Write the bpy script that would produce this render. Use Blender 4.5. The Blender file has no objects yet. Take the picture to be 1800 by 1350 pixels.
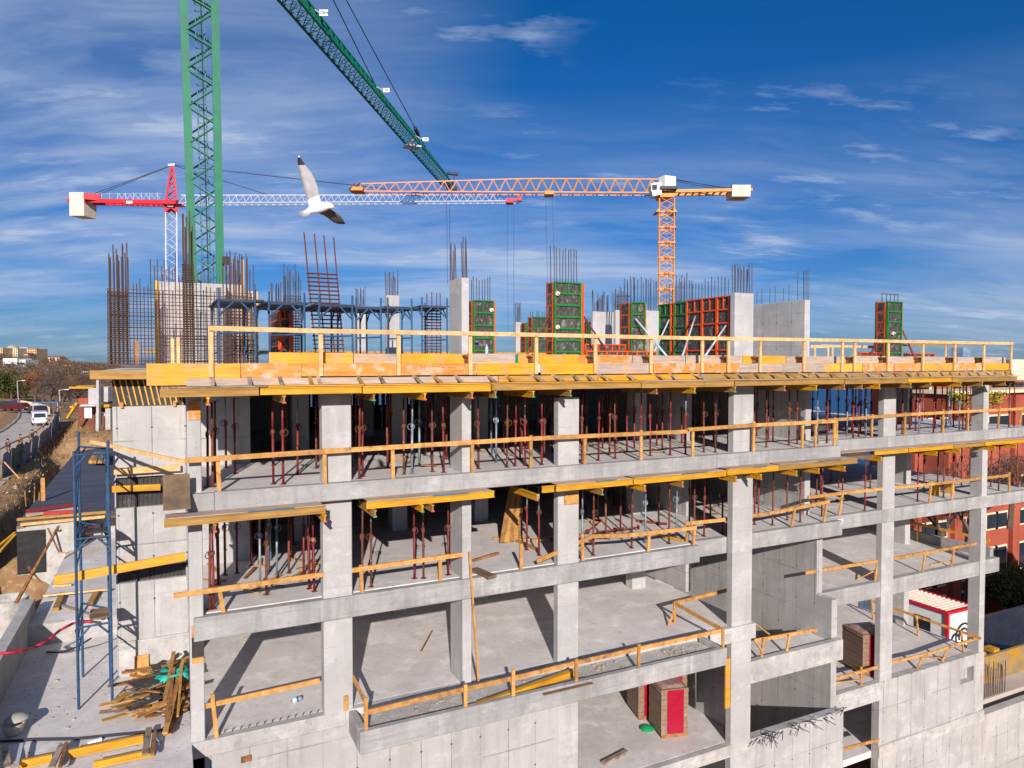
import bpy, math, random
from mathutils import Vector, Matrix
random.seed(7)
SC = bpy.context.scene
COL = SC.collection
V = Vector
# ------------------------------------------------------------------ camera
F_PX, TH, PITCH = 1240.0, math.radians(26.0), math.atan(38 / 1240.0)
FW = V((math.sin(TH) * math.cos(PITCH), math.cos(TH) * math.cos(PITCH), -math.sin(PITCH)))
RT = V((math.cos(TH), -math.sin(TH), 0))
UP = RT.cross(FW)
cam = bpy.data.cameras.new("camera"); camo = bpy.data.objects.new("camera", cam); COL.objects.link(camo)
cam.sensor_width = 36; cam.lens = 36 * F_PX / 1800; cam.clip_start = .1; cam.clip_end = 60000
camo.location = (0, 0, 0); camo.rotation_euler = (math.pi / 2 - PITCH, 0, -TH)
SC.camera = camo

def ray(px, py):
    return FW + RT * ((px - 900) / F_PX) + UP * ((675 - py) / F_PX)
def PY(px, py, Y):
    d = ray(px, py); return d * (Y / d.y)
def PX(px, py, X):
    d = ray(px, py); return d * (X / d.x)
def PZ(px, py, z):
    d = ray(px, py); return d * (z / d.z)
def PF(px, py, f):
    d = ray(px, py); return d * (f / (d.x * math.sin(TH) + d.y * math.cos(TH)))
def xat(px, Y): return PY(px, 637, Y).x
def zat(px, py, Y): return PY(px, py, Y).z

# ------------------------------------------------------------------ materials
MATS = {}
def nn(nt, t, **k):
    n = nt.nodes.new(t)
    for a, b in k.items():
        if a.startswith('i_'):
            n.inputs[a[2:].replace('_', ' ')].default_value = b
        else: setattr(n, a, b)
    return n
def srgb(r, g, b):
    f = lambda c: (c / 255 / 12.92) if c <= 10 else ((c / 255 + .055) / 1.055) ** 2.4
    return (f(r), f(g), f(b))
def c4(c): return (c[0], c[1], c[2], 1)
def mixc(nt, fac, a, b, mode='MIX'):
    m = nt.nodes.new('ShaderNodeMix'); m.data_type = 'RGBA'; m.blend_type = mode
    for sock, v in ((m.inputs[0], fac), (m.inputs[6], a), (m.inputs[7], b)):
        if hasattr(v, 'is_linked') or isinstance(v, bpy.types.NodeSocket): nt.links.new(v, sock)
        else: sock.default_value = v if not isinstance(v, tuple) else c4(v)
    return m.outputs[2]
def mth(nt, op, a, b=None, c=None):
    m = nt.nodes.new('ShaderNodeMath'); m.operation = op
    for i, v in enumerate((a, b, c)):
        if v is None: continue
        if isinstance(v, (int, float)): m.inputs[i].default_value = v
        else: nt.links.new(v, m.inputs[i])
    return m.outputs[0]
def ramp(nt, fac, lo, hi, a=0.0, b=1.0):
    m = nt.nodes.new('ShaderNodeMapRange'); m.inputs[1].default_value = lo; m.inputs[2].default_value = hi
    m.inputs[3].default_value = a; m.inputs[4].default_value = b
    nt.links.new(fac, m.inputs[0]); return m.outputs[0]
def noise(nt, vec, scale, detail=4, rough=.55, stretch=None):
    if stretch:
        mp = nt.nodes.new('ShaderNodeMapping'); mp.inputs['Scale'].default_value = stretch
        nt.links.new(vec, mp.inputs[0]); vec = mp.outputs[0]
    n = nt.nodes.new('ShaderNodeTexNoise'); n.inputs['Scale'].default_value = scale
    n.inputs['Detail'].default_value = detail; n.inputs['Roughness'].default_value = rough
    nt.links.new(vec, n.inputs['Vector']); return n.outputs['Fac']
def base_mat(name):
    m = bpy.data.materials.new(name); m.use_nodes = True; nt = m.node_tree
    bs = nt.nodes['Principled BSDF']
    return m, nt, bs
def bumpn(nt, bs, h, strength, dist=.02):
    b = nt.nodes.new('ShaderNodeBump'); b.inputs['Strength'].default_value = strength; b.inputs['Distance'].default_value = dist
    nt.links.new(h, b.inputs['Height']); nt.links.new(b.outputs[0], bs.inputs['Normal'])
def mk(name, c1, c2=None, sc=3., rough=.75, stretch=None, stain=None, st_sc=1.2, st_lo=.55, st_hi=.7, rand=.15, bump=.15, metal=0., spec=.3):
    m, nt, bs = base_mat(name); MATS[name] = m
    tc = nt.nodes.new('ShaderNodeTexCoord'); oi = nt.nodes.new('ShaderNodeObjectInfo')
    off = nt.nodes.new('ShaderNodeVectorMath'); off.operation = 'ADD'
    rs = mth(nt, 'MULTIPLY', oi.outputs['Random'], 57.0)
    nt.links.new(tc.outputs['Object'], off.inputs[0]); nt.links.new(rs, off.inputs[1])
    vec = off.outputs[0]
    f = noise(nt, vec, sc, 5, .6, stretch)
    f2 = ramp(nt, f, .32, .68)
    col = mixc(nt, f2, c1, c2 if c2 else tuple(x * .75 for x in c1))
    if stain:
        s = ramp(nt, noise(nt, vec, st_sc, 6, .65), st_lo, st_hi)
        col = mixc(nt, s, col, stain)
    if rand:
        hv = nt.nodes.new('ShaderNodeHueSaturation')
        nt.links.new(ramp(nt, oi.outputs['Random'], 0, 1, 1 - rand, 1 + rand), hv.inputs['Value'])
        nt.links.new(col, hv.inputs['Color']); col = hv.outputs[0]
    nt.links.new(col, bs.inputs['Base Color'])
    bs.inputs['Roughness'].default_value = rough; bs.inputs['Metallic'].default_value = metal
    bs.inputs['Specular IOR Level'].default_value = spec
    if bump: bumpn(nt, bs, noise(nt, vec, sc * 4, 3, .6, stretch), bump)
    return m
def concrete(name, a, b, panel=0., streak=.25, warm=0., dirt=.3, board=False):
    m, nt, bs = base_mat(name); MATS[name] = m
    g = nt.nodes.new('ShaderNodeNewGeometry'); P = g.outputs['Position']
    col = mixc(nt, ramp(nt, noise(nt, P, .55, 7, .62), .35, .66), a, b)
    col = mixc(nt, ramp(nt, noise(nt, P, 2.2, 6, .7), .46, .70, 0, dirt), col, tuple(x * .58 for x in a))
    col = mixc(nt, ramp(nt, noise(nt, P, 1.1, 8, .7, (1, 1, 1.6)), .52, .68, 0, .55), col, tuple(min(.9, x * 1.28) for x in b))
    col = mixc(nt, ramp(nt, noise(nt, P, 6.5, 5, .75), .58, .72, 0, dirt * 1.1), col, tuple(x * .5 for x in a))
    if warm:
        col = mixc(nt, ramp(nt, noise(nt, P, .3, 3, .5), .55, .7, 0, warm), col, (.50, .42, .33))
    if streak:
        col = mixc(nt, ramp(nt, noise(nt, P, 2.6, 4, .6, (1, 1, .12)), .48, .72, 0, streak), col, tuple(x * .6 for x in a))
        col = mixc(nt, ramp(nt, noise(nt, P, 3.4, 4, .6, (1, 1, .1)), .60, .74, 0, streak), col, tuple(min(1, x * 1.25) for x in b))
    col = mixc(nt, ramp(nt, noise(nt, P, 28, 3, .7), .55, .8, 0, .35), col, tuple(x * .7 for x in a))
    if board:   # shutter-board lift lines along an edge beam
        col = mixc(nt, ramp(nt, noise(nt, P, 1.1, 4, .6, (.5, .5, 9)), .5, .7, 0, .45), col, tuple(x * .72 for x in a))
        col = mixc(nt, ramp(nt, noise(nt, P, .8, 2, .5, (1, 1, .05)), .52, .56, 0, .22), col, tuple(x * .7 for x in a))
    if not panel and streak:
        s2 = nt.nodes.new('ShaderNodeSeparateXYZ'); nt.links.new(P, s2.inputs[0])
        fz2 = mth(nt, 'FRACT', mth(nt, 'DIVIDE', s2.outputs[2], .83))
        jl = mth(nt, 'LESS_THAN', mth(nt, 'ABSOLUTE', mth(nt, 'SUBTRACT', fz2, .5)), mth(nt, 'MULTIPLY', noise(nt, P, 4, 2), .018))
        col = mixc(nt, mth(nt, 'MULTIPLY', jl, ramp(nt, noise(nt, P, 1.2, 2), .45, .6, 0, .55)), col, tuple(x * .55 for x in a))
        pit = ramp(nt, noise(nt, P, 17, 2, .5), .70, .74); col = mixc(nt, mth(nt, 'MULTIPLY', pit, .6), col, tuple(x * .4 for x in a))
    hgt = noise(nt, P, 14, 4, .7)
    if panel:
        sp = nt.nodes.new('ShaderNodeSeparateXYZ'); nt.links.new(P, sp.inputs[0])
        u = mth(nt, 'ADD', sp.outputs[0], sp.outputs[1])
        fr = mth(nt, 'FRACT', mth(nt, 'DIVIDE', u, panel))
        wob = mth(nt, 'MULTIPLY', noise(nt, P, 5, 2), .02)
        seam = mth(nt, 'LESS_THAN', mth(nt, 'ABSOLUTE', mth(nt, 'SUBTRACT', fr, .5)), mth(nt, 'ADD', wob, .004))
        gate = ramp(nt, noise(nt, P, .9, 2), .4, .6, .3, .95)
        col = mixc(nt, mth(nt, 'MULTIPLY', seam, gate), col, tuple(x * .45 for x in a))
        fzz = mth(nt, 'FRACT', mth(nt, 'DIVIDE', mth(nt, 'ADD', sp.outputs[2], mth(nt, 'MULTIPLY', u, .0)), 1.62))
        lift = mth(nt, 'LESS_THAN', mth(nt, 'ABSOLUTE', mth(nt, 'SUBTRACT', fzz, .5)), mth(nt, 'ADD', wob, .002))
        col = mixc(nt, mth(nt, 'MULTIPLY', lift, ramp(nt, noise(nt, P, .8, 2), .42, .6, .1, .8)), col, tuple(x * .5 for x in a))
        # rust and grout runs
        run = mth(nt, 'MULTIPLY', ramp(nt, noise(nt, P, 5.0, 3, .6, (1, 1, .07)), .62, .74), ramp(nt, noise(nt, P, .5, 2), .5, .62, 0, .5))
        col = mixc(nt, run, col, (.26, .19, .12))
        # each board lift slightly different in tone
        fl = mth(nt, 'FLOOR', mth(nt, 'ADD', mth(nt, 'DIVIDE', u, panel), .5))
        wn = nt.nodes.new('ShaderNodeTexWhiteNoise'); wn.noise_dimensions = '1D'; nt.links.new(fl, wn.inputs['W'])
        col = mixc(nt, ramp(nt, wn.outputs[0], 0, 1, 0, .22), col, tuple(x * .72 for x in a))
        # tie holes
        du = mth(nt, 'SUBTRACT', fr, .5); du = mth(nt, 'MULTIPLY', du, panel)
        fz = mth(nt, 'SUBTRACT', mth(nt, 'FRACT', mth(nt, 'DIVIDE', sp.outputs[2], 1.35)), .5); dz = mth(nt, 'MULTIPLY', fz, 1.35)
        d2 = mth(nt, 'ADD', mth(nt, 'MULTIPLY', du, du), mth(nt, 'MULTIPLY', dz, dz))
        hole = mth(nt, 'LESS_THAN', d2, .0011)
        col = mixc(nt, mth(nt, 'MULTIPLY', hole, .85), col, (.05, .05, .05))
    nt.links.new(col, bs.inputs['Base Color'])
    bs.inputs['Roughness'].default_value = .88; bs.inputs['Specular IOR Level'].default_value = .2
    bumpn(nt, bs, hgt, .25, .012)
    return m

concrete('concrete', (.375, .36, .348), (.47, .453, .44), streak=.3)
concrete('concrete_board', (.30, .288, .28), (.42, .405, .393), streak=.5, dirt=.5, board=True)
concrete('concrete_wall', (.375, .36, .348), (.47, .453, .44), panel=.95, streak=.4, warm=.25)
concrete('concrete_floor', (.57, .535, .515), (.70, .66, .64), streak=0, warm=.35, dirt=.5)
concrete('concrete_rough', (.38, .36, .34), (.52, .495, .47), streak=.25, warm=.35, dirt=.7)
W1, W2 = srgb(214, 152, 92), srgb(184, 118, 62)
mk('wood', srgb(206, 154, 88), srgb(164, 114, 60), 5, .7, (1, 1, 1), stain=srgb(116, 88, 62), st_sc=2.4, st_lo=.56, st_hi=.70, rand=.2)
mk('wood_pale', srgb(220, 184, 132), srgb(192, 148, 96), 5, .7, rand=.08, stain=srgb(150, 110, 75), st_sc=3, st_lo=.68, st_hi=.78)
mk('wood_grey', srgb(172, 155, 138), srgb(120, 102, 86), 4, .8, stain=srgb(80, 68, 58), st_sc=2.5, rand=.2)
mk('wood_brown', srgb(170, 120, 72), srgb(110, 76, 46), 4, .8, stain=srgb(70, 55, 42), st_sc=2.5, rand=.22)
mk('yellow', srgb(218, 160, 42), srgb(192, 128, 28), 2.5, .55, (.5, 2, 5), stain=srgb(196, 142, 92), st_sc=3, st_lo=.52, st_hi=.66, rand=.1, spec=.4)
mk('yellow_old', srgb(226, 172, 60), srgb(196, 142, 58), 3, .7, (.5, 2, 6), stain=srgb(165, 132, 98), st_sc=1.6, st_lo=.5, st_hi=.7, rand=.14)
mk('beam_yellow', srgb(212, 158, 32), srgb(178, 122, 26), 3, .55, (.4, 2, 2), stain=srgb(150, 105, 50), st_sc=2.2, st_lo=.64, st_hi=.8, rand=.08, spec=.4)
mk('beam_tan', srgb(176, 136, 72), srgb(140, 104, 54), 3, .7, (.4, 2, 4), stain=srgb(120, 92, 60), st_sc=2.0, st_lo=.58, st_hi=.75, rand=.15)
mk('orange_board', srgb(206, 146, 76), srgb(182, 116, 46), 3, .7, (.4, 2, 6), stain=srgb(190, 166, 138), st_sc=3.2, st_lo=.5, st_hi=.62, rand=.12)
mk('grey_board', srgb(182, 166, 152), srgb(150, 132, 118), 3, .8, (.4, 2, 5), stain=srgb(206, 150, 104), st_sc=2.8, st_lo=.54, st_hi=.66, rand=.1)
mk('ply', srgb(132, 110, 84), srgb(96, 78, 60), 2, .8, stain=srgb(90, 80, 70), st_sc=2, rand=.15)
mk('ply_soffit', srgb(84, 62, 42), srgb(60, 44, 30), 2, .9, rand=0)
mk('ply_black', srgb(70, 66, 62), srgb(42, 40, 38), 4, .6, (1, 3, 1), stain=srgb(120, 112, 104), st_sc=3, st_lo=.58, st_hi=.72, rand=.1)
mk('steel_red', srgb(136, 42, 42), srgb(98, 32, 34), 9, .55, stain=srgb(130, 74, 58), st_sc=7, st_lo=.58, st_hi=.66, rand=.18, spec=.4)
mk('steel_rust', srgb(126, 72, 54), srgb(90, 50, 38), 10, .8, stain=srgb(160, 120, 100), st_sc=6, st_lo=.6, st_hi=.7, rand=.18)
mk('steel_galv', srgb(150, 160, 170), srgb(112, 122, 134), 8, .45, rand=.12, metal=.3, spec=.5)
mk('rebar', srgb(96, 72, 52), srgb(64, 48, 38), 8, .9, rand=.2)
mk('rebar_red', srgb(112, 64, 54), srgb(82, 48, 42), 8, .9, rand=.15)
mk('rebar_grey', srgb(92, 84, 92), srgb(62, 56, 66), 8, .8, rand=.2)
mk('scaffold_blue', srgb(48, 82, 116), srgb(34, 60, 90), 7, .5, stain=srgb(90, 96, 104), st_sc=6, st_lo=.6, st_hi=.72, rand=.12, spec=.45)
mk('scaffold_board', srgb(80, 78, 80), srgb(48, 48, 54), 4, .8, (1, 4, 1), rand=.2)
mk('crane_green', srgb(0, 112, 80), srgb(0, 98, 70), 1.5, .5, rand=0, bump=0, spec=.4, stain=srgb(20, 96, 70), st_sc=3, st_lo=.62, st_hi=.8)
mk('crane_orange', srgb(214, 146, 66), srgb(200, 124, 52), 1, .5, rand=0, bump=0)
mk('crane_peach', srgb(214, 150, 116), srgb(204, 132, 96), 1, .5, rand=0, bump=0)
mk('crane_red', srgb(205, 40, 56), srgb(180, 28, 44), 1, .5, rand=0, bump=0)
mk('crane_white', srgb(190, 194, 205), srgb(170, 174, 188), 1, .5, rand=0, bump=0)
mk('crane_dark', srgb(70, 74, 88), srgb(52, 56, 70), 1, .6, rand=0, bump=0)
mk('ballast', srgb(226, 214, 196), srgb(206, 192, 174), 1.2, .85, (4, 4, .3), rand=0, bump=.1)
mk('form_green', srgb(30, 128, 50), srgb(20, 100, 38), 6, .5, stain=srgb(120, 120, 100), st_sc=5, st_lo=.64, st_hi=.76, rand=.08)
mk('form_orange', srgb(214, 84, 30), srgb(184, 62, 20), 5, .5, stain=srgb(180, 110, 80), st_sc=5, st_lo=.62, st_hi=.75, rand=.08)
mk('form_ply', srgb(84, 80, 76), srgb(40, 38, 36), 6, .75, (2.2, 1, .7), stain=srgb(140, 134, 126), st_sc=4, st_lo=.55, st_hi=.7, rand=.1)
mk('white_paint', (.78, .78, .76), (.7, .7, .69), 2, .5, rand=.03, bump=.03)
mk('black', (.03, .03, .033), (.02, .02, .02), 3, .6, rand=0, bump=0)
mk('red_wrap', srgb(164, 16, 50), srgb(144, 12, 42), 2, .32, (1, 1, 3), rand=.06, bump=.35, stain=srgb(180, 62, 84), st_sc=1.6, st_lo=.6, st_hi=.8, spec=.5)
mk('brick_side', srgb(150, 122, 102), srgb(122, 94, 76), 6, .5, (1, 1, 4), rand=.06, stain=srgb(150, 140, 130), st_sc=4)
mk('plastic_clear', srgb(166, 140, 134), srgb(140, 104, 100), 5, .22, rand=.05, bump=.7, stain=srgb(225, 222, 220), st_sc=4, st_lo=.6, st_hi=.68, spec=.6)
mk('tarp_green', srgb(40, 170, 110), srgb(28, 140, 90), 3, .5, rand=.05, bump=.4)
mk('tarp_teal', srgb(60, 200, 180), srgb(30, 160, 150), 4, .5, rand=.05, bump=.4)
mk('tarp_blue', srgb(128, 150, 178), srgb(84, 104, 132), 2, .6, rand=.15, bump=.3)
mk('tarp_dkgreen', srgb(34, 120, 100), srgb(22, 90, 76), 2, .6, rand=.1, bump=.3)
mk('bitumen', srgb(84, 86, 98), srgb(66, 68, 80), .6, .8, (.3, 2, 1), rand=0, bump=.1)
mk('bitumen_black', srgb(48, 46, 46), srgb(26, 25, 26), 2.5, .7, (1, 1, 2), rand=0)
mk('dirt', srgb(172, 136, 96), srgb(128, 98, 68), .9, .95, rand=0, bump=.7, stain=srgb(190, 160, 126), st_sc=2.5)
mk('asphalt', srgb(196, 184, 174), srgb(170, 158, 150), .4, .9, rand=0, bump=.1)
mk('kerb', srgb(170, 165, 158), None, 2, .9, rand=0)
mk('bark', srgb(112, 92, 80), srgb(84, 66, 58), 3, .9, rand=.1)
mk('twig_brown', srgb(118, 84, 64), srgb(80, 58, 48), 1.2, .95, rand=.2, bump=0)
mk('twig_grey', srgb(112, 96, 88), srgb(78, 66, 62), 1.2, .95, rand=.15, bump=0)
mk('leaf_rust', srgb(150, 96, 58), srgb(108, 68, 44), 1.5, .9, rand=.2, bump=0)
mk('leaf_green', srgb(84, 92, 46), srgb(50, 60, 30), 1.5, .9, rand=.15, bump=0)
mk('leaf_yellow', srgb(170, 160, 40), srgb(130, 124, 30), 1.5, .9, rand=.1, bump=0)
mk('brick_red', srgb(172, 88, 66), srgb(146, 70, 54), .35, .9, rand=0, bump=.1, stain=srgb(150, 60, 44), st_sc=.2)
mk('cream', srgb(226, 208, 176), srgb(206, 186, 152), 1.0, .85, rand=.05, bump=.05)
mk('tan_wall', srgb(220, 184, 140), srgb(196, 160, 120), .6, .85, rand=.06, bump=0)
mk('roof_red', srgb(168, 96, 80), srgb(140, 78, 66), .6, .9, rand=0, bump=0)
mk('glass_dark', (.03, .035, .045), (.02, .025, .03), 1, .1, rand=0, bump=0, spec=.6)
mk('car_white', (.75, .75, .75), None, 1, .25, rand=0, bump=0, spec=.6)
mk('car_maroon', srgb(96, 22, 34), None, 1, .25, rand=0, bump=0, spec=.6)
mk('car_navy', srgb(38, 48, 68), None, 1, .25, rand=0, bump=0, spec=.6)
mk('car_black', srgb(32, 32, 36), None, 1, .25, rand=0, bump=0, spec=.6)
mk('tyre', (.02, .02, .02), None, 1, .9, rand=0, bump=0)
mk('lamp_red', srgb(150, 10, 14), None, 1, .3, rand=0, bump=0)
mk('skin', srgb(205, 150, 120), None, 3, .6, rand=0, bump=0)
mk('cloth_navy', srgb(44, 56, 80), None, 6, .9, rand=0)
mk('cloth_olive', srgb(112, 96, 72), None, 6, .9, rand=0)
mk('cloth_dark', srgb(52, 46, 50), None, 6, .9, rand=0)
mk('gull_white', (.82, .82, .82), (.76, .76, .77), 12, .8, rand=0, bump=.1)
mk('gull_grey', srgb(176, 172, 172), srgb(146, 142, 144), 9, .8, (1, 1, 1), rand=0, bump=.1)
mk('gull_shaded', srgb(116, 108, 102), srgb(90, 84, 80), 9, .8, rand=0, bump=.1)  # shade on the lower wing's underside put into its colour
mk('gull_black', srgb(46, 44, 48), None, 9, .8, rand=0, bump=0)
mk('gull_bill', srgb(236, 150, 40), None, 9, .5, rand=0, bump=0)
mk('hose_red', srgb(190, 40, 60), None, 3, .5, rand=0, bump=0)
mk('cable_dark', srgb(52, 50, 60), None, 3, .7, rand=0, bump=0)
mk('blue_paint', srgb(30, 110, 150), None, 3, .6, rand=.1, bump=0)
mk('pink_paint', srgb(220, 90, 110), None, 3, .6, rand=.1, bump=0)
mk('stone', srgb(196, 180, 156), srgb(150, 136, 116), 4, .95, rand=.2, bump=.4)
# ------------------------------------------------------------------ mesh helpers
class MB:
    def __init__(s): s.v = []; s.f = []; s.m = []; s.mi = 0
    def add(s, vs, fs):
        o = len(s.v); s.v += [V(x) for x in vs]
        for f in fs: s.f.append([o + i for i in f]); s.m.append(s.mi)
        return s
    def box(s, x0, x1, y0, y1, z0, z1):
        vs = [(x, y, z) for z in (z0, z1) for y in (y0, y1) for x in (x0, x1)]
        return s.add(vs, [(0, 2, 3, 1), (4, 5, 7, 6), (0, 1, 5, 4), (2, 6, 7, 3), (0, 4, 6, 2), (1, 3, 7, 5)])
    def bar(s, p, q, w, h, up=(0, 0, 1), w2=None, h2=None):
        p, q = V(p), V(q); d = (q - p).normalized(); u = V(up)
        if abs(d.dot(u)) > .98: u = V((0, 1, 0))
        r = d.cross(u).normalized(); u = r.cross(d)
        vs = []
        for c, ww, hh in ((p, w, h), (q, w2 or w, h2 or h)):
            for a, b in ((-1, -1), (1, -1), (1, 1), (-1, 1)): vs.append(c + r * (a * ww / 2) + u * (b * hh / 2))
        return s.add(vs, [(3, 2, 1, 0), (4, 5, 6, 7), (0, 1, 5, 4), (1, 2, 6, 5), (2, 3, 7, 6), (3, 0, 4, 7)])
    def tube(s, p, q, r, n=6, r2=None, cap=True):
        p, q = V(p), V(q); d = (q - p)
        if d.length < 1e-6: return s
        d.normalize(); u = V((0, 0, 1)) if abs(d.z) < .95 else V((1, 0, 0))
        a = d.cross(u).normalized(); b = d.cross(a); r2 = r if r2 is None else r2
        vs = []
        for c, rr in ((p, r), (q, r2)):
            for i in range(n):
                t = 2 * math.pi * i / n; vs.append(c + a * (rr * math.cos(t)) + b * (rr * math.sin(t)))
        fs = [(i, (i + 1) % n, n + (i + 1) % n, n + i) for i in range(n)]
        if cap: fs += [tuple(range(n - 1, -1, -1)), tuple(range(n, 2 * n))]
        return s.add(vs, fs)
    def path(s, pts, r, n=6):
        for a, b in zip(pts, pts[1:]): s.tube(a, b, r, n)
        return s
    def lathe(s, c, prof, n=16):
        c = V(c); vs = []
        for r, z in prof:
            for i in range(n):
                t = 2 * math.pi * i / n; vs.append(c + V((r * math.cos(t), r * math.sin(t), z)))
        fs = []
        for k in range(len(prof) - 1):
            for i in range(n): fs.append((k * n + i, k * n + (i + 1) % n, (k + 1) * n + (i + 1) % n, (k + 1) * n + i))
        fs += [tuple(range(n - 1, -1, -1)), tuple(range((len(prof) - 1) * n, len(prof) * n))]
        return s.add(vs, fs)
    def prism(s, poly, d):
        """closed polygon (3D points) pushed along vector d"""
        n = len(poly); d = V(d); vs = [V(p) for p in poly] + [V(p) + d for p in poly]
        return s.add(vs, [tuple(range(n - 1, -1, -1)), tuple(range(n, 2 * n))] + [(i, (i + 1) % n, n + (i + 1) % n, n + i) for i in range(n)])
    def build(s, name, mat, parent=None, smooth=False, mats=None, bevel=0):
        me = bpy.data.meshes.new(name)
        org = V((0, 0, 0))
        if parent is not None: org = world_loc(parent)
        me.from_pydata([v - org for v in s.v], [], s.f)
        for mm in (mats or [mat]): me.materials.append(MATS[mm])
        if mats:
            for p, i in zip(me.polygons, s.m): p.material_index = i
        import bmesh
        bm = bmesh.new(); bm.from_mesh(me); bmesh.ops.recalc_face_normals(bm, faces=bm.faces); bm.to_mesh(me); bm.free()
        if smooth:
            for p in me.polygons: p.use_smooth = True
        me.update()
        o = bpy.data.objects.new(name, me); COL.objects.link(o)
        if parent is not None: o.parent = parent
        if bevel:
            b = o.modifiers.new('bevel', 'BEVEL'); b.width = bevel; b.segments = 1; b.limit_method = 'ANGLE'
        return o
    def thing(s, name, mat, label, cat, group=None, kind=None, center=True, **k):
        """a thing that is one mesh; its origin is put at its base"""
        if center and s.v:
            n = len(s.v); c = V((sum(v.x for v in s.v) / n, sum(v.y for v in s.v) / n, min(v.z for v in s.v)))
            s.v = [v - c for v in s.v]
        else: c = V((0, 0, 0))
        o = s.build(name, mat, None, **k); o.location = c
        tag(o, label, cat, group, kind); return o
def world_loc(o):
    l = V((0, 0, 0))
    while o is not None: l += o.location; o = o.parent
    return l
def tag(o, label=None, cat=None, group=None, kind=None):
    if label: o['label'] = label
    if cat: o['category'] = cat
    if group: o['group'] = group
    if kind or cat: o['kind'] = kind or 'thing'
    return o
def root(name, label, cat, loc=(0, 0, 0), group=None):
    o = bpy.data.objects.new(name, None); COL.objects.link(o); o.location = loc; o.empty_display_size = .2
    return tag(o, label, cat, group)
def ground_obj(mb, name, mat, kind='structure', **k):
    o = mb.build(name, mat, None, **k); o['kind'] = kind; return o
_unit = {}
def unit_bar(mat, n=5):
    if mat not in _unit:
        vs = []; fs = []
        for z in (0, 1):
            for i in range(n): t = 2 * math.pi * i / n; vs.append((math.cos(t), math.sin(t), z))
        fs = [(i, (i + 1) % n, n + (i + 1) % n, n + i) for i in range(n)] + [tuple(range(n - 1, -1, -1)), tuple(range(n, 2 * n))]
        me = bpy.data.meshes.new('bar'); me.from_pydata(vs, [], fs); me.materials.append(MATS[mat]); _unit[mat] = me
    return _unit[mat]
def rod(name, p, q, r, mat, parent):
    """one bar as an object of its own, sharing a unit mesh"""
    p, q = V(p), V(q); d = q - p
    o = bpy.data.objects.new(name, unit_bar(mat)); COL.objects.link(o)
    o.parent = parent; o.location = p - world_loc(parent)
    o.rotation_mode = 'QUATERNION'; o.rotation_quaternion = d.to_track_quat('Z', 'Y'); o.scale = (r, r, d.length)
    return o
ORD = 'first second third fourth fifth sixth seventh eighth ninth tenth eleventh twelfth thirteenth fourteenth fifteenth sixteenth seventeenth eighteenth nineteenth twentieth'.split()
def ordw(i):
    if i < 20: return ORD[i]
    t = {2: 'twenty', 3: 'thirty', 4: 'forty', 5: 'fifty', 6: 'sixty'}[(i + 1) // 10]
    if (i + 1) % 10 == 0: return t[:-1] + 'ieth'
    return t + '-' + ORD[(i + 1) % 10 - 1]
def copy_tree(o, parent=None):
    c = o.copy(); COL.objects.link(c)
    if parent is not None: c.parent = parent
    for ch in list(o.children): copy_tree(ch, c)
    return c
# ------------------------------------------------------------------ sky and sun
SUN_EL, SUN_AZ = math.radians(21.5), math.radians(19.0)      # light travels 19 deg from +Y towards +X
w = bpy.data.worlds.new("World"); SC.world = w; w.use_nodes = True
nt = w.node_tree; bg = nt.nodes['Background']
sky = nt.nodes.new('ShaderNodeTexSky'); sky.sky_type = 'NISHITA'; sky.sun_disc = False
sky.sun_elevation = SUN_EL; sky.sun_rotation = math.pi + SUN_AZ
sky.altitude = 60; sky.air_density = 1.0; sky.dust_density = .35; sky.ozone_density = 3.0
tc = nt.nodes.new('ShaderNodeTexCoord'); sp = nt.nodes.new('ShaderNodeSeparateXYZ')
nt.links.new(tc.outputs['Generated'], sp.inputs[0])
zz = mth(nt, 'ADD', mth(nt, 'MAXIMUM', sp.outputs[2], 0.0), .16)
cx = nt.nodes.new('ShaderNodeCombineXYZ')
nt.links.new(mth(nt, 'DIVIDE', sp.outputs[0], zz), cx.inputs[0]); nt.links.new(mth(nt, 'DIVIDE', sp.outputs[1], zz), cx.inputs[1])
rot = nt.nodes.new('ShaderNodeMapping'); rot.inputs['Rotation'].default_value = (0, 0, math.radians(24)); nt.links.new(cx.outputs[0], rot.inputs[0])
P = rot.outputs[0]
warp = nt.nodes.new('ShaderNodeTexNoise'); warp.inputs['Scale'].default_value = .8; warp.inputs['Detail'].default_value = 4
nt.links.new(P, warp.inputs['Vector'])
wv = nt.nodes.new('ShaderNodeVectorMath'); wv.operation = 'MULTIPLY_ADD'
nt.links.new(warp.outputs['Color'], wv.inputs[0]); wv.inputs[1].default_value = (1.1, .6, 0); nt.links.new(P, wv.inputs[2])
W_ = wv.outputs[0]
veil = ramp(nt, noise(nt, W_, .55, 5, .5, (.7, 1.35, 1)), .44, .63)
wisp = ramp(nt, noise(nt, W_, 1.3, 9, .6, (.5, 1.7, 1)), .42, .68)
fine = ramp(nt, noise(nt, W_, 3.6, 10, .68, (.4, 2.6, 1)), .32, .62, .62, 1.0)
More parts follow.
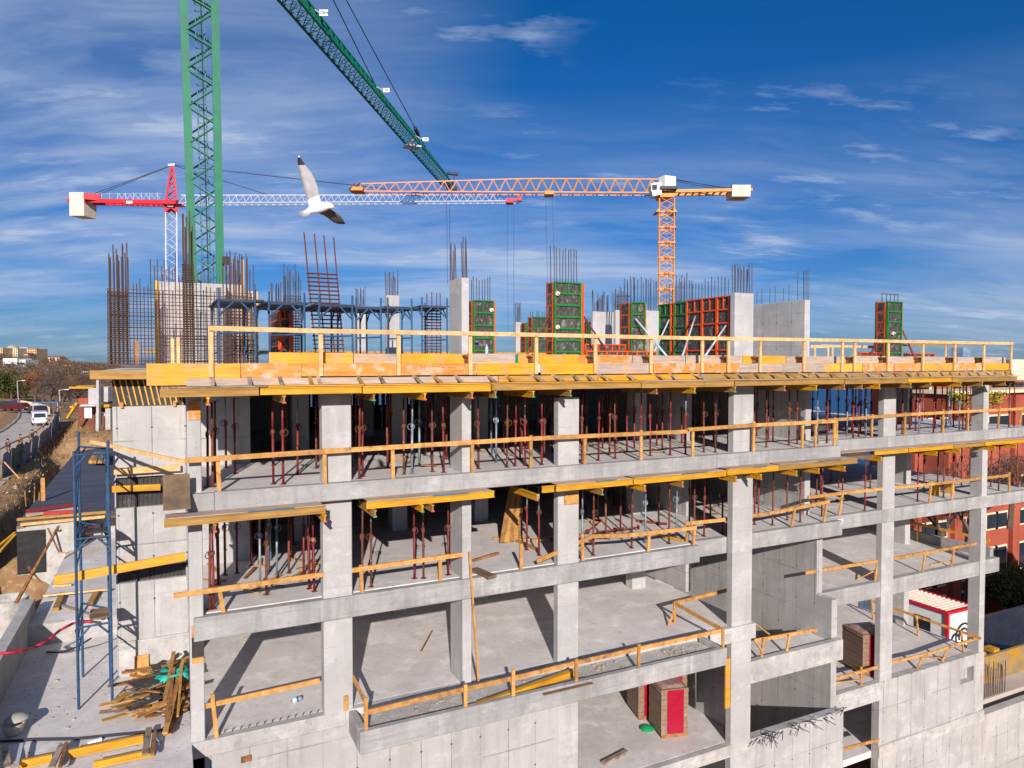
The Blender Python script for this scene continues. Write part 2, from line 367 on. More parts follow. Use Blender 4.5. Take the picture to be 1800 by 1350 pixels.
# cloud thickens low in the sky and landward; the upper sky over the sea (+X) stays clear
low = ramp(nt, sp.outputs[2], .10, .36, 1.0, .0)
side = ramp(nt, sp.outputs[0], -.10, .42, 1.0, .0)
where = mth(nt, 'MINIMUM', mth(nt, 'ADD', low, mth(nt, 'MULTIPLY', side, .8)), 1.0)
dens = mth(nt, 'MULTIPLY', mth(nt, 'ADD', mth(nt, 'MULTIPLY', veil, .85), mth(nt, 'MULTIPLY', wisp, .70)), fine)
dens = mth(nt, 'MULTIPLY', mth(nt, 'MULTIPLY', dens, where), ramp(nt, sp.outputs[2], .0, .13, .35, 1.0))
puffs = mth(nt, 'MULTIPLY', ramp(nt, noise(nt, P, 2.6, 10, .62, (.8, 1.9, 1)), .55, .74), .75)
puffs = mth(nt, 'MULTIPLY', puffs, ramp(nt, noise(nt, P, 1.2, 2), .44, .56))
dens = mth(nt, 'MINIMUM', mth(nt, 'ADD', dens, puffs), .86)
tcol = mixc(nt, ramp(nt, sp.outputs[2], .0, .5), (.235, .43, .82), (.012, .47, .90))
tint = mixc(nt, 1.0, sky.outputs[0], tcol, 'MULTIPLY')
skyc = mixc(nt, dens, tint, (4.9, 5.9, 7.8))
SKY_TINT = tint
nt.links.new(skyc, bg.inputs['Color']); bg.inputs['Strength'].default_value = .08
sl = bpy.data.lights.new('sun', 'SUN'); slo = bpy.data.objects.new('sun', sl); COL.objects.link(slo)
sl.energy = 5.0; sl.angle = math.radians(.5); sl.color = (1.0, .92, .85)
LD = V((math.sin(SUN_AZ) * math.cos(SUN_EL), math.cos(SUN_AZ) * math.cos(SUN_EL), -math.sin(SUN_EL)))
slo.rotation_euler = LD.to_track_quat('-Z', 'Y').to_euler(); slo.location = (-30, -60, 60)
SC.view_settings.view_transform = 'Standard'; SC.view_settings.look = 'None'; SC.view_settings.exposure = .3; SC.view_settings.gamma = 1

# ------------------------------------------------------------------ the concrete frame
ZD, ZA, ZB, ZC, ZDD, ZE = -.06, -3.3, -6.5, -9.74, -14.15, -17.4     # floor tops below the lens
BL = root('unfinished_building', 'bare grey concrete frame of a terraced building under construction', 'building', (10, 26, -22))
def bpart(name, mat, fill, bevel=0):
    m = MB(); fill(m); return m.build(name, mat, BL, bevel=bevel)
def slab(x0, x1, y0, y1, z, th=.22, mat='concrete_floor'):
    return bpart('floor_slab', mat, lambda m: m.box(x0, x1, y0, y1, z - th, z))
def edge(x0, x1, yf, zt, zb, d=.28, mat='concrete_board', up=0):
    return bpart('edge_beam', mat, lambda m: m.box(x0, x1, yf, yf + d, zb, zt + up), bevel=.018)
# upper open floor (A): slab, edge beams (the second stretch steps back)
slab(.43, 23.6, 19.48, 36, ZA); slab(23.6, 40, 20.75, 36, ZA - .004)
edge(1.02, xat(1262, 19.2), 19.2, ZA + .02, -3.76); edge(xat(1262, 19.2) + .002, 23.75, 19.18, ZA + .03, -3.75)
edge(23.75, 40, 20.45, ZA + .05, -3.72)
bpart('edge_beam', 'concrete_board', lambda m: m.box(.42, 1.018, 19.26, 19.55, -3.76, ZA - .004), .018)
# middle open floor (B)
slab(.43, 16.9, 19.78, 36, ZB); slab(16.9, 25.2, 20.2, 36, ZB - .004); slab(25.2, 40, 20.8, 36, ZB - .008)
edge(.5, 16.9, 19.42, ZB + .0, -7.1); edge(16.902, 24.75, 19.86, ZB + .02, -7.08); edge(24.752, 40, 20.52, ZB + .03, -7.06)
# lower open floor (C)
slab(.43, 19.5, 19.78, 36, ZC); slab(24.65, 37, 20.9, 30, ZC - .02)
edge(.4, xat(604, 19.5), 19.5, ZC - .0, ZC - .42, mat='concrete_rough'); edge(xat(604, 19.5) + .002, 18.5, 19.52, ZC - .006, ZC - .5, mat='concrete_rough')
bpart('edge_beam', 'concrete_rough', lambda m: m.box(17.0, 19.62, 19.42, 19.54, ZC - .55, ZC + .01), .018)
edge(24.325, 37.0, 20.62, ZC + .06, -10.38)
bpart('edge_beam', 'concrete_board', lambda m: m.box(36.72, 37.0, 20.92, 30, -10.3, ZC + .45))
# half landing beam between the wide front column and the cross wall
edge(19.5, 24.6, 19.62, -11.28, -12.12, mat='concrete_rough'); slab(19.5, 24.28, 19.92, 21.4, -11.42, .2)
# base floor (D) and the one below
slab(11.95, 19.2, 19.8, 36, ZDD); slab(24.62, 35.8, 20.8, 36, ZDD - .003); edge(11.96, 19.5, 19.5, ZDD, -14.6, mat='concrete_rough')
edge(24.62, 28.2, 20.5, ZDD + .02, -14.95, mat='concrete_rough')
slab(8, 36, 20.9, 30, ZE, .3)
# deck
slab(-.4, 35.4, 19.09, 36, ZD, .25); slab(-1.95, -.402, 24.5, 36, ZD - .2, .25)
# projecting balcony tray
BY0 = 18.2
bpart('balcony_floor', 'concrete_rough', lambda m: m.box(4.66, 16.8, BY0 + .22, 19.48, -10.3, -9.93))
bpart('balcony_parapet', 'concrete_board', lambda m: m.box(4.42, 17.07, BY0, BY0 + .2, -10.36, -9.76), .018)
bpart('balcony_parapet', 'concrete_board', lambda m: m.box(4.42, 4.64, BY0 + .202, 19.5, -10.36, -9.76), .018)
bpart('balcony_parapet', 'concrete_board', lambda m: m.box(16.85, 17.07, BY0 + .202, 19.4, -10.36, -9.77), .018)
# walls along the front, below the open floors
bpart('front_wall', 'concrete_wall', lambda m: m.box(.42, 11.95, 19.56, 19.9, -21, ZC - .42))
bpart('front_wall', 'concrete_wall', lambda m: m.box(19.5, 24.62, 19.58, 19.95, -21, -14.2))
def wall_hole(m):
    xa, xb, zt, zb = 33.9, 34.95, -14.7, -15.42
    m.box(28.1, xa, 20.54, 20.9, -21, ZDD); m.box(xb, 35.75, 20.54, 20.9, -21, ZDD)
    m.box(xa, xb, 20.54, 20.9, zt, ZDD); m.box(xa, xb, 20.54, 20.9, -21, zb); m.box(xa, xb, 20.86, 20.899, zb, zt)
bpart('front_wall', 'concrete_wall', wall_hole)
bpart('base_course', 'concrete_rough', lambda m: m.box(28.1, 35.77, 20.48, 20.54, -17.55, -17.05), .015)
bpart('front_wall', 'concrete_wall', lambda m: m.box(35.78, 46, 20.55, 20.95, -22, -17.35))
# wall facing the terrace at the near corner, cast in three lifts
XL0, XL1 = xat(196, 24.7), .52
lw = [(-1.36, -3.55), (-4.5, -6.4), (-6.84, -9.72)]
for i, (zt, zb) in enumerate(lw):
    bpart('corner_wall', 'concrete_wall', lambda m: m.box(XL0 + .02 * i, XL1, 24.7, 25.0, zb, zt))
bpart('corner_wall', 'concrete_wall', lambda m: m.box(XL0, XL1, 25.05, 30, -9.7, -1.5))
bpart('wall_foot', 'concrete_rough', lambda m: m.box(XL0 + .1, XL1, 24.63, 24.702, -9.76, -8.65))
# core walls inside
for z0, z1 in ((ZB + .002, -3.7), (ZA + .002, -.6), (ZC + .002, -6.8)):
    if z1 > -6: bpart('core_wall', 'concrete_wall', lambda m: m.box(.76, 2.4, 24.5, 24.8, z0, z1))
    bpart('core_wall', 'concrete_wall', lambda m: m.box(24.3, 24.62, 20.72 if z1 < -6 else 21.4, 30, z0, z1))
    bpart('core_wall', 'concrete_wall', lambda m: m.box(19.6, 19.86, 23.4, 30, z0, z1))
bpart('core_wall', 'concrete_wall', lambda m: m.box(24.3, 24.62, 19.96, 30, -21, ZC + .002))
bpart('core_wall', 'concrete_wall', lambda m: m.box(19.2, 19.5, 20.0, 30, ZDD + .002, ZC - .24))
bpart('core_wall', 'concrete_wall', lambda m: m.box(19.86, 24.3, 30, 30.3, -21, -.6))
for z0, z1 in ((ZA + .003, -.35), (ZB + .003, -3.55), (ZC + .003, -6.75), (ZDD + .003, -10)):
    if z1 > -1:
        bpart('back_wall', 'concrete_wall', lambda m: m.box(.8, 5.6, 35.6, 35.9, z0, z1)); bpart('back_wall', 'concrete_wall', lambda m: m.box(11.5, 24, 35.6, 35.9, z0, z1))
    elif z1 > -9: bpart('back_wall', 'concrete_wall', lambda m: m.box(.8, 27 if z1 > -5 else 24.6, 35.6, 35.9, z0, z1))
    else: bpart('back_wall', 'concrete_wall', lambda m: m.box(12, 24.3, 35.6, 35.9, z0, z1))
bpart('back_wall', 'concrete_wall', lambda m: m.box(.45, .75, 25.05, 35.6, -6.45, -.7))
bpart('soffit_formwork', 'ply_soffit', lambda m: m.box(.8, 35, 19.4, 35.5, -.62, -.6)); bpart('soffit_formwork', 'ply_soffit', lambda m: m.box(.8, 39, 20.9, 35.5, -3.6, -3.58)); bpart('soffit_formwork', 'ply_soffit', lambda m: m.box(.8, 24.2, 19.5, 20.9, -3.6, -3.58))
# columns: x0, x1, y0, y1, z0, z1
COLS = [(.41, .74, 19.56, 20.4, -21, -.82), (3.76, 4.56, 19.53, 19.93, -10.1, -.82), (7.87, 8.17, 19.53, 20.55, -10.1, -.82),
        (11.17, 11.95, 19.53, 19.83, -14.6, -1.12), (18.53, 19.5, 19.53, 19.83, -21, -.82),
        (28.15, 28.95, 20.56, 20.86, -21, -.82), (35.35, 35.75, 20.56, 21.15, -21, -.82), (35.4, 35.8, 24.5, 25.5, -14.2, -.82)]
for x in (4.15, 7.85, 11.3): COLS.append((x - .15, x + .45, 26.3, 26.9, -14.1, -.4))
for x in (4.15, 7.85, 11.3, 28.3): COLS.append((x - .2, x + .4, 31.0, 31.4, -14.1, -.4))
COLS.append((17.8, 18.5, 24.7, 25.2, -14.1, -.4)); COLS.append((28.3, 29.0, 25.2, 25.7, -14.1, -.4))
columns = [bpart('column', 'concrete', lambda m: m.box(*c), bevel=.02) for c in COLS]
# starter bars poking out of the fourth front column
for i in range(9): rod('starter_bar', (11.26 + i * .075, 19.62 + (i % 2) * .12, -1.13), (11.26 + i * .075, 19.62 + (i % 2) * .12, -.84), .012, 'rebar_grey', columns[3])
# timber and black patches fixed to the corner column
def cpatch(name, mat, py0, py1, px0=330, px1=351, Y=19.56):
    x0, x1 = xat(px0, Y), xat(px1, Y); z1, z0 = zat(340, py0, Y), zat(340, py1, Y)
    m = MB(); m.box(x0, x1, Y - .03, Y - .002, z0, z1); return m.build(name, mat, columns[0])
cpatch('timber_patch', 'orange_board', 706, 738); cpatch('timber_patch', 'orange_board', 880, 905, 332, 350)
cpatch('timber_patch', 'wood', 1100, 1120); cpatch('membrane_patch', 'ply_black', 1121, 1156); cpatch('timber_patch', 'wood', 1157, 1166)
m = MB(); x0, x1 = xat(877, 19.5), 0
m = MB(); m.box(xat(993, 19.5), xat(1017, 19.5), 19.47, 19.526, zat(1005, 886, 19.5), zat(1005, 868, 19.5)); m.build('timber_patch', 'wood', columns[3])
m = MB(); m.box(18.32, 18.528, 19.6, 19.66, zat(1286, 1243, 19.6), zat(1286, 1156, 19.6)); m.build('timber_patch', 'yellow', columns[4])
m = MB(); m.box(4.28, 4.40, 19.46, 19.5, -9.72, -9.3); m.build('timber_patch', 'wood', columns[1])
m = MB(); X0 = xat(415, 19.56); m.box(X0, X0 + .27, 19.535, 19.556, zat(425, 1343, 19.5), zat(425, 1332, 19.5)); m.build('timber_patch', 'wood_brown', BL)
# deck-level columns cast for the next storey, each with its starter bars
def deck_column(px0, pxm, px1, ytop, Y, bars, btop, r=.02, mat='concrete', name='column'):
    """px0..pxm is the side that faces -X, pxm..px1 the front"""
    x0, x1 = xat(pxm, Y), xat(px1, Y); z1 = zat((pxm + px1) / 2, ytop, Y)
    d = .3
    if pxm - px0 > .5: d = max(.25, min(2.0, PX(px0, 637, x0).y - Y))
    m = MB(); m.box(x0, x1, Y, Y + d, ZD, z1); c = m.build(name, mat, BL, bevel=.02)
    zt = zat((pxm + px1) / 2, btop, Y)
    for i in range(bars):
        xx = x0 + .05 + (x1 - x0 - .1) * ((i // 2 * 2) / max(1, bars - 2)) + random.uniform(-.02, .02); yy = Y + .06 + (d - .12) * (i % 2)
        rod('starter_bar', (xx, yy, z1 - .05), (xx + random.uniform(-.05, .05), yy, zt - random.uniform(0, .35)), r, 'rebar_grey', c)
    return c
deck_column(790, 812, 825, 488, 24.0, 10, 415)
deck_column(678, 680, 703, 519, 31.0, 10, 474)
deck_column(624, 627, 645, 538, 38.0, 8, 500)
deck_column(1283, 1291, 1324, 515, 23.8, 14, 459)
deck_column(906, 907, 917, 566, 44.0, 8, 530)
deck_column(1040, 1042, 1080, 548, 36.0, 10, 510); deck_column(1080, 1082, 1093, 545, 34.0, 8, 505)
deck_column(1128, 1134, 1159, 546, 33.0, 12, 488)
m = MB(); m.box(xat(1414, 24.8), xat(1423, 24.8), 24.8, 24.801, -1, 0)
xw = xat(1414, 24.8); zt = zat(1418, 527, 24.8)
m = MB(); m.box(xw, xw + .35, 24.8, 30.5, ZD, zt); dw = m.build('deck_wall', 'concrete_wall', BL, bevel=.02)
for i in range(12):
    y = 25.0 + i * .45; rod('starter_bar', (xw + .1 + .1 * (i % 2), y, zt - .05), (xw + .1 + .1 * (i % 2), y, zt + (.9 if i > 1 else 1.5) - random.uniform(0, .2)), .016, 'rebar_grey', dw)
for i in range(4): rod('starter_bar', (xw + .04 + .09 * i, 24.86, zt - .05), (xw + .04 + .09 * i, 24.86, zt + 1.55 - random.uniform(0, .2)), .011, 'rebar_grey', dw)
# the deck core wall behind the mesh at the near corner
cy = 31.5
cx0, cx1 = xat(281, cy), xat(432, cy); czt = zat(360, 498, cy)
m = MB(); m.box(cx0, cx1, cy, cy + .4, ZD, czt); dcw = m.build('deck_wall', 'concrete_wall', BL)
m = MB(); m.box(cx0 - .13, cx0 - .004, cy - .05, cy + .3, ZD, czt + .02); m.build('stop_board', 'yellow_old', dcw)
for i in range(3):
    m = MB(); m.box(cx1 + .06 + i * .18, cx1 + .16 + i * .18, cy - .05, cy + .2, ZD, czt - .25); m.build('stop_board', 'wood_pale', dcw)
m = MB(); xx = xat(428, cy - .3); m.box(xx - .05, xx + .06, cy - .34, cy - .24, ZD, zat(428, 458, cy)); m.build('stop_board', 'wood_pale', dcw)
for i in range(26):
    xx = cx0 + .15 + (cx1 - cx0 - .3) * i / 25
    rod('starter_bar', (xx, cy + .12, czt - .05), (xx, cy + .12, czt + random.choice((.3, .5, .9, 1.2))), .018, 'rebar_grey', dcw)
m = MB(); m.box(36.0, 36.6, 22, 22.6, ZD, .75); m.build('vent_stack', 'tarp_blue', BL)
# bent bars sprouting along the low wall top
for i in range(46):
    x = random.uniform(19.8, 24.9); a = random.uniform(-.9, .6)
    L = random.uniform(.5, 1.25)
    rod('bent_bar', (x, 19.72, -14.22), (x + L * math.sin(a) * .9 - .2, 19.72 - L * .55 * math.cos(a), -14.2 + random.uniform(-.32, .28)), .015, 'rebar_grey', BL)
for i in range(16):
    x = 1.2 + i * .2; rod('bent_bar', (x, 19.75, ZC), (x + .03, 19.72, ZC + .1), .012, 'rebar_grey', BL)
# dark joint battens seen in the gaps of the corner wall
for i in range(18):
    x = XL0 + .1 + i * .115
    if x < .35: rod('starter_bar', (x, 24.83, -4.55), (x, 24.83, -3.5), .012, 'rebar_grey', BL)
    if x < .35: rod('starter_bar', (x, 24.83, -6.9), (x, 24.83, -6.35), .012, 'rebar_grey', BL)
# ------------------------------------------------------------------ guardrails
GR = 'timber guardrails along the open floor edges'
def guardrail(label, rails, posts, mat='wood', rw=.05, rh=.13, pw=.1, group=GR, braces=()):
    """rails: list of lists of 3D points; posts: (base, top)"""
    base = min((V(b) for b, t in posts), key=lambda p: p.x) if posts else V(rails[0][0])
    r = root('guardrail', label, 'guardrail', base, group)
    for pts in rails:
        for a, b in zip(pts, pts[1:]):
            a, b = V(a), V(b); d = (b - a).normalized()
            m = MB(); m.bar(a, b, rw, rh); m.build('rail', mat, r)
    for b, t in posts:
        b, t = V(b), V(t)
        m = MB(); m.bar(b, t, pw, .06, up=(0, 1, 0)); m.build('post', mat, r)
    for b, t in braces:
        m = MB(); m.bar(b, t, .06, .05); m.build('brace', mat, r)
    return r
def gline(Y, pts): return [PY(x, y, Y) for x, y in pts]
def gposts(Y, zf, lst):
    out = []
    for it in lst:
        px, pt = it[0], it[1]; dx = it[2] if len(it) > 2 else 0
        t = PY(px, pt, Y); b = PY(px + dx, 700, Y); b = V((b.x, Y, zf)); t = V((t.x, Y, t.z)); out.append((b, t))
    return out
# upper open floor
guardrail('long orange timber guardrail on upper open floor from corner column to its overlap joint',
          [[V(p) + V((0, -.06, 0)) for p in gline(19.33, [(325, 809), (570, 793), (925, 771), (1208, 758)])]],
          gposts(19.33, ZA, [(383, 808), (570, 788), (690, 783), (830, 773), (933, 765), (1028, 764), (1127, 756), (1218, 752)]))
guardrail('orange timber guardrail on upper open floor beside the fifth wide column',
          [[V(p) + V((0, -.06, 0)) for p in gline(19.33, [(1206, 755), (1325, 747), (1468, 740)])]],
          gposts(19.33, ZA, [(1325, 741), (1411, 741), (1467, 734), (1434, 743)]))
guardrail('orange timber guardrail along the set back right end of upper open floor',
          [[V(p) + V((0, -.06, 0)) for p in gline(20.6, [(1432, 740), (1600, 728), (1800, 718), (1822, 717)])]],
          gposts(20.6, ZA, [(1471, 735), (1533, 728), (1591, 724), (1658, 719), (1702, 717), (1757, 717, -2), (1797, 715, -6)]))
# middle open floor
guardrail('orange guardrail on middle floor past the corner column with a hanging end strip',
          [[V(p) + V((0, -.06, 0)) for p in gline(19.62, [(305, 1046), (600, 1004), (824, 972)])]],
          gposts(19.62, ZB, [(386, 1038, 2), (634, 993), (773, 975)]),
          braces=[(PY(825, 970, 19.4), PY(841, 1197, 19.2))])
guardrail('sagging orange guardrail on short posts beside the fourth column of middle floor',
          [[V(p) + V((0, -.06, 0)) for p in gline(19.62, [(942, 986), (1040, 942), (1105, 940), (1222, 927)])]],
          gposts(19.62, ZB, [(916, 956), (1023, 938, 2), (1141, 934), (1221, 924)]))
guardrail('orange timber guardrail on middle open floor between stair wall and fifth column',
          [[V(p) + V((0, -.06, 0)) for p in gline(20.05, [(1203, 920), (1280, 912), (1360, 900), (1456, 881)])],
           [PY(1456, 881, 20.05), PY(1416, 872, 23.3)]],
          gposts(20.05, ZB + .02, [(1214, 920, -6), (1398, 890, -4), (1454, 878, -3)]))
guardrail('orange timber guardrail on middle open floor around the sixth and seventh columns',
          [[V(p) + V((0, -.06, 0)) for p in gline(20.66, [(1418, 874), (1500, 864), (1640, 850), (1772, 835)])]],
          gposts(20.66, ZB + .03, [(1482, 862, -4), (1637, 845), (1676, 841), (1774, 830, 3)]))
# lower open floor
guardrail('weathered timber guardrail at the corner of lower floor with one tall post',
          [[PY(356, 1242, 19.66), PY(562, 1196, 19.66)]], gposts(19.6, ZC, [(373, 1220)]))
zt = -9.76
def bp(px, pt, Y=BY0 + .1): t = PY(px, pt, Y); return (V((t.x, Y, zt)), t)
guardrail('weathered timber guardrail on the projecting balcony parapet of lower floor',
          [gline(BY0 + .16, [(642, 1253), (735, 1230), (902, 1192), (1013, 1165), (1123, 1140), (1270, 1108)]),
           [PY(641, 1232, BY0 + .1), PY(619, 1187, 19.7)],
           [PY(1271, 1108, BY0 + .1), PY(1187, 1061, 20.8)]],
          [bp(643, 1226), bp(818, 1203), bp(902, 1177), bp(1013, 1158), bp(1123, 1132), bp(1271, 1105)])
cpx = PY(1186, 1060, 20.8)
guardrail('braced timber guardrail post at the inner corner behind balcony with rail to fifth column',
          [[cpx, PY(1284, 1036, 20.6)]], [(V((cpx.x, 20.8, ZC)), cpx + V((0, 0, .06)))],
          braces=[(V((cpx.x - .45, 20.6, ZC + .02)), V((cpx.x, 20.78, ZC + .5)))])
guardrail('timber guardrail over the half landing beam beside the stair wall',
          [gline(19.9, [(1326, 1126), (1436, 1107)])],
          gposts(19.8, -11.28, [(1343, 1122), (1388, 1115)]),
          braces=[(PY(1322, 1093, 19.9), PY(1352, 1115, 20.4)), (PY(1326, 1126, 19.8), PY(1338, 1143, 19.8))])
Yc = 20.8
guardrail('orange timber guardrail on lower floor from stair wall past the sixth column',
          [gline(Yc, [(1416, 1007), (1563, 983)]), gline(Yc, [(1570, 982), (1730, 953)])],
          gposts(Yc, ZC + .05, [(1543, 982), (1627, 968), (1678, 960), (1732, 950)]),
          braces=[(V((xat(1533, Yc), Yc + .6, ZC)), PY(1543, 1000, Yc)), (V((xat(1664, Yc), Yc + .6, ZC)), PY(1676, 985, Yc))])
ra, rb = V((36.8, 29, ZC + .95)), V((36.8, 21.0, ZC + .85))
guardrail('dull yellow timber guardrail along the far side edge of lower floor', [[ra, rb]],
          [(V((36.6, y, ZC)), V((36.6, y, ZC + 1.0))) for y in (28.5, 24.6)], mat='yellow_old')
Yd = 20.7
guardrail('timber guardrail on leaning posts along the edge of base floor behind front wall',
          [gline(Yd, [(1450, 1198), (1515, 1180), (1545, 1172)]), gline(Yd, [(1545, 1170), (1640, 1147), (1716, 1122)])],
          gposts(Yd, ZDD + .02, [(1467, 1194, -2), (1514, 1172, 7), (1624, 1150, -4), (1665, 1138)]),
          braces=[(V((xat(1500, Yd), Yd + .7, ZDD)), PY(1512, 1195, Yd)), (V((xat(1652, Yd), Yd + .7, ZDD)), PY(1664, 1155, Yd))])
guardrail('thin timber guardrail along the side edge of base floor facing the site cabins',
          [[V((34.9, 30, ZDD + .95)), V((34.9, 20.2, ZDD + .9))]],
          [(V((34.7, y, ZDD)), V((34.8, y + .2, ZDD + 1.0))) for y in (29.4, 25.8, 23.2, 20.9)])
guardrail('timber guardrail on the sunken floor seen below the sixth column',
          [[PZ(1452, 1325, ZE + .85), PZ(1545, 1300, ZE + .85)]], [(V((PZ(1477, 1320, ZE + .85).x, PZ(1477, 1320, ZE + .85).y, ZE)), PZ(1477, 1318, ZE + .9))])
# deck guardrail
def dposts(lst):
    out = []
    for px, pt in lst:
        t = PY(px, pt, 19.0); out.append((V((t.x, 18.98, -.36)), V((t.x, 18.98, t.z))))
    return out
guardrail('long pale timber guardrail along the front edge of the top deck',
          [[V(p) + V((0, -.06, 0)) for p in gline(18.98, [(368, 577), (560, 582), (860, 587), (1195, 594), (1470, 598), (1778, 604)])]],
          dposts([(370, 575), (563, 582), (700, 586), (826, 587), (942, 590), (1046, 592), (1144, 593), (1234, 594), (1280, 595), (1336, 597), (1413, 598), (1480, 598), (1502, 599), (1561, 600), (1622, 601), (1678, 602), (1729, 602), (1777, 603)]), mat='wood_pale', rh=.12, pw=.11)
guardrail('thin far timber guardrail along the rear edge of the top deck',
          [[V((-1, 35.8, .5)), V((35, 35.8, .5))]], [(V((x, 35.8, ZD)), V((x, 35.8, .55))) for x in range(2, 36, 3)], mat='wood', pw=.09)
guardrail('short pale rear corner guardrail at the end of the top deck',
          [[V((34.6, 19.2, .88)), V((34.6, 25.5, .92))], [V((28.5, 24.2, .8)), V((34.6, 25.5, .82))]],
          [(V((34.6, y, ZD)), V((34.6, y, .93))) for y in (22, 25.4)] + [(V((x, 24.2 + (x - 28.5) * .2, ZD)), V((x, 24.2 + (x - 28.5) * .2, .85))) for x in (29.5, 31.5)], mat='wood_pale', pw=.08)
guardrail('low pale timber trestle behind the deck edge boards beside the bare wall end',
          [[PY(1424, 609, 22.5), PY(1456, 609, 22.5)]], [(V((xat(p, 22.5), 22.5, ZD)), PY(p, 608, 22.5)) for p in (1432, 1455)], mat='wood_pale', pw=.1)
# ------------------------------------------------------------------ deck edge formwork boards
EB = 'formwork boards lining the edge of the top deck'
def board_row(Y, segs, ptop, pbot, rowname, th=.04):
    """segs: (px0, px1, mat, colour word); ptop/pbot: functions of px"""
    for i, (a, b, mat, cw) in enumerate(segs):
        x0, x1 = xat(a, Y), xat(b, Y) - .006
        m = MB(); zt_, zb_ = ptop(a, b), pbot(a, b)
        m.box(x0, x1, Y + random.uniform(-.008, .004), Y + th, zb_ + random.uniform(-.012, .0), zt_ + random.uniform(-.015, .015))
        m.thing('formwork_board', mat, '%s formwork board, %s row of deck edge, %s from corner end' % (cw, rowname, ordw(i)), 'formwork board', EB, bevel=.006)
Yl = 19.04
lows = [(257, 423, 'yellow', 'bright yellow'), (424, 530, 'orange_board', 'faded orange'), (530, 700, 'orange_board', 'blotched orange'), (700, 838, 'orange_board', 'worn pinkish orange'), (839, 941, 'yellow', 'bright yellow'),
        (951, 1045, 'yellow', 'bright yellow'), (1046, 1148, 'grey_board', 'greyish'), (1149, 1233, 'orange_board', 'faded orange'), (1234, 1300, 'orange_board', 'faded orange'), (1300, 1376, 'grey_board', 'greyish'),
        (1376, 1450, 'grey_board', 'greyish'), (1450, 1516, 'yellow_old', 'dull yellow'), (1517, 1572, 'orange_board', 'faded orange'), (1573, 1622, 'orange_board', 'faded orange'), (1622, 1676, 'yellow_old', 'dull yellow'), (1677, 1730, 'orange_board', 'faded orange'), (1731, 1778, 'yellow', 'bright yellow')]
board_row(Yl, lows, lambda a, b: -.03, lambda a, b: (-.56 if a < 300 else (-.47 if a < 530 else -.36)), 'lower')
ups = [(473, 621, 'yellow', 'bright yellow'), (622, 700, 'grey_board', 'pale worn'), (700, 826, 'yellow', 'bright yellow'), (827, 910, 'grey_board', 'grey'), (911, 1017, 'yellow', 'bright yellow'), (1017, 1112, 'orange_board', 'worn orange'),
       (1113, 1205, 'grey_board', 'grey'), (1206, 1304, 'grey_board', 'pale grey'), (1306, 1381, 'yellow', 'bright yellow'), (1382, 1412, 'grey_board', 'grey'), (1412, 1498, 'grey_board', 'pale worn'), (1499, 1556, 'grey_board', 'pinkish grey'),
       (1557, 1622, 'grey_board', 'grey'), (1623, 1682, 'grey_board', 'pinkish grey'), (1683, 1768, 'grey_board', 'pale worn')]
board_row(19.42, ups, lambda a, b: .25, lambda a, b: -.035, 'upper')
m = MB(); m.box(xat(906, 19.4), xat(911, 19.4), 19.40, 19.46, -.02, .25); m.thing('timber_stub', 'tarp_dkgreen', 'short dark green stub between a grey and a yellow deck edge board', 'timber')
# ledger strip, ply shelf and yellow edge beams under the boards
DL = 'timbers of the deck edge shelf'
strips = [(327, 560, 'grey_board', 'pinkish'), (561, 735, 'grey_board', 'pale'), (736, 875, 'grey_board', 'whitish'), (876, 1050, 'beam_tan', 'tan'), (1051, 1230, 'yellow', 'bright yellow'), (1231, 1420, 'beam_tan', 'olive tan'), (1421, 1600, 'beam_tan', 'pale tan'), (1601, 1775, 'beam_tan', 'pale tan')]
for i, (a, b, mt, cw) in enumerate(strips):
    m = MB(); x0, x1 = xat(a, 18.96), xat(b, 18.96) - .01
    m.box(x0, x1, 18.93, 18.98, -.58, -.40); m.thing('timber_strip', mt, '%s timber strip under the deck edge boards, %s from the corner end' % (cw, ordw(i)), 'timber', DL)
shelf = [(282, 470, 'wood_grey', 'grey'), (472, 640, 'yellow', 'yellow edged'), (641, 860, 'yellow', 'yellow edged'), (862, 1130, 'yellow', 'yellow edged'), (1131, 1400, 'grey_board', 'grey'), (1401, 1600, 'grey_board', 'grey'), (1601, 1800, 'grey_board', 'grey')]
for i, (a, b, mt, cw) in enumerate(shelf):
    m = MB(); x0, x1 = xat(a, 18.62), xat(b, 18.62) - .01
    m.box(x0, x1, 18.58 + .03 * (i % 2), 19.3, -.615, -.59); m.thing('plywood_sheet', mt, '%s plywood shelf sheet under the deck edge, %s from the corner end' % (cw, ordw(i)), 'plywood', DL)
HB = 'timber formwork beams under the slab edges'
def hbeam(m, p, q, h=.2):
    p, q = V(p), V(q); u = V((0, 0, 1))
    m.bar(p + u * (h / 2 - .02), q + u * (h / 2 - .02), .08, .04); m.bar(p - u * (h / 2 - .02), q - u * (h / 2 - .02), .08, .04); m.bar(p, q, .034, h - .081)
    return m
def edge_beam_thing(a, b, Y, z, mat, label):
    x0, x1 = xat(a, Y), xat(b, Y) - .02
    m = MB(); hbeam(m, (x0, Y + .04, z), (x1, Y + .04, z)); return m.thing('formwork_beam', mat, label, 'formwork beam', HB)
dk = [(280, 456, 'beam_tan'), (457, 637, 'beam_yellow'), (638, 864, 'beam_yellow'), (865, 1128, 'beam_tan'), (1129, 1292, 'beam_tan'), (1293, 1486, 'beam_tan'), (1487, 1597, 'beam_tan'), (1598, 1675, 'beam_yellow'), (1676, 1790, 'beam_tan')]
for i, (a, b, mt) in enumerate(dk):
    edge_beam_thing(a, b, 18.6 + .05 * (i % 2), -.73 + .012 * (i % 2), mt, '%s beam carrying the deck edge shelf, %s from the corner end' % ('weathered tan' if mt == 'beam_tan' else 'yellow', ordw(i)))
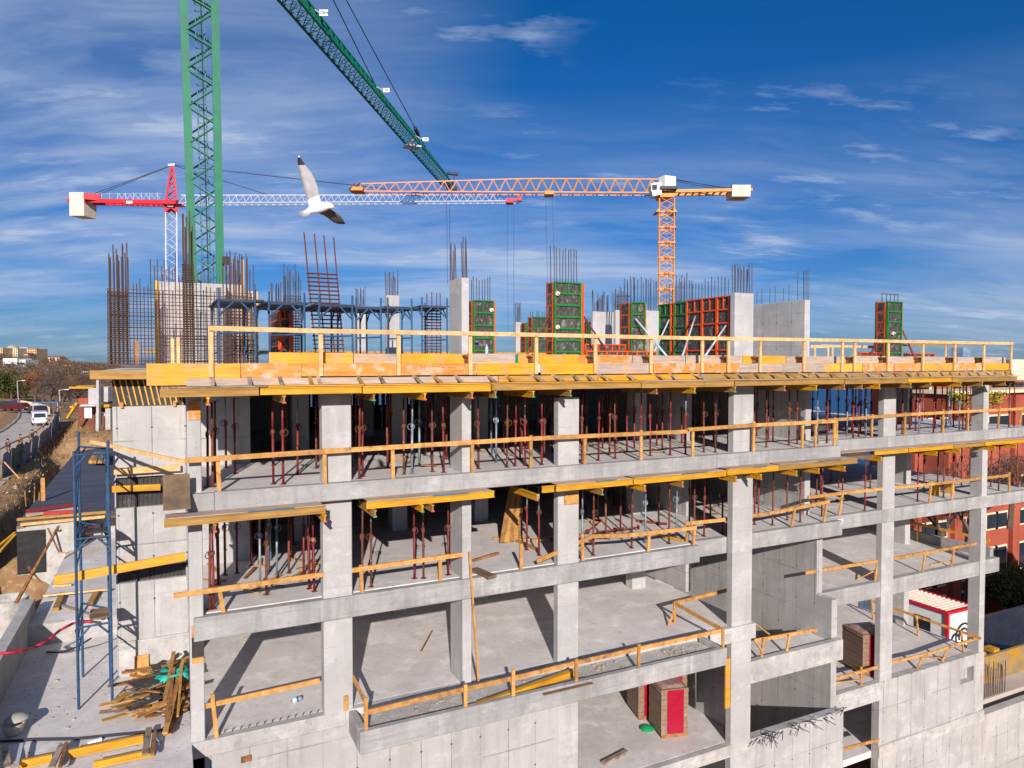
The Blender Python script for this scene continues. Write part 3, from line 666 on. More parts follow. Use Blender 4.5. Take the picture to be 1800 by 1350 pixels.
def cross_beam(px, Y, z, mat, label, back=2.0):
    x = xat(px, Y); m = MB(); hbeam(m, (x, Y, z), (x, Y + back, z))
    o = m.thing('formwork_beam', mat, label, 'formwork beam', HB)
    mm = MB(); mm.box(x - .045, x + .045, Y - .012, Y - .001, z - .1, z - .06); mm.build('end_mark', random.choice(['pink_paint', 'tarp_green']), o); return o
for i, px in enumerate([365, 499, 657, 747, 830, 871, 938, 1003, 1155, 1222, 1293, 1380, 1436, 1485, 1516, 1547, 1602, 1637, 1690, 1728, 1768]):
    cross_beam(px, 18.45 + (i % 3) * .12, -.94, 'beam_tan' if i % 3 else 'beam_yellow', 'tan beam end poking out below the deck edge shelf, %s from the corner end' % ordw(i))
# small slanting struts on the shelf
for i, px in enumerate([373, 438, 492, 545, 560, 630, 668, 728, 762, 802, 858, 892, 937, 973, 1008, 1031, 1053, 1102, 1150, 1180, 1217, 1231, 1271, 1297, 1325, 1352, 1380, 1407, 1432, 1458, 1486, 1522, 1546, 1570, 1592, 1612, 1632, 1652, 1668, 1686, 1700, 1716, 1732, 1748, 1766]):
    x = xat(px, 18.9); lean = 0 if px < 600 else random.uniform(.12, .42) * min(1, (px - 500) / 700); mt = 'wood_grey' if random.random() < .55 else ('beam_tan' if px < 1250 else 'wood_brown')
    m = MB(); m.bar((x + lean, 18.60 + random.uniform(-.04, .1), -.57), (x, 19.0, -.37), .06 if px > 1430 else .085, .045)
    m.thing('timber_strut', mt, '%s slanting strut bracing the deck edge boards, %s from the corner end' % ({'wood_grey': 'grey', 'beam_tan': 'tan', 'wood_brown': 'brown'}[mt], ordw(i)), 'timber strut', 'slanting struts on the deck edge shelf')
# wooden props behind the upper boards (dark clamps at the rail posts)
for i, px in enumerate([822, 935, 1040, 1138, 1275, 1330, 1408, 1496, 1554, 1616, 1672, 1723]):
    x = xat(px, 19.2); m = MB(); m.box(x - .09, x + .09, 19.06, 19.4, .0 + .17, .22); m.box(x - .03, x + .06, 19.06, 19.4, -.02, .17)
    m.thing('timber_bracket', 'wood_brown', 'dark brown bracket tying a deck guardrail post back, %s from the corner end' % ordw(i), 'bracket', 'brackets behind the deck guardrail posts')
# beams and sheets under the upper floor edge
ZF = -3.86
for a, b, z, mt, lab in [(284, 572, ZF, 'beam_tan', 'long weathered tan beam under the upper floor edge beside the corner column'),
        (643, 870, ZF, 'beam_yellow', 'bright yellow beam under upper floor edge between second and third columns'),
        (954, 976, ZF, 'beam_yellow', 'short stub of yellow beam beside the top of the fourth column'),
        (979, 1115, ZF, 'beam_yellow', 'yellow beam under the upper floor edge across the fourth column'),
        (1116, 1280, ZF, 'beam_yellow', 'bright yellow beam under upper floor edge short of the fifth column'),
        (1281, 1372, ZF + .02, 'beam_yellow', 'bright yellow beam under the upper floor edge across the fifth column'),
        (1371, 1511, ZF + .03, 'beam_tan', 'pale tan beam under the upper floor edge beyond the fifth column')]:
    edge_beam_thing(a, b, 18.72, z, mt, lab)
    if b - a > 40:
        m = MB(); x0, x1 = xat(a + 2, 18.7), xat(b - 6, 18.7); m.box(x0, x1, 18.68, 19.25, z + .104, z + .128)
        s = m.thing('plywood_sheet', 'grey_board', 'grey plywood sheet between upper floor edge and the ' + {284: 'tan beam by the corner column', 643: 'beam left of third column', 979: 'beam across the fourth column', 1116: 'beam short of the fifth column', 1281: 'beam across fifth column', 1371: 'beam beyond the fifth column'}[a], 'plywood', 'plywood sheets under the slab edges')
        m = MB(); xm = (x0 + x1) / 2; m.box(xm, xm + (x1 - x0) * .3, 18.674, 18.679, z + .102, z + .13); m.build('blue_edge', 'blue_paint', s)
for a, b, mt, lab in [(1541, 1600, 'beam_yellow', 'yellow beam under the set back upper floor edge beside the sixth column'), (1601, 1680, 'beam_yellow', 'dull yellow beam under the set back upper floor edge beyond the sixth column'), (1681, 1735, 'beam_tan', 'tan beam under the set back upper floor edge before the seventh column'), (1736, 1815, 'beam_yellow', 'bright yellow beam under the set back upper floor edge at the picture end')]:
    edge_beam_thing(a, b, 20.05, ZF + .02, mt, lab)
m = MB(); m.box(xat(1480, 20.0), xat(1815, 20.0), 19.98, 20.5, ZF + .124, ZF + .145); m.thing('plywood_sheet', 'grey_board', 'long grey plywood sheet under the set back end of upper floor', 'plywood', 'plywood sheets under the slab edges')
m = MB(); m.box(24.3, 25.9, 19.3, 21.5, ZF - .02, ZF + .1); m.thing('soffit_formwork', 'ply', 'dark brown formwork soffit at the step in the upper floor edge', 'formwork')
for i, (px, Y) in enumerate([(374, 18.6), (569, 18.5), (658, 18.5), (742, 18.55), (760, 18.5), (945, 18.6), (1060, 18.5), (1135, 18.45), (1202, 18.5), (1296, 18.5), (1340, 18.5), (1403, 18.5), (1442, 18.55), (1488, 18.5), (1552, 19.7), (1650, 19.8), (1691, 19.8), (1752, 19.8), (1790, 19.85)]):
    cross_beam(px, Y, ZF - .2, 'beam_yellow' if i % 2 or px > 1250 else 'beam_tan', 'beam end poking out under the upper floor edge, %s from the corner end' % ordw(i), 1.8)
# corner brackets of planks at the near corner
m = MB(); m.bar(PY(160, 776, 23.9), PY(324, 812, 20.0), .06, .1); m.thing('timber_plank', 'wood_pale', 'long plank slanting from scaffold top to the corner column', 'plank')
m = MB(); m.bar(PY(158, 659, 24.3), PY(275, 659, 24.3), .08, .26); m.thing('formwork_beam', 'beam_tan', 'pale tan beam jutting out from the deck corner over the terrace', 'formwork beam', HB)
for i, (a, b, Y, mt, lab) in enumerate([((200, 829), (317, 822), 24.5, 'wood_pale', 'pale plank across the corner wall below its upper lift'), ((191, 860), (282, 856), 24.5, 'beam_yellow', 'dull yellow beam across the corner wall above its middle lift'),
        ((95, 1020), (326, 978), 23.4, 'yellow', 'long bright yellow beam crossing the scaffold and the corner wall')]):
    m = MB(); p, q = PY(a[0], a[1], Y), PY(b[0], b[1], Y)
    if 'long bright' in lab: p = PF(a[0], a[1], p.dot(FW) * .985)
    m.bar(p, q, .08, .19 if i < 2 else .25); m.thing('formwork_beam', mt, lab, 'formwork beam', HB)
for za, zb, lab in ((-4.5, -3.55, 'upper'), (-6.84, -6.4, 'lower')):
    m = MB(); m.box(XL0 + .05, XL1, 24.86, 24.89, za, zb); m.thing('gap_shade_sheet', 'ply_black', 'black sheet painting the shade in the %s gap of the corner wall' % lab, 'formwork', 'sheets in the gaps of the corner wall')  # black sheet stands in for the darkness inside the gap
pan = MB(); pan.box(XL0, .5, 24.86, 24.9, -1.36, -.52); panel = pan.thing('wall_formwork', 'ply_black', 'black formwork with slanting yellow battens above the corner wall', 'formwork')
for i in range(13):
    x = XL0 + .2 + i * .16
    m = MB(); m.bar((x, 24.83, -1.34), (x - .16, 24.83, -.54), .04, .03, up=(0, 1, 0)); m.build('batten', 'yellow_old', panel)
m = MB(); x0, x1 = xat(283, 19.0), xat(331, 19.0); z1, z0 = zat(300, 836, 19.0), zat(300, 893, 19.0)
m.box(x0, x1, 19.1, 19.14, z0 + .3, z1); m.prism([(x0, 19.1, z0 + .3), (x1, 19.1, z0 + .3), (x1, 18.7, z0), (x0, 18.7, z0)], (0, 0, .03)); m.thing('plywood_sheet', 'ply', 'folded brown plywood sheets shielding the corner column at upper floor level', 'plywood')
for i, (px, py) in enumerate([(214, 711), (307, 708)]):
    p = PY(px, py, 24.65); m = MB(); m.box(p.x - .04, p.x + .04, 24.62, 24.69, p.z - .11, p.z + .06); m.thing('timber_stub', 'wood', 'short orange timber stub over the corner wall top, %s' % ('at its outer end' if i == 0 else 'at its column end'), 'timber')
# ------------------------------------------------------------------ steel props
PROP_H = 2.3
def make_prop(style):
    body = {'red': 'steel_red', 'rust': 'steel_rust', 'galv': 'steel_galv', 'mix': 'steel_red'}[style]
    top = {'red': 'steel_red', 'rust': 'steel_rust', 'galv': 'steel_galv', 'mix': 'steel_galv'}[style]
    r = root('steel_prop', '', 'prop', (0, 0, 0), 'steel props holding up the floor formwork')
    m = MB(); m.tube((0, 0, .012), (0, 0, 1.46), .035, 8); m.build('outer_tube', body, r, True)
    m = MB(); m.tube((0, 0, 1.47), (0, 0, PROP_H - .012), .027, 8); m.build('inner_tube', top, r, True)
    m = MB(); m.box(-.075, .075, -.075, .075, 0, .012); m.build('base_plate', body, r)
    m = MB(); m.box(-.08, .08, -.08, .08, PROP_H - .012, PROP_H); m.build('head_plate', top, r)
    m = MB(); m.tube((0, 0, 1.42), (0, 0, 1.52), .055, 8)
    pts = [V((.11 * math.cos(t * math.pi / 4) + .03, .02, 1.44 + .1 * math.sin(t * math.pi / 4))) for t in range(9)]
    m.path(pts, .011, 4); m.build('collar', 'steel_rust' if style != 'galv' else 'steel_galv', r)
    return r
PROTO = {s: make_prop(s) for s in ('red', 'rust', 'galv', 'mix')}
used = set()
SN = {'red': 'red', 'rust': 'rust brown', 'galv': 'grey galvanized', 'mix': 'red and silver'}
def bay(x):
    return ORD[sum(x > c for c in (3.9, 8, 11.6, 19, 24.5, 28.5, 35.5))]
allp = []
def place_prop(x, y, z, style, level, row, tilt=(0, 0), sc=1.0):
    if style in used: o = copy_tree(PROTO[style])
    else: o = PROTO[style]; used.add(style)
    o.location = (x, y, z); o.rotation_euler = (tilt[0], tilt[1], random.uniform(0, 6.28)); o.scale = (1, 1, sc)
    o['label'] = '%s steel prop in the %s bay of %s open floor, %s row' % (SN[style], bay(x), level, row); allp.append(o)
ROWN = ['front', 'second', 'third', 'fourth', 'fifth', 'sixth', 'rearmost']
frontA = [(363, 'rust'), (372, 'rust'), (478, 'red'), (494, 'red'), (628, 'rust'), (638, 'red'), (709, 'rust'), (722, 'galv'), (762, 'rust'), (776, 'red'), (806, 'rust'), (842, 'rust'), (889, 'rust'), (907, 'red'), (923, 'mix'), (950, 'red'), (977, 'red'), (1026, 'rust'), (1051, 'red'), (1085, 'rust'), (1127, 'red'), (1150, 'red'), (1179, 'red'), (1205, 'mix'), (1243, 'rust'), (1256, 'rust')]
frontA2 = [(1346, 'rust'), (1394, 'rust'), (1410, 'red'), (1441, 'galv'), (1460, 'red'), (1500, 'red'), (1513, 'red'), (1524, 'galv'), (1557, 'red'), (1568, 'rust'), (1590, 'rust'), (1616, 'galv'), (1640, 'red'), (1653, 'rust'), (1684, 'galv'), (1693, 'red'), (1702, 'rust'), (1735, 'red'), (1773, 'rust'), (1790, 'red')]
def rt(): return (random.uniform(-.012, .012), random.uniform(-.012, .012))
for px, s in frontA: place_prop(xat(px, 20.0), 20.0 + random.uniform(-.2, .2), ZA, s, 'upper', 'front', rt(), 2.24 / PROP_H)
for px, s in frontA2:
    Y = 20.3 if px < 1470 else 21.2
    place_prop(xat(px, Y), Y + random.uniform(-.15, .2), ZA, s, 'upper', 'front', rt(), 2.24 / PROP_H)
def blocked(x, y):
    for c in COLS:
        if c[0] - .15 < x < c[1] + .15 and c[2] - .15 < y < c[3] + .15: return True
    return (.5 < x < 2.6 and y > 24.2) or 19.2 < x < 20.1 and y > 23 or 24 < x < 24.9 and y > 21.1 or x < 1.0
def styl():
    r = random.random(); return 'red' if r < .42 else 'rust' if r < .78 else 'galv' if r < .9 else 'mix'
for k, Y in enumerate((21.3, 22.5, 23.8, 25.4, 27.8, 31.0)):
    x = 1.3 + .25 * k
    while x < (38 if k < 4 else 30):
        if k == 0 and x > 24: x += .6
        xx, yy = x + random.uniform(-.25, .25), Y + random.uniform(-.25, .25) + (.9 if x > 24.6 and k == 0 else 0)
        if not blocked(xx, yy) and not (2.4 < xx < 3.3 and k < 2): place_prop(xx, yy, ZA, styl(), 'upper', ROWN[k + 1], rt(), 2.24 / PROP_H)
        x += (1.15, 1.2, 1.3, 1.6, 2.4, 3.0)[k] * random.uniform(.8, 1.2)
sc_ = root('slatted_screen', 'dark slatted timber screen closing the rear of upper open floor behind the props', 'screen', (8.5, 35.0, ZA))
x = 5.7
while x < 11.5:
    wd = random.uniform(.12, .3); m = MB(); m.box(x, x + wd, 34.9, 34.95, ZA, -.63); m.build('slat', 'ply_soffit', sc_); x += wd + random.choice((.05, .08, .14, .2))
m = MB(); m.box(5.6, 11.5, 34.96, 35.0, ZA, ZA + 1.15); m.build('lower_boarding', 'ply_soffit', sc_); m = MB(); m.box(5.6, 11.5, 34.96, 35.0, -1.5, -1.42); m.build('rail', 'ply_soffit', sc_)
# middle floor, picked out one by one: (px, row depth, style)
frB = [(363, 20.0, 'rust'), (370, 20.0, 'red'), (453, 21.6, 'galv'), (464, 20.6, 'rust'), (549, 20.3, 'red'), (540, 20.6, 'red'), (634, 20.1, 'rust'), (650, 20.0, 'rust'), (727, 20.2, 'red'), (743, 20.1, 'rust'), (787, 20.1, 'red'), (926, 21.6, 'mix'), (948, 20.8, 'mix'), (974, 20.6, 'rust'), (1024, 20.2, 'galv'), (1044, 20.0, 'rust'), (1066, 21.8, 'rust'), (1092, 22.6, 'red'), (1112, 20.2, 'rust'), (1136, 20.6, 'galv'), (1160, 22.6, 'rust'), (1178, 20.1, 'rust'), (1191, 20.6, 'galv'), (1214, 21.8, 'rust'), (1223, 20.6, 'rust'), (1240, 20.4, 'red'), (1251, 22.4, 'rust'), (1272, 20.4, 'red'), (1301, 20.4, 'red'), (1323, 20.4, 'red'), (1329, 21.0, 'red'), (1336, 22.0, 'rust'), (1361, 20.6, 'rust'), (1387, 21.0, 'rust'), (1410, 20.5, 'red'), (1438, 22.8, 'rust'), (1448, 20.9, 'rust'), (1524, 20.9, 'red'), (1533, 24.5, 'rust'), (1617, 21.2, 'red'), (1628, 23.2, 'rust'), (1652, 24.2, 'red'), (1663, 21.3, 'rust'), (1680, 23.2, 'red'), (1694, 23.0, 'red'), (1711, 21.2, 'rust'), (1746, 22.0, 'rust'), (1760, 21.2, 'rust'), (1793, 21.4, 'rust')]
for px, Y, s in frB: place_prop(xat(px, Y), Y, ZB, s, 'middle', 'front' if Y < 21 else 'second', rt(), 2.32 / PROP_H)
for i in range(22):
    x, y = random.uniform(1.2, 4.0), random.uniform(21.0, 26)
    if not blocked(x, y) and not (x > 2.4 and y < 21.5): place_prop(x, y, ZB, styl(), 'middle', 'second' if y < 22.5 else 'third' if y < 24 else 'fourth', rt(), 2.32 / PROP_H)
for i in range(26):
    x, y = random.uniform(12.5, 33), random.uniform(23.0, 29)
    if not blocked(x, y) and not 19.4 < x < 24.6: place_prop(x, y, ZB, styl(), 'middle', 'third' if y < 25.5 else 'fourth', rt(), 2.32 / PROP_H)
print('props', len(allp))
# props lying on the middle floor
for i in range(16):
    if i < 7: x, y = random.uniform(12.3, 14.6), random.uniform(21.2, 22.8)
    else: x, y = random.uniform(25.0, 27.4), random.uniform(22.0, 24.0)
    o = copy_tree(PROTO[random.choice(['red', 'red', 'rust'])]); o.location = (x, y, ZB + .06 + .05 * (i % 3)); o.rotation_euler = (0, math.pi / 2, random.uniform(-.5, .6) if i % 3 else random.uniform(0, 3)); o.scale = (1, 1, .8)
    o['label'] = 'steel prop lying in a heap on middle floor ' + ('beside the fourth column' if i < 7 else 'beyond the stair wall'); o['group'] = 'steel props lying on the middle floor'
# ------------------------------------------------------------------ rebar cages and meshes on the deck
def cage(label, px0, px1, Y, depth, ytop, ytie, nv, nt_, lean=0, mat='rebar', r=.018, ybase=None, vary=.3, side=2, tr=None, group='reinforcement cages standing on the deck'):
    """vertical bars round a rectangle, with stirrups up to the height of pixel row ytie"""
    x0, x1 = xat(px0, Y), xat(px1, Y); pm = (px0 + px1) / 2
    zt, zs = zat(pm, ytop, Y), zat(pm, ytie, Y); zb = ZD
    rt_ = root('rebar_cage', label, 'rebar cage', ((x0 + x1) / 2, Y + depth / 2, zb), group)
    def sh(x, y, z): return (x + lean * (z - zb), y, z)
    for j in range(side):
        y = Y + depth * j / max(1, side - 1)
        for i in range(nv):
            x = x0 + (x1 - x0) * i / max(1, nv - 1) + random.uniform(-.012, .012); zz = zt - random.uniform(0, vary)
            rod('vertical_bar', sh(x, y, zb), sh(x + random.uniform(-.03, .03), y, zz), r, mat, rt_)
    for k in range(nt_):
        z = zb + .12 + (zs - zb - .12) * k / max(1, nt_ - 1)
        m = MB(); a = .03; t = tr or r * .6
        c = [sh(x0 - a, Y - a, z), sh(x1 + a, Y - a, z), sh(x1 + a, Y + depth + a, z), sh(x0 - a, Y + depth + a, z), sh(x0 - a, Y - a, z)]
        m.path(c, t, 4); m.build('stirrup', mat, rt_)
    return rt_
YM = 28.0
cage('thick rusty rebar column cage at the outer corner of the deck with tallest bars', 194, 224, YM, .55, 419, 512, 5, 34, mat='rebar', r=.02, vary=1.0, side=3)
cage('thick rusty rebar column cage standing before the concrete deck wall', 325, 341, 26.6, .35, 368, 465, 4, 40, mat='rebar', r=.02, vary=.9, side=3)
cage('slim rusty bar cage at the scaffold end of the wall mesh', 400, 436, 28.6, .3, 432, 520, 6, 22, mat='rebar', r=.017, vary=.5)
cage('dense dark rebar cage behind the small orange formwork', 503, 529, 27.0, .4, 455, 520, 5, 24, mat='rebar_grey', r=.018, vary=.9)
cage('sparse dark bar cage rising behind the orange formwork top', 481, 502, 29.0, .4, 482, 540, 4, 10, mat='rebar_grey', r=.022, vary=.5)
cage('tall leaning reddish ladder like rebar cage between two blue scaffolds', 557, 606, 25.4, .12, 411, 482, 4, 22, lean=-.085, mat='rebar_red', r=.026, vary=.25, side=1, tr=.02)
cage('slender straight reddish rebar cage beside the big bare deck column', 751, 775, 27.0, .3, 512, 546, 4, 18, mat='rebar_red', r=.022, vary=.15, side=1, tr=.016)
cage('thin grey bar cluster over the far pale deck columns', 1052, 1066, 39.0, .5, 512, 560, 4, 4, mat='rebar_grey', r=.028, vary=.8)
cage('hooked grey bar cluster behind the small orange and green formwork', 1092, 1108, 39.0, .5, 500, 520, 4, 8, mat='rebar_grey', r=.028, vary=.6)
cage('grey bar cluster behind the long formwork wall near the orange crane', 1198, 1216, 33.0, .5, 478, 530, 5, 5, mat='rebar_grey', r=.026, vary=.5)
# the wall mesh: one thing, each bar a part
mx0, mx1 = xat(190, YM), xat(452, YM); mz = zat(320, 512, YM)
mesh_ = root('rebar_mesh', 'wide rusty rebar wall mesh standing along the corner of the deck', 'rebar mesh', ((mx0 + mx1) / 2, YM, ZD))
for i in range(44):
    x = mx0 + (mx1 - mx0) * i / 43; tall = random.choice((0, .1, .2, .4, .9, 1.1)); y = YM + .02 + .16 * (i % 2)
    rod('vertical_bar', (x, y, ZD), (x + random.uniform(-.03, .03), y, mz + tall), .016, 'rebar' if random.random() < .7 else 'rebar_red', mesh_)
for k in range(20):
    z = ZD + .1 + (mz - ZD - .1) * k / 19
    for dy in ((0, .18) if k % 3 == 0 else (0,)): rod('horizontal_bar', (mx0, YM + dy, z + random.uniform(-.02, .02)), (mx1, YM + dy, z + random.uniform(-.03, .03)), .011, 'rebar_red' if dy == 0 else 'rebar', mesh_)
for px, pt in ((303, 595), (313, 593), (240, 600)):
    m = MB(); p = PY(px, pt, 24); m.box(p.x - .05, p.x + .05, 24, 24.05, ZD, p.z); m.thing('timber_stake', 'wood_pale' if px != 240 else 'wood_brown', {303: 'thin pale upright timber stake before the deck wall mesh', 313: 'second thin pale upright stake beside the first before the deck wall mesh', 240: 'brown stake tied to the wall mesh near the corner cage'}[px], 'timber')
# ------------------------------------------------------------------ blue trestle scaffolds on the deck
def trestle(label, px0, px1, ytop, Y, d=3.4, rail=True, boards=True):
    x0, x1 = xat(px0, Y), xat(px1, Y); zt = zat((px0 + px1) / 2, ytop, Y)
    r = root('trestle_scaffold', label, 'scaffold', ((x0 + x1) / 2, Y + d / 2, ZD), 'blue trestle scaffolds on the top deck')
    for x in (x0, x1):
        m = MB()
        for y in (Y, Y + d): m.tube((x, y, ZD), (x, y, zt + .35 if y == Y or x == x1 else zt + .1), .034, 6)
        for z in (zt - .05, ZD + .35): m.tube((x, Y, z), (x, Y + d, z), .026, 5)
        m.tube((x, Y, zt - .4), (x, Y + .45, zt - .06), .028, 5); m.tube((x, Y + d, zt - .4), (x, Y + d - .45, zt - .06), .028, 5)
        m.build('end_frame', 'scaffold_blue', r)
    m = MB()
    s = 1 if x1 > x0 else -1
    m.tube((x0, Y, ZD + .9), (x1, Y, ZD + .95), .03, 5)
    m.tube((x0 , Y, zt - .45), (x0 + .4, Y, zt - .05), .03, 5); m.tube((x1, Y, zt - .45), (x1 - .4, Y, zt - .05), .03, 5); m.tube((x0, Y, zt - .03), (x1, Y, zt - .03), .026, 5)
    m.build('brace', 'scaffold_blue', r)
    n = 4
    for i in range(n):
        m = MB(); ya, yb = Y + d * i / n + .015, Y + d * (i + 1) / n - .015
        m.box(x0 - .12 + random.uniform(-.1, .1), x1 + .12 + random.uniform(-.1, .15), ya, yb, zt, zt + .045); m.build('platform_board', 'scaffold_board', r)
    return r
trestle('blue trestle scaffold with dark boards standing before the concrete deck wall', 386, 450, 528, 22.2)
trestle('blue trestle scaffold with dark boards around the small orange formwork', 474, 536, 533, 23.0)
trestle('blue trestle scaffold with dark boards beside the tall leaning rebar cage', 562, 620, 537, 23.6)
trestle('blue trestle scaffold with dark boards before the two slim bare deck columns', 627, 670, 541, 24.4, 3)
trestle('blue trestle scaffold with dark boards joined to its neighbour before the slender reddish cage', 682, 724, 541, 24.8, 3)
trestle('blue trestle scaffold with dark boards nearest the big bare deck column', 742, 786, 539, 26.0, 2.6)
# ------------------------------------------------------------------ panel formwork on the deck
FG = 'steel framed formwork on the top deck'
def shutter(parent, p0, p1, z0, z1, mat, nrib, out, split=True, th=.10):
    """one framed panel from p0 to p1 (plan points); out = unit vector towards the ribs"""
    p0, p1, o = V(p0), V(p1), V(out); d = (p1 - p0); L = d.length; d.normalize()
    def seg(a, b, za, zb, ww, dep):
        m.prism([p0 + d * a + V((0, 0, za)), p0 + d * b + V((0, 0, za)), p0 + d * b + V((0, 0, zb)), p0 + d * a + V((0, 0, zb))], o * dep)
    m = MB(); e = .055
    seg(0, e, z0, z1, 0, th); seg(L - e, L, z0, z1, 0, th); seg(e, L - e, z0, z0 + e, 0, th - .004); seg(e, L - e, z1 - e, z1, 0, th - .004)
    for k in range(1, nrib): 
        z = z0 + (z1 - z0) * k / nrib; seg(e, L - e, z - .035, z + .035, 0, th - .008)
    if split: seg(L / 2 - .02, L / 2 + .02, z1 - (z1 - z0) / nrib, z1 - e, 0, th - .02)
    m.build('frame', mat, parent)
    m = MB(); m.prism([p0 + d * .01 + V((0, 0, z0 + .01)), p0 + d * (L - .01) + V((0, 0, z0 + .01)), p0 + d * (L - .01) + V((0, 0, z1 - .01)), p0 + d * .01 + V((0, 0, z1 - .01))], o * .025); m.build('plywood_face', 'form_ply', parent)
def col_form(label, pxa, px0, px1, pxb, ytop, Y, nrib, front='form_green', flank='form_orange', bars=8, btop=None, ties=()):
    """pxa..px0 flank towards -X, px0..px1 front, px1..pxb edge of the far flank"""
    x0, x1 = xat(px0, Y), xat(px1, Y); z1 = zat((px0 + px1) / 2, ytop, Y); z0 = ZD + .02
    d = max(.5, min(2.2, PX(pxa, 637, x0).y - Y))
    r = root('column_formwork', label, 'formwork', ((x0 + x1) / 2, Y + d / 2, z0), FG)
    shutter(r, (x0, Y, 0), (x1, Y, 0), z0, z1, front, nrib, (0, -1, 0))
    shutter(r, (x0, Y + d, 0), (x1, Y + d, 0), z0, z1, front, nrib, (0, 1, 0))
    shutter(r, (x0 - .002, Y + .03, 0), (x0 - .002, Y + d, 0), z0, z1 - .03, flank, nrib, (-1, 0, 0), False, .035)
    w = max(.1, xat(pxb, Y) - x1)
    shutter(r, (x1 + .002, Y - .02, 0), (x1 + .002, Y + d, 0), z0, z1 - .03, flank, nrib, (1, 0, 0), False, w)
    if btop:
        zb = zat((px0 + px1) / 2, btop, Y)
        for i in range(bars):
            x = x0 + .1 + (x1 - x0 - .2) * (i // 2 * 2) / max(1, bars - 2); y = Y + .12 + (d - .25) * (i % 2)
            rod('starter_bar', (x, y, z1 - .6), (x + random.uniform(-.04, .04), y, zb - random.uniform(0, .2)), .02, 'rebar_grey', r)
    for tx, tz in ties:
        p = PY(tx, tz, Y - .12); m = MB(); m.tube((p.x, Y - .16, p.z), (p.x, Y - .02, p.z), .09, 10); m.tube((p.x, Y - .26, p.z), (p.x, Y - .16, p.z), .035, 8); m.build('tie_nut', 'ballast', r)
    return r
def push_prop(label, top, bot, mat, group='slanting push props bracing the deck formwork'):
    r = root('push_prop', label, 'prop', bot, group)
    t, b = V(top), V(bot); mid = b.lerp(t, .45)
    m = MB(); m.tube(b, mid, .05, 8); m.build('outer_tube', mat, r, True)
    m = MB(); m.tube(mid, t, .038, 8); m.build('inner_tube', mat, r, True)
    m = MB(); m.box(b.x - .1, b.x + .1, b.y - .1, b.y + .1, b.z - .02, b.z + .015); m.build('foot_plate', mat, r)
    return r
col_form('tall green framed column formwork with orange flanks and grey bars on top', 962, 973, 1020, 1026, 496, 25.0, 7, bars=10, btop=430, ties=((980, 516), (980, 575)))
col_form('green framed column formwork beside the big bare deck column with one orange flank', 825, 831, 867, 868, 528, 29.0, 5, bars=8, btop=485, ties=((864, 545),))
col_form('small orange and green formwork before the far pale deck columns', 1091, 1107, 1132, 1134, 531, 27.0, 5, bars=8, btop=483)
col_form('lone green formwork with orange edge near the far end of the deck', 1540, 1556, 1582, 1585, 530, 24.0, 6, bars=0, ties=((1570, 586),))
col_form('low green formwork half hidden behind the tall green formwork', 929, 936, 962, 964, 557, 36.0, 4, bars=6, btop=543)
col_form('far narrow green and orange formwork beside a pale column stub', 917, 924, 928, 930, 567, 43.0, 4, bars=0)
col_form('far small green formwork behind the tall green one', 1020, 1028, 1041, 1043, 566, 42.0, 4, bars=6, btop=556)
col_form('small orange formwork inside a blue trestle scaffold near the deck corner', 477, 492, 511, 513, 545, 26.5, 6, front='form_orange', bars=0)
for (a, b, lab) in (((675, 434), None, ''),): pass
# hooked bars over the lone formwork
lf = root('rebar_stirrups', 'row of dark hooked bars on top of the lone far end formwork', 'rebar', (xat(1569, 24.3), 24.3, zat(1569, 530, 24)))
for i, px in enumerate((1550, 1558, 1565, 1572, 1578)):
    x = xat(px, 24.3); z = zat(1569, 517, 24.3); rod('hooked_bar', (x, 24.35, .3), (x, 24.35, z), .02, 'rebar_grey', lf)
rod('top_bar', (xat(1548, 24.3), 24.35, zat(1569, 517, 24.3)), (xat(1579, 24.3), 24.35, zat(1569, 517, 24.3)), .02, 'rebar_grey', lf)
# long formwork wall running back from the column: green half and orange half
xe = xat(1283, 24.3)
ya, yb = 24.3, PX(1160, 637, xe).y
ztf = zat(1281, 519, 24.3)
lw_ = root('wall_formwork', 'long formwork wall running back from a bare column, orange near half and green far half', 'formwork', (xe, (ya + yb) / 2, ZD), FG)
ys = [ya]
for px in (1261, 1235, 1208, 1187, 1180, 1160): ys.append(PX(px, 637, xe).y)
for i in range(len(ys) - 1):
    mat = 'form_orange' if i in (0, 1, 2, 4) else 'form_green'
    shutter(lw_, (xe, ys[i + 1] - .01, 0), (xe, ys[i], 0), ZD + .02, ztf + (0 if i < 3 else -.05), mat, 5, (-1, 0, 0), i not in (4,))
for i in range(22):
    y = ya + .3 + i * (yb - ya - .4) / 21; rod('starter_bar', (xe + .15, y, ztf - .3), (xe + .15, y, ztf + random.uniform(.75, 1.0)), .02, 'rebar_grey', lw_)
def gp(px, py, Y): return PY(px, py, Y)
push_prop('white slanting push prop against the green part of the long formwork wall', PX(1176, 562, xe - .12), V((PX(1150, 640, xe - 1.6).x, PX(1176, 562, xe).y - .5, ZD + .02)), 'crane_white')
t = PX(1222, 556, xe - .15); push_prop('long white slanting push prop in the middle of the long formwork wall', t, (t.x - 2.2, t.y - 1.6, ZD + .02), 'crane_white')
t = PX(1276, 572, xe - .15); push_prop('white slanting push prop by the orange end of the long formwork wall', t, (t.x - 1.9, t.y - .5, ZD + .02), 'crane_white')
t = PY(1117, 560, 26.8); push_prop('white slanting push prop leaning on the small orange and green formwork', t, (t.x + 1.2, 25.6, ZD + .02), 'crane_white')
t = PY(971, 545, 25.2); push_prop('rusty slanting push prop on the near side of the tall green formwork', t, (t.x - 1.7, 24.6, ZD + .02), 'steel_rust')
t = PY(1026, 556, 25.2); push_prop('dark red slanting push prop on the far side of the tall green formwork', t, (t.x + 1.15, 24.6, ZD + .02), 'steel_red')
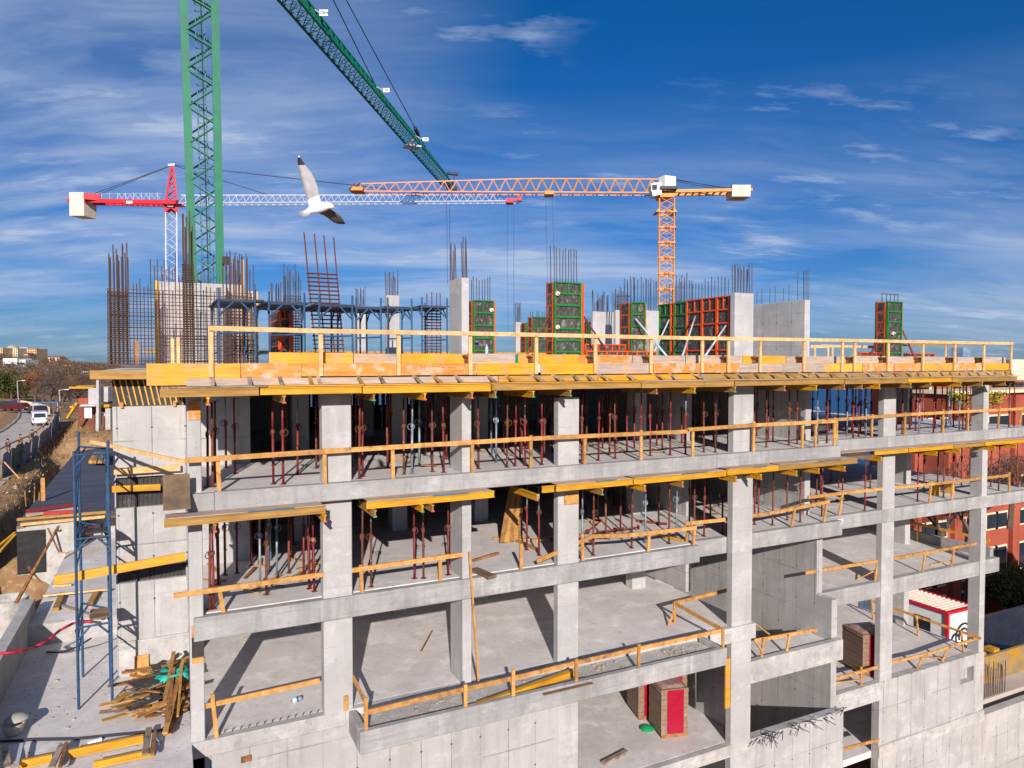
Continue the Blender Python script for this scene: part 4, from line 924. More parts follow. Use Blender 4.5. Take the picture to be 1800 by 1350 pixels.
t = PY(1551, 563, 24.0); push_prop('dark red slanting push prop on the near side of the lone far formwork', t, (t.x - 1.5, 23.6, ZD + .02), 'steel_red')
t = PY(1586, 580, 24.0); push_prop('dark red slanting push prop on the far side of the lone far formwork', t, (t.x + .8, 23.7, ZD + .02), 'steel_red')
t = PY(508, 566, 25.5); push_prop('red slanting push prop before the small orange formwork', t, (t.x - .45, 25, ZD + .02), 'steel_red')
# loose orange panels lying on the deck
def lying(label, px0, px1, ptop, Y, n):
    x0, x1 = xat(px0, Y), xat(px1, Y); z1 = zat((px0 + px1) / 2, ptop, Y)
    r = root('lying_formwork', label, 'formwork', ((x0 + x1) / 2, Y, ZD), FG)
    shutter(r, (x0, Y, 0), (x1, Y, 0), ZD + .02, z1, 'form_orange', 1, (0, -1, 0), False)
    m = MB()
    for k in range(1, n): x = x0 + (x1 - x0) * k / n; m.box(x - .03, x + .03, Y - .09, Y - .026, ZD + .07, z1 - .06)
    m.build('rib', 'form_orange', r)
lying('orange framed panel lying on edge beside the tall green formwork', 1026, 1098, 605, 26.0, 6)
lying('long low orange panel lying along the deck before the small formwork', 1028, 1152, 617, 24.2, 7)
lying('low orange panel lying beside the lone far end formwork', 1508, 1538, 619, 24.0, 2)
lying('low orange panel lying on the far side of the lone far formwork', 1588, 1640, 621, 24.4, 3)
# bottle on the edge boards
p = PY(855.5, 619, 19.44); m = MB(); m.lathe((p.x, p.y, .252), [(.045, 0), (.05, .02), (.05, .16), (.045, .2), (.018, .25), (.018, .29)], 10); m.thing('water_bottle', 'crane_white', 'small clear water bottle standing on the deck edge boards', 'bottle', smooth=True)
p = PY(838, 599, 28.85); m = MB(); m.lathe((p.x, p.y, p.z - .1), [(.05, 0), (.12, .02), (.14, .1), (.1, .12)], 10); m.thing('blue_bucket', 'tarp_blue', 'small blue bundle tucked in the green formwork frame', 'bundle')
# ------------------------------------------------------------------ seagull
def gull():
    f0 = 9.0
    def P3(px, py, df=0.): return PF(px, py, f0 + df)
    m = MB()
    # body: rings along the axis from tail to bill base
    axis = [(534, 374, 2.2, 1.6), (543, 370.5, 5, 3.5), (552, 367.5, 8.2, 6.2), (561, 365, 9.4, 8.0), (569, 363.2, 8.6, 8.0), (576, 362.0, 6.6, 6.4), (580.5, 362.3, 5.4, 5.2), (584, 363.6, 3.9, 3.8), (586.2, 364.7, 1.9, 1.8)]
    px2m = f0 / F_PX; n = 12; vs = []; R_ = V((math.sin(TH), math.cos(TH), 0))
    for i, (x, y, a, b) in enumerate(axis):
        c = P3(x, y); 
        nx, ny = (axis[min(i + 1, len(axis) - 1)][0] - axis[max(i - 1, 0)][0], axis[min(i + 1, len(axis) - 1)][1] - axis[max(i - 1, 0)][1])
        L = math.hypot(nx, ny); up = (UP * (nx / L) + RT * (ny / L))
        for k in range(n):
            t = 2 * math.pi * k / n; vs.append(c + up * (a * px2m * math.sin(t)) + R_ * (b * 1.05 * px2m * math.cos(t)))
    fs = []
    for i in range(len(axis) - 1):
        for k in range(n): fs.append((i * n + k, i * n + (k + 1) % n, (i + 1) * n + (k + 1) % n, (i + 1) * n + k))
    fs += [tuple(range(n)), tuple(range((len(axis) - 1) * n, len(axis) * n))]
    m.mi = 0; m.add(vs, fs)
    def wing(st, under, df_of):
        """st: list of (lead px,py, trail px,py); builds a thin cambered wing"""
        vs = []; K = 5
        for s, (a, b, th) in enumerate(st):
            d = df_of(s / (len(st) - 1))
            A, B = P3(a[0], a[1], d), P3(b[0], b[1], d + .02)
            for side in (1, -1):
                for k in range(K):
                    u = k / (K - 1); c = A.lerp(B, u); h = th * px2m * math.sin(math.pi * min(1, u * .9 + .08)) * (1 if side > 0 else -.45)
                    vs.append(c - R_ * h - UP * (h * .2))
        n2 = 2 * K
        for s in range(len(st) - 1):
            fr = s / (len(st) - 1)
            m.mi = under(fr); fs = []
            for side in (0, 1):
                for k in range(K - 1):
                    i = s * n2 + side * K + k; fs.append((i, i + 1, i + 1 + n2, i + n2))
            for k in (0, K - 1): i = s * n2 + k; fs.append((i, i + K, i + K + n2, i + n2))
            m.add([], []); o = len(m.v) if s == 0 else o
            if s == 0: m.v += [V(x) for x in vs]
            for f in fs: m.f.append([o + i for i in f]); m.m.append(m.mi)
    up_st = [((566, 360), (541, 366), 4), ((564, 354), (543, 362), 4), ((561, 343), (540, 352), 3.4), ((558.5, 330), (537, 342), 3), ((556.5, 322), (534.5, 331), 2.6), ((552, 312), (531, 320), 2.2), ((546, 301), (528, 309), 1.8), ((540, 294.5), (525.5, 297), 1.4), ((537, 290), (524, 290.5), 1.2), ((530.5, 281), (522.8, 281.5), .9), ((527.5, 276.5), (523.5, 276), .5), ((525.3, 273.2), (524.3, 273.4), .3)]
    wing(up_st, lambda f: 0 if f < .18 else (1 if f < .66 else (2 if f < .86 else 0)), lambda t: .12 * t + .02)
    lo_st = [((579, 366.5), (551, 372), 3.2), ((583, 369), (560, 375), 3), ((589, 372.5), (570, 379), 2.6), ((596, 377), (580, 386), 2.2), ((600, 381), (587, 391), 1.8), ((603.5, 386.5), (594, 393.6), 1.2), ((605.5, 390.5), (600, 394.2), .8), ((607.4, 392.8), (606, 393.8), .3)]
    wing(lo_st, lambda f: 3 if f < .8 else 2, lambda t: .35 * t + .03)
    # tail fan
    m.mi = 1; vs = []
    for (x, y, d) in ((541, 367.5, 0), (526.5, 371.5, .03), (525.2, 375, 0), (528, 379.5, -.02), (534, 382.2, -.03), (541, 379, -.03), (548, 374.5, 0)): vs.append(P3(x, y, d))
    m.prism(vs, R_ * .008)
    m.mi = 4; A, B = P3(585, 364.2), P3(589.6, 366); m.tube(A, B, 1.9 * px2m, 8, .4 * px2m)
    m.mi = 2; e = P3(580, 361.2, -.045); m.tube(e - R_ * .004, e - R_ * .001, .006, 8)
    c = P3(560, 366); m.v = [v - c for v in m.v]
    o = m.build('seagull', None, None, True, mats=['gull_white', 'gull_grey', 'gull_black', 'gull_shaded', 'gull_bill']); o.location = c
    return tag(o, 'white and grey seagull gliding with raised wing in the sky', 'bird')
gull()
# ------------------------------------------------------------------ cranes
def lattice_box(m, A, B, n, r, chord, diag=True, faces=(0, 1, 2, 3), horiz=False, xb=False):
    """A, B: four corners bottom/top; chords as square bars, zigzag laces on the faces"""
    A, B = [V(a) for a in A], [V(b) for b in B]
    for a, b in zip(A, B): m.bar(a, b, chord, chord, up=(0, 1, 0) if abs((b - a).normalized().z) > .7 else (0, 0, 1))
    for f in faces:
        a0, a1, b0, b1 = A[f], A[(f + 1) % 4], B[f], B[(f + 1) % 4]
        for k in range(n):
            t0, t1 = k / n, (k + 1) / n
            p0, p1, q0, q1 = a0.lerp(b0, t0), a1.lerp(b1, t0), a0.lerp(b0, t1), a1.lerp(b1, t1)
            if xb: m.bar(p0, q1, r, r); m.bar(p1, q0, r, r)
            elif diag: m.bar(*((p0, q1) if k % 2 == 0 else (p1, q0)), r, r)
            if horiz: m.bar(p0, p1, r, r)
# green crane
gfw = 38.0
def plan(px, f): 
    p = PF(px, 637, f); return V((p.x, p.y, 0))
c0 = PF(365, 500, gfw); c1 = PF(350.5, 0, gfw)
def mast_corners(px0, px1, py, f, d):
    a, b = PF(px0, py, f), PF(px1, py, f); fw = (a + b); fw.z = 0; fw = fw.normalized() * d
    return [a, b, b + fw, a + fw]
zbase = -18
lowm = mast_corners(339.5 + 27, 390 + 10, 1250, gfw, 1.75)
B0 = mast_corners(340.5, 388, 520, gfw, 1.75); B1 = mast_corners(322.5, 377.5, 0, gfw, 1.75)
k0 = [b + (b - t) * 1.25 for b, t in zip(B0, B1)]; k1 = [t + (t - b) * .4 for b, t in zip(B0, B1)]
gc = root('tower_crane', 'tall green tower crane whose mast rises behind the deck wall and jib fills the sky', 'tower crane', (sum((v.x for v in k0)) / 4, sum((v.y for v in k0)) / 4, min(v.z for v in k0)), 'tower cranes')
H = k1[0].z - k0[0].z
m = MB(); n = int(round(H / 1.02))
if n % 2: n += 1
for a, b in zip(k0, k1): m.bar(a, b, .40 if a in (k0[0], k0[1]) else .22, .24, up=(0, 1, 0))
for f in (0, 1, 2, 3):
    a0, a1, b0, b1 = k0[f], k0[(f + 1) % 4], k1[f], k1[(f + 1) % 4]
    for k in range(n):
        t0, t1 = k / n, (k + 1) / n
        p0, p1, q0, q1 = a0.lerp(b0, t0), a1.lerp(b1, t0), a0.lerp(b0, t1), a1.lerp(b1, t1)
        m.bar(*((p0, q1) if k % 2 == 0 else (p1, q0)), .06 if f % 2 == 0 else .05, .17 if f % 2 == 0 else .07, up=(0, 1, 0))
m.build('mast', 'crane_green', gc)
m = MB(); lc0, lc1 = k0[0].lerp(k0[2], .5), k1[0].lerp(k1[2], .5); side = RT * .23
for s in (-1, 1): m.bar(lc0 + side * s, lc1 + side * s, .05, .05, up=(0, 1, 0))
NL = int(H / .33)
for k in range(NL): c = lc0.lerp(lc1, (k + .5) / NL); m.tube(c - side, c + side, .016, 4)
m.build('ladder', 'crane_green', gc)
m = MB(); m.tube(lc0 + side * .4, lc1 + side * .4, .03, 5); m.build('power_cable', 'cable_dark', gc)
lp = PF(398, 458, gfw - .2); m = MB(); m.box(lp.x - .2, lp.x + .2, lp.y - .15, lp.y + .15, lp.z - .2, lp.z + .2); m.bar(lp, PF(388, 465, gfw), .06, .06); m.build('floodlight', 'black', gc)
# jib
JH = 25.0
def JB(px, py, z=JH): return PZ(px, py, z)
tipL, tipR = JB(775.5, 324), JB(797, 324)
rl, rr = JB(489, 0), JB(524.5, 0)
dirL = (tipL - rl); dirR = (tipR - rr)
mastc = k1[0].lerp(k1[2], .5)
s0 = -(rl - mastc).length / dirL.length
rl2, rr2 = rl + dirL * (s0 * .93), rr + dirR * (s0 * .93)
mid = lambda a, b: a.lerp(b, .5)
m = MB(); NJ = 52
jd = (mid(tipL, tipR) - mid(rl2, rr2)).normalized(); jr = (tipR - tipL).normalized()
hb, ht = 1.45, 1.0
def jpt(t):
    L, R = rl2.lerp(tipL, t), rr2.lerp(tipR, t); T = mid(L, R) + V((0, 0, hb + (ht - hb) * t)) + RT * .15
    return L, R, T
L0, R0, T0 = jpt(0); L1, R1, T1 = jpt(1)
m.bar(L0, L1, .14, .14); m.bar(R0, R1, .14, .14); m.bar(T0, T1, .16, .16)
for k in range(NJ):
    a, b, c = jpt(k / NJ), jpt((k + 1) / NJ), jpt((k + .5) / NJ)
    m.bar(a[0], a[1], .05, .05); m.bar(a[0], b[1], .035, .035); m.bar(a[1], b[0], .035, .035)
    m.bar(a[0], c[2], .05, .05); m.bar(c[2], b[0], .05, .05); m.bar(a[1], c[2], .08, .08); m.bar(c[2], b[1], .08, .08)
m.build('jib', 'crane_green', gc)
m = MB()
for k in range(NJ):
    if k % 2: continue
m.bar(mid(R0, T0) , mid(R1, T1), .03, .22); m.build('jib_side_band', 'crane_green', gc)
m = MB(); tp = mid(L1, R1)
m.bar(L1 - jr * .1, R1 + jr * .3, .25, .3); m.bar(tp - jd * .2, tp + jd * 1.2 - V((0, 0, .3)), .5, .5); m.bar(R1, R1 + V((0, 0, 1.6)) + jr * .2, .12, .12); m.tube(tp + V((0, 0, -.6)) + jr * .6, tp + V((0, 0, -.6)) + jr * 1.3, .35, 10); m.build('jib_head', 'crane_dark', gc)
p = JB(793, 305, JH + 1.6); m = MB(); m.box(p.x - .5, p.x + 1.0, p.y - .3, p.y + .3, p.z - .15, p.z + .15); m.build('anemometer', 'crane_dark', gc)
# apex, counter jib and ties lie above the frame but belong to the crane
apex = mastc.copy(); apex.z = JH + 9.5
m = MB()
for c in k1: m.bar(c, apex, .2, .2)
m.build('apex_frame', 'crane_green', gc)
m = MB(); cj = mastc - jd * 16; 
for s in (-.7, .7): m.bar(mastc + jr * s + V((0, 0, JH - mastc.z)), V((cj.x, cj.y, JH)) + jr * s, .2, .4)
for k in range(9): c = V((mastc.x, mastc.y, JH)) - jd * (1.5 + k * 1.7); m.bar(c - jr * .7, c + jr * .7, .12, .12)
m.build('counter_jib', 'crane_green', gc)
m = MB(); c = V((cj.x, cj.y, JH - 1.2)); m.box(c.x - 1, c.x + 1, c.y - 1, c.y + 1, c.z - 1, c.z + 1.4); m.build('counterweight', 'ballast', gc)
m = MB(); kk = mastc.copy(); kk.z = JH - .6; 
for a, b in zip(k1, mast_corners(318, 380, -160, gfw, 1.8)): m.bar(a, b, .3, .3, up=(0, 1, 0))
m.build('slewing_ring', 'crane_green', gc)
def near_t(px, py):
    best = min((i / 400 for i in range(401)), key=lambda t: (lambda q: (q[0] - px) ** 2 + (q[1] - py) ** 2)(pix(jpt(t)[2]))); return best
def pix(p):
    p = V(p); d = p.dot(FW); return (900 + F_PX * p.dot(RT) / d, 675 - F_PX * p.dot(UP) / d)
t1, t2 = near_t(648, 160), near_t(752, 262)
for t, nm in ((t1, 'tie_rope'), (t2, 'tie_rope')): m = MB(); m.tube(apex, jpt(t)[2] + V((0, 0, .1)), .05, 6); m.build(nm, 'cable_dark', gc)
a = jpt(t2)[2]; b = a.lerp(apex, .11); m = MB(); m.bar(a.lerp(apex, .075), b, .28, .4); m.build('rope_socket', 'cable_dark', gc)
def tri_sign(px, py, w, h, txt):
    t = near_t(px - 22, py - 4); b = jpt(t)[2]; f = b.x * math.sin(TH) + b.y * math.cos(TH)
    c = PF(px, py, f); hw, hh = w * f / F_PX / 2, h * f / F_PX / 2
    m = MB(); m.bar(c - RT * hw, c + RT * hw, .04, hh * 2); s = m.build('load_sign', 'white_paint', gc)
    m = MB(); m.tube(b, c - RT * hw, .04, 5); m.build('sign_arm', 'crane_white', s)
    cu = bpy.data.curves.new('sign_text', 'FONT'); cu.body = txt; cu.size = hh * 1.75; cu.align_x = 'CENTER'; cu.align_y = 'CENTER'; cu.offset = hh * .03; cu.materials.append(MATS['black'])
    tmp = bpy.data.objects.new('text', cu); COL.objects.link(tmp); dg = bpy.context.evaluated_depsgraph_get()
    me = bpy.data.meshes.new_from_object(tmp.evaluated_get(dg)); bpy.data.objects.remove(tmp); bpy.data.curves.remove(cu)
    o = bpy.data.objects.new('lettering', me); COL.objects.link(o); o.parent = s; o.location = c - world_loc(s) - V((math.sin(TH), math.cos(TH), 0)) * .04; o.rotation_euler = (math.pi / 2, 0, -TH)
tri_sign(569, 22.5, 15, 10.5, '10m'); tri_sign(679, 158.5, 11, 7, '20'); tri_sign(748, 245, 10, 6, '30')
c = jpt(near_t(724, 236)); m = MB(); b = mid(c[0], c[1]); m.box(b.x - .9, b.x + .9, b.y - .7, b.y + .7, b.z - .5, b.z - .3); m.box(b.x - .2, b.x + .2, b.y - .2, b.y + .2, b.z - .3, b.z + .4); m.build('trolley', 'crane_white', gc)
# red and white crane
def f3(px, py, f): return PF(px, py, f)
rf = 90.0
rc = root('tower_crane', 'red and white tower crane far behind with long level lattice jib and concrete counterweight', 'tower crane', f3(303, 690, rf), 'tower cranes')
R1_, F1 = RT, V((math.sin(TH), math.cos(TH), 0)); u = rf / F_PX
def sq(px0, px1, py, f, d):
    a, b = f3(px0, py, f), f3(px1, py, f); w_ = a + b; w_.z = 0; w_ = w_.normalized() * d; return [a, b, b + w_, a + w_]
m = MB(); lattice_box(m, sq(292, 312, 720, rf, 1.4), sq(291, 310.5, 372, rf, 1.4), 26, .05, .15, horiz=False); m.build('mast', 'crane_white', rc)
m = MB(); lattice_box(m, sq(291, 310.5, 372, rf, 1.4), sq(290, 310.5, 357, rf, 1.4), 1, .2, .3, xb=True); m.bar(f3(288, 357, rf), f3(314, 357, rf), 1.6, .5); m.build('slewing_ring', 'crane_red', rc)
m = MB(); lattice_box(m, sq(291, 311, 356, rf, 1.2), sq(301, 304, 292, rf, .3), 5, .12, .22); m.build('apex_frame', 'crane_red', rc)
m = MB(); m.bar(f3(296, 290.5, rf), f3(308, 289.5, rf), .3, .3); m.build('apex_cap', 'crane_white', rc)
m = MB(); a, b = f3(119, 352, rf), f3(314, 356, rf); m.bar(a, b, .3, .5); m.bar(a + F1 * 1.6, b + F1 * 1.6, .3, .4)
m.build('counter_jib', 'crane_red', rc)
m = MB()
for k in range(9):
    p = f3(165 + k * 14, 352, rf); m.tube(p, p + V((0, 0, .95)), .035, 4)
m.tube(f3(130, 341, rf), f3(285, 340, rf), .03, 4)
for k in range(8):
    a = f3(205 + k * 9.5, 350, rf); b = f3(209.5 + k * 9.5, 341, rf); m.tube(a, b, .035, 4); m.tube(b, f3(214.5 + k * 9.5, 350, rf), .035, 4)
m.build('walkway_rail', 'crane_white', rc)
m = MB(); p = f3(162, 347, rf); m.box(p.x - .9, p.x + .9, p.y - .5, p.y + .5, p.z - .4, p.z + .4); m.build('hoist_winch', 'crane_red', rc)
for k in range(5):
    m = MB(); a, b = f3(122 + k * 5.0, 338, rf), f3(126.3 + k * 5.0, 379, rf)
    m.prism([f3(121.5 + k * 5.2, 338, rf - .2), f3(126.2 + k * 5.2, 338, rf - .2), f3(127 + k * 5.2, 379, rf - .2), f3(122.3 + k * 5.2, 379, rf - .2)], F1 * 2.2 + RT * .3); m.build('counterweight_block', 'ballast', rc)
for px0, px1, py in ((137, 147, 354.5), (222, 233, 355.5), (294, 305, 361)):
    m = MB(); m.bar(f3(px0, py, rf - .25), f3(px1, py, rf - .25), .05, .32); m.build('name_plate', 'white_paint', rc)
m = MB(); NJ2 = 46
def tj(t):
    px = 314 + (912 - 314) * t; a = f3(px, 357 - 4 * t, rf); b = a + F1 * 1.3; c = f3(px, 341 - .5 * t + (3 if t > .93 else 0), rf) + F1 * .65; return a, b, c
A, B = tj(0), tj(1)
m.bar(A[0], B[0], .12, .1); m.bar(A[1], B[1], .12, .1); m.bar(A[2], tj(.93)[2], .13, .12)
for k in range(NJ2):
    a, b, c = tj(k / NJ2), tj((k + 1) / NJ2), tj((k + .5) / NJ2)
    if k / NJ2 > .93: c = mid(a[0], b[1]), 0, mid(a[0], b[1]) + V((0, 0, .5))
    m.bar(a[0], c[2], .06, .06); m.bar(c[2], b[0], .06, .06); m.bar(a[0], b[1], .03, .03)
m.build('jib', 'crane_white', rc)
m = MB(); ap = f3(303, 290, rf)
m.tube(ap, f3(158, 343, rf), .05, 5); m.tube(ap, f3(170, 343, rf), .05, 5); m.tube(ap, f3(590, 322, rf), .06, 5); m.tube(f3(590, 322, rf), tj(.76)[2], .06, 5); m.tube(ap, tj(.26)[2], .05, 5); m.build('tie_bar', 'crane_dark', rc)
m = MB(); p = f3(896, 352, rf); m.bar(f3(890, 354, rf), f3(902, 354, rf), 1.4, .55); m.bar(f3(902, 351, rf), f3(915, 351, rf), .3, .3); m.bar(f3(910, 349.5, rf), f3(917, 349.5, rf), .8, .6); m.build('trolley', 'crane_red', rc)
m = MB(); m.tube(f3(892, 356, rf), f3(893, 585, rf), .02, 4); m.tube(f3(903, 356, rf), f3(903, 585, rf), .02, 4); m.build('hoist_rope', 'crane_dark', rc)
# orange crane
of = 73.0
oc = root('tower_crane', 'orange flat top tower crane behind the formwork wall with slim jib and white cab', 'tower crane', f3(1171, 700, of), 'tower cranes')
m = MB(); lattice_box(m, sq(1157, 1183, 720, of, 1.5), sq(1159, 1185, 346, of, 1.5), 28, .045, .13, xb=True); m.build('mast', 'crane_orange', oc)
for py in (372, 399, 426, 453, 481, 508, 535):
    m = MB(); a = sq(1156.5 + (535 - py) / 60, 1184.5 + (535 - py) / 60, py, of - .1, 1.7)
    for i in range(4): m.bar(a[i], a[(i + 1) % 4], .16, .16)
    c = mid(a[0], a[1]); m.lathe(c - V((0, 0, .15)), [(.2, 0), (.32, .15), (.2, .3)], 8); m.build('mast_collar', 'crane_orange', oc)
m = MB(); m.prism([f3(1153, 372, of - .2), f3(1160, 372, of - .2), f3(1160, 364, of - .2)], F1 * 1.9); m.prism([f3(1191, 372, of - .2), f3(1184, 372, of - .2), f3(1184, 364, of - .2)], F1 * 1.9); m.build('climbing_collar', 'crane_orange', oc)
m = MB(); m.prism([f3(1160, 346, of - .2), f3(1184, 346, of - .2), f3(1187, 337, of - .2), f3(1157, 337, of - .2)], F1 * 1.9); m.build('slewing_ring', 'crane_orange', oc)
NJ3 = 26
def oj(t):
    px = 1180 - 562 * t; lo = f3(px, 338.5 - 2.5 * t, of); h = (26 if t < .45 else 26 - 11 * (t - .45) / .55) * of / F_PX
    return lo, lo + F1 * 1.3, lo + F1 * .65 + V((0, 0, h))
def jibpart(t0, t1, mat):
    m = MB(); A, B = oj(t0), oj(t1); ns = max(2, int((t1 - t0) * NJ3))
    for i, w in ((0, .11), (1, .08), (2, .11)):
        pts = [oj(t0 + (t1 - t0) * k / 6)[i] for k in range(7)]
        for p, q in zip(pts, pts[1:]): m.bar(p, q, w, w)
    for k in range(ns):
        a, b, c = oj(t0 + (t1 - t0) * k / ns), oj(t0 + (t1 - t0) * (k + 1) / ns), oj(t0 + (t1 - t0) * (k + .5) / ns)
        m.bar(a[0], c[2], .08, .08); m.bar(c[2], b[0], .1, .1); m.bar(a[0], b[1], .05, .05)
    m.build('jib_section', mat, oc)
jibpart(0, .5, 'crane_orange'); jibpart(.5, 1, 'crane_peach')
m = MB(); m.bar(f3(616, 334, of), f3(640, 334.5, of), 1.4, .35); m.build('jib_head', 'crane_orange', oc)
m = MB(); a, b = f3(1186, 336, of), f3(1322, 333.5, of); m.bar(a, b, .3, .3); m.bar(a + F1 * 1.5, b + F1 * 1.5, .3, .3)
for k in range(12): p = a.lerp(b, k / 11); m.bar(p, p + F1 * 1.5, .15, .15)
m.build('counter_jib', 'crane_orange', oc)
m = MB(); m.bar(f3(1176, 337, of), f3(1182, 312, of), .35, .35); m.bar(f3(1182, 340, of), f3(1181, 312, of), .35, .35); m.build('apex_frame', 'crane_orange', oc)
m = MB()
for py0, px1 in ((314, 1276), (316, 1290), (318, 1262)): m.tube(f3(1183, py0, of), f3(px1, 332, of), .035, 4)
m.build('tie_bar', 'crane_dark', oc)
for k in range(8):
    m = MB(); m.prism([f3(1287.5 + k * 4.1, 325, of - .3), f3(1291.2 + k * 4.1, 324.5, of - .3), f3(1290.5 + k * 4.1, 345, of - .3), f3(1286.8 + k * 4.1, 345.5, of - .3)], F1 * 2); m.build('counterweight_block', 'ballast', oc)
m = MB(); p = f3(1154, 329, of - .6); m.prism([f3(1144, 323, of - .7), f3(1150, 321, of - .7), f3(1163, 321, of - .7), f3(1163, 341, of - .7), f3(1148, 345, of - .7), f3(1145, 334, of - .7)], F1 * 1.3); cabo = m.build('cab', 'white_paint', oc)
m = MB(); m.prism([f3(1146, 325, of - .75), f3(1155, 324, of - .75), f3(1155, 333, of - .75), f3(1147, 334, of - .75)], F1 * .04); m.build('window', 'glass_dark', cabo)
m = MB(); p = f3(1173, 324, of + .1); m.box(p.x - .7, p.x + .7, p.y - .5, p.y + .5, p.z - .75, p.z + .75); m.build('control_cabinet', 'white_paint', oc)
m = MB(); m.bar(f3(1157, 333, of), f3(1188, 333, of), 1.8, .3); m.build('slewing_platform', 'crane_dark', oc)
m = MB(); m.bar(f3(957, 341, of), f3(973, 341, of), 1.4, .35); m.build('trolley', 'crane_orange', oc)
m = MB(); m.tube(f3(959, 342, of), f3(964, 560, of), .018, 4); m.tube(f3(971, 342, of), f3(976, 560, of), .018, 4); m.build('hoist_rope', 'crane_dark', oc)
# hoist ropes of the green crane hang from near its jib head
m = MB(); f_ = 97.0; m.tube(f3(785, 335, f_), f3(786.5, 500, f_), .03, 4); m.tube(f3(790, 335, f_), f3(791, 500, f_), .03, 4); m.build('hoist_rope', 'crane_dark', gc)
# ------------------------------------------------------------------ goods on the floors
def pallet(label, px, py, w, d, h, z=ZDD, turn=-14):
    """px,py: bottom front left corner"""
    p = PZ(px, py, z); r = root('brick_pallet', label, 'brick pallet', p, 'wrapped pallets of bricks')
    x, y = p.x, p.y; zb = z + .12
    for k in range(3):
        m = MB(); m.box(x + .02, x + w - .02, y + k * (d - .1) / 2, y + k * (d - .1) / 2 + .1, z + .002, z + .1); m.build('skid', 'wood_brown', r)
    m = MB(); m.box(x, x + w, y, y + d, z + .1, zb); m.build('deck_board', 'wood_brown', r)
    m = MB(); nz = 9
    for k in range(nz):
        a, b = zb + (h - .12) * k / nz + .004, zb + (h - .12) * (k + 1) / nz - .006; o = .006 * (k % 2)
        m.box(x + o, x + w - o, y + o, y + d - o, a, b)
    m.build('brick_stack', 'brick_side', r)
    m = MB(); e = .018; xa, xb = x + w * .22, x + w * .82; N = 8; vs = []; fs = []
    zs = [z + .16 + (h - .2) * i / N for i in range(N + 1)]
    for i, zz in enumerate(zs):
        for j in range(5): vs.append((xa + (xb - xa) * j / 4, y - e - random.uniform(0, .02), zz))
    for i in range(N):
        for j in range(4): a = i * 5 + j; fs.append((a, a + 1, a + 6, a + 5))
    m.add(vs, fs); m.prism([(xa, y - e, zs[-1]), (xb, y - e, zs[-1]), (xb, y - .001, zs[-1]), (xa, y - .001, zs[-1])], (0, 0, .004))
    m.build('red_wrap', 'red_wrap', r, True)
    m = MB(); n = 6; vs = []; fs = []
    for i in range(n + 1):
        for j in range(n + 1):
            ed = min(i, j, n - i, n - j); vs.append((x - .02 + (w + .04) * i / n, y - .02 + (d + .04) * j / n, z + h + .015 + (.05 if ed else 0) * random.random() + (.02 if ed else -.12)))
    for i in range(n):
        for j in range(n): a = i * (n + 1) + j; fs.append((a, a + 1, a + n + 2, a + n + 1))
    m.add(vs, fs); m.build('plastic_hood', 'plastic_clear', r, True)
    r.rotation_euler = (0, 0, math.radians(turn)); return r
pallet('front red wrapped brick pallet with torn clear hood on base floor below balcony', 1162, 1299, 1.1, 1.15, 1.85)
pallet('red wrapped brick pallet partly hidden to the left behind the front one under balcony', 1122, 1266, 1.1, 1.2, 1.85)
pallet('red wrapped brick pallet peeping out above the front one under balcony', 1158, 1268, 1.2, 1.2, 2.05)
pallet('dark red wrapped brick pallet standing in shade behind the sixth column', 1516, 1190, 1.5, 1.4, 1.9, ZDD + .01)
m = MB(); p = PZ(1130, 1284, ZDD)
m.lathe((p.x + .2, p.y, ZDD), [(.26, .01), (.3, .05), (.2, .1), (.06, .13)], 9); m.thing('green_bag', 'tarp_green', 'crumpled green plastic bag beside the front brick pallet', 'bag')
m = MB(); a, b = PZ(1060, 1342, ZDD + .06), PZ(1102, 1320, ZDD + .06); m.bar(a, b, .16, .1); m.thing('timber_offcut', 'wood_grey', 'grey timber offcut lying on the base floor before the pallets', 'timber')
m = MB(); a = PZ(1212, 1245, ZDD); m.prism([(19.16, a.y - .2, ZDD + .02), (19.16, a.y + 1.2, ZDD + .02), (19.18, a.y + 1.2, ZDD + 1.9), (19.18, a.y - .1, ZDD + 1.9)], (-.03, 0, 0)); m.thing('black_sheet', 'ply_black', 'black shuttering sheet leaning on the wall behind the brick pallets', 'sheet')
# leaning planks on the middle floor
for i in range(5):
    b = PZ(882 + i * 8, 955 - i * 1.2, ZB + .02); t = PY(899 + i * 3.6, 858, b.y + .55)
    m = MB(); m.bar(b, t, .19, .045, up=(0, 1, 0)); m.thing('timber_plank', 'beam_tan' if i % 2 else 'wood_brown', 'long %s plank leaning upright inside middle floor, %s of its bunch from the dark side' % ('tan' if i % 2 else 'brown', ordw(i)), 'plank', 'planks leaning inside the middle floor')
for i, (a, b, mt, lab) in enumerate([((909, 950), (948, 967), 'beam_tan', 'tan beam lying below the leaning planks on middle floor'), ((866, 946), (968, 950), 'wood', 'thin orange batten lying behind the leaning planks'), ((832, 1000), (866, 1014), 'ply', 'brown plywood offcut lying by the hanging guardrail strip on middle floor'),
        ((832, 985), (876, 972), 'wood_brown', 'thin brown batten lying on middle floor beside the third column'), ((1148, 938), (1200, 950), 'beam_yellow', 'yellow beam lying among fallen props on middle floor'), ((1120, 915), (1172, 921), 'steel_red', 'red tube lying on middle floor behind the standing props')]):
    p, q = PZ(a[0], a[1], ZB + .06), PZ(b[0], b[1], ZB + .06); m = MB(); m.bar(p, q, .3 if mt == 'ply' else .1, .07); m.thing('timber_piece', mt, lab, 'timber', 'loose timbers lying on the middle floor')
m = MB(); a, b = PZ(740, 1145, ZC + .02), PZ(760, 1108, ZC + .02); m.bar(a, b, .05, .03); m.thing('timber_batten', 'wood_brown', 'thin brown batten lying alone on the bare lower floor', 'timber')
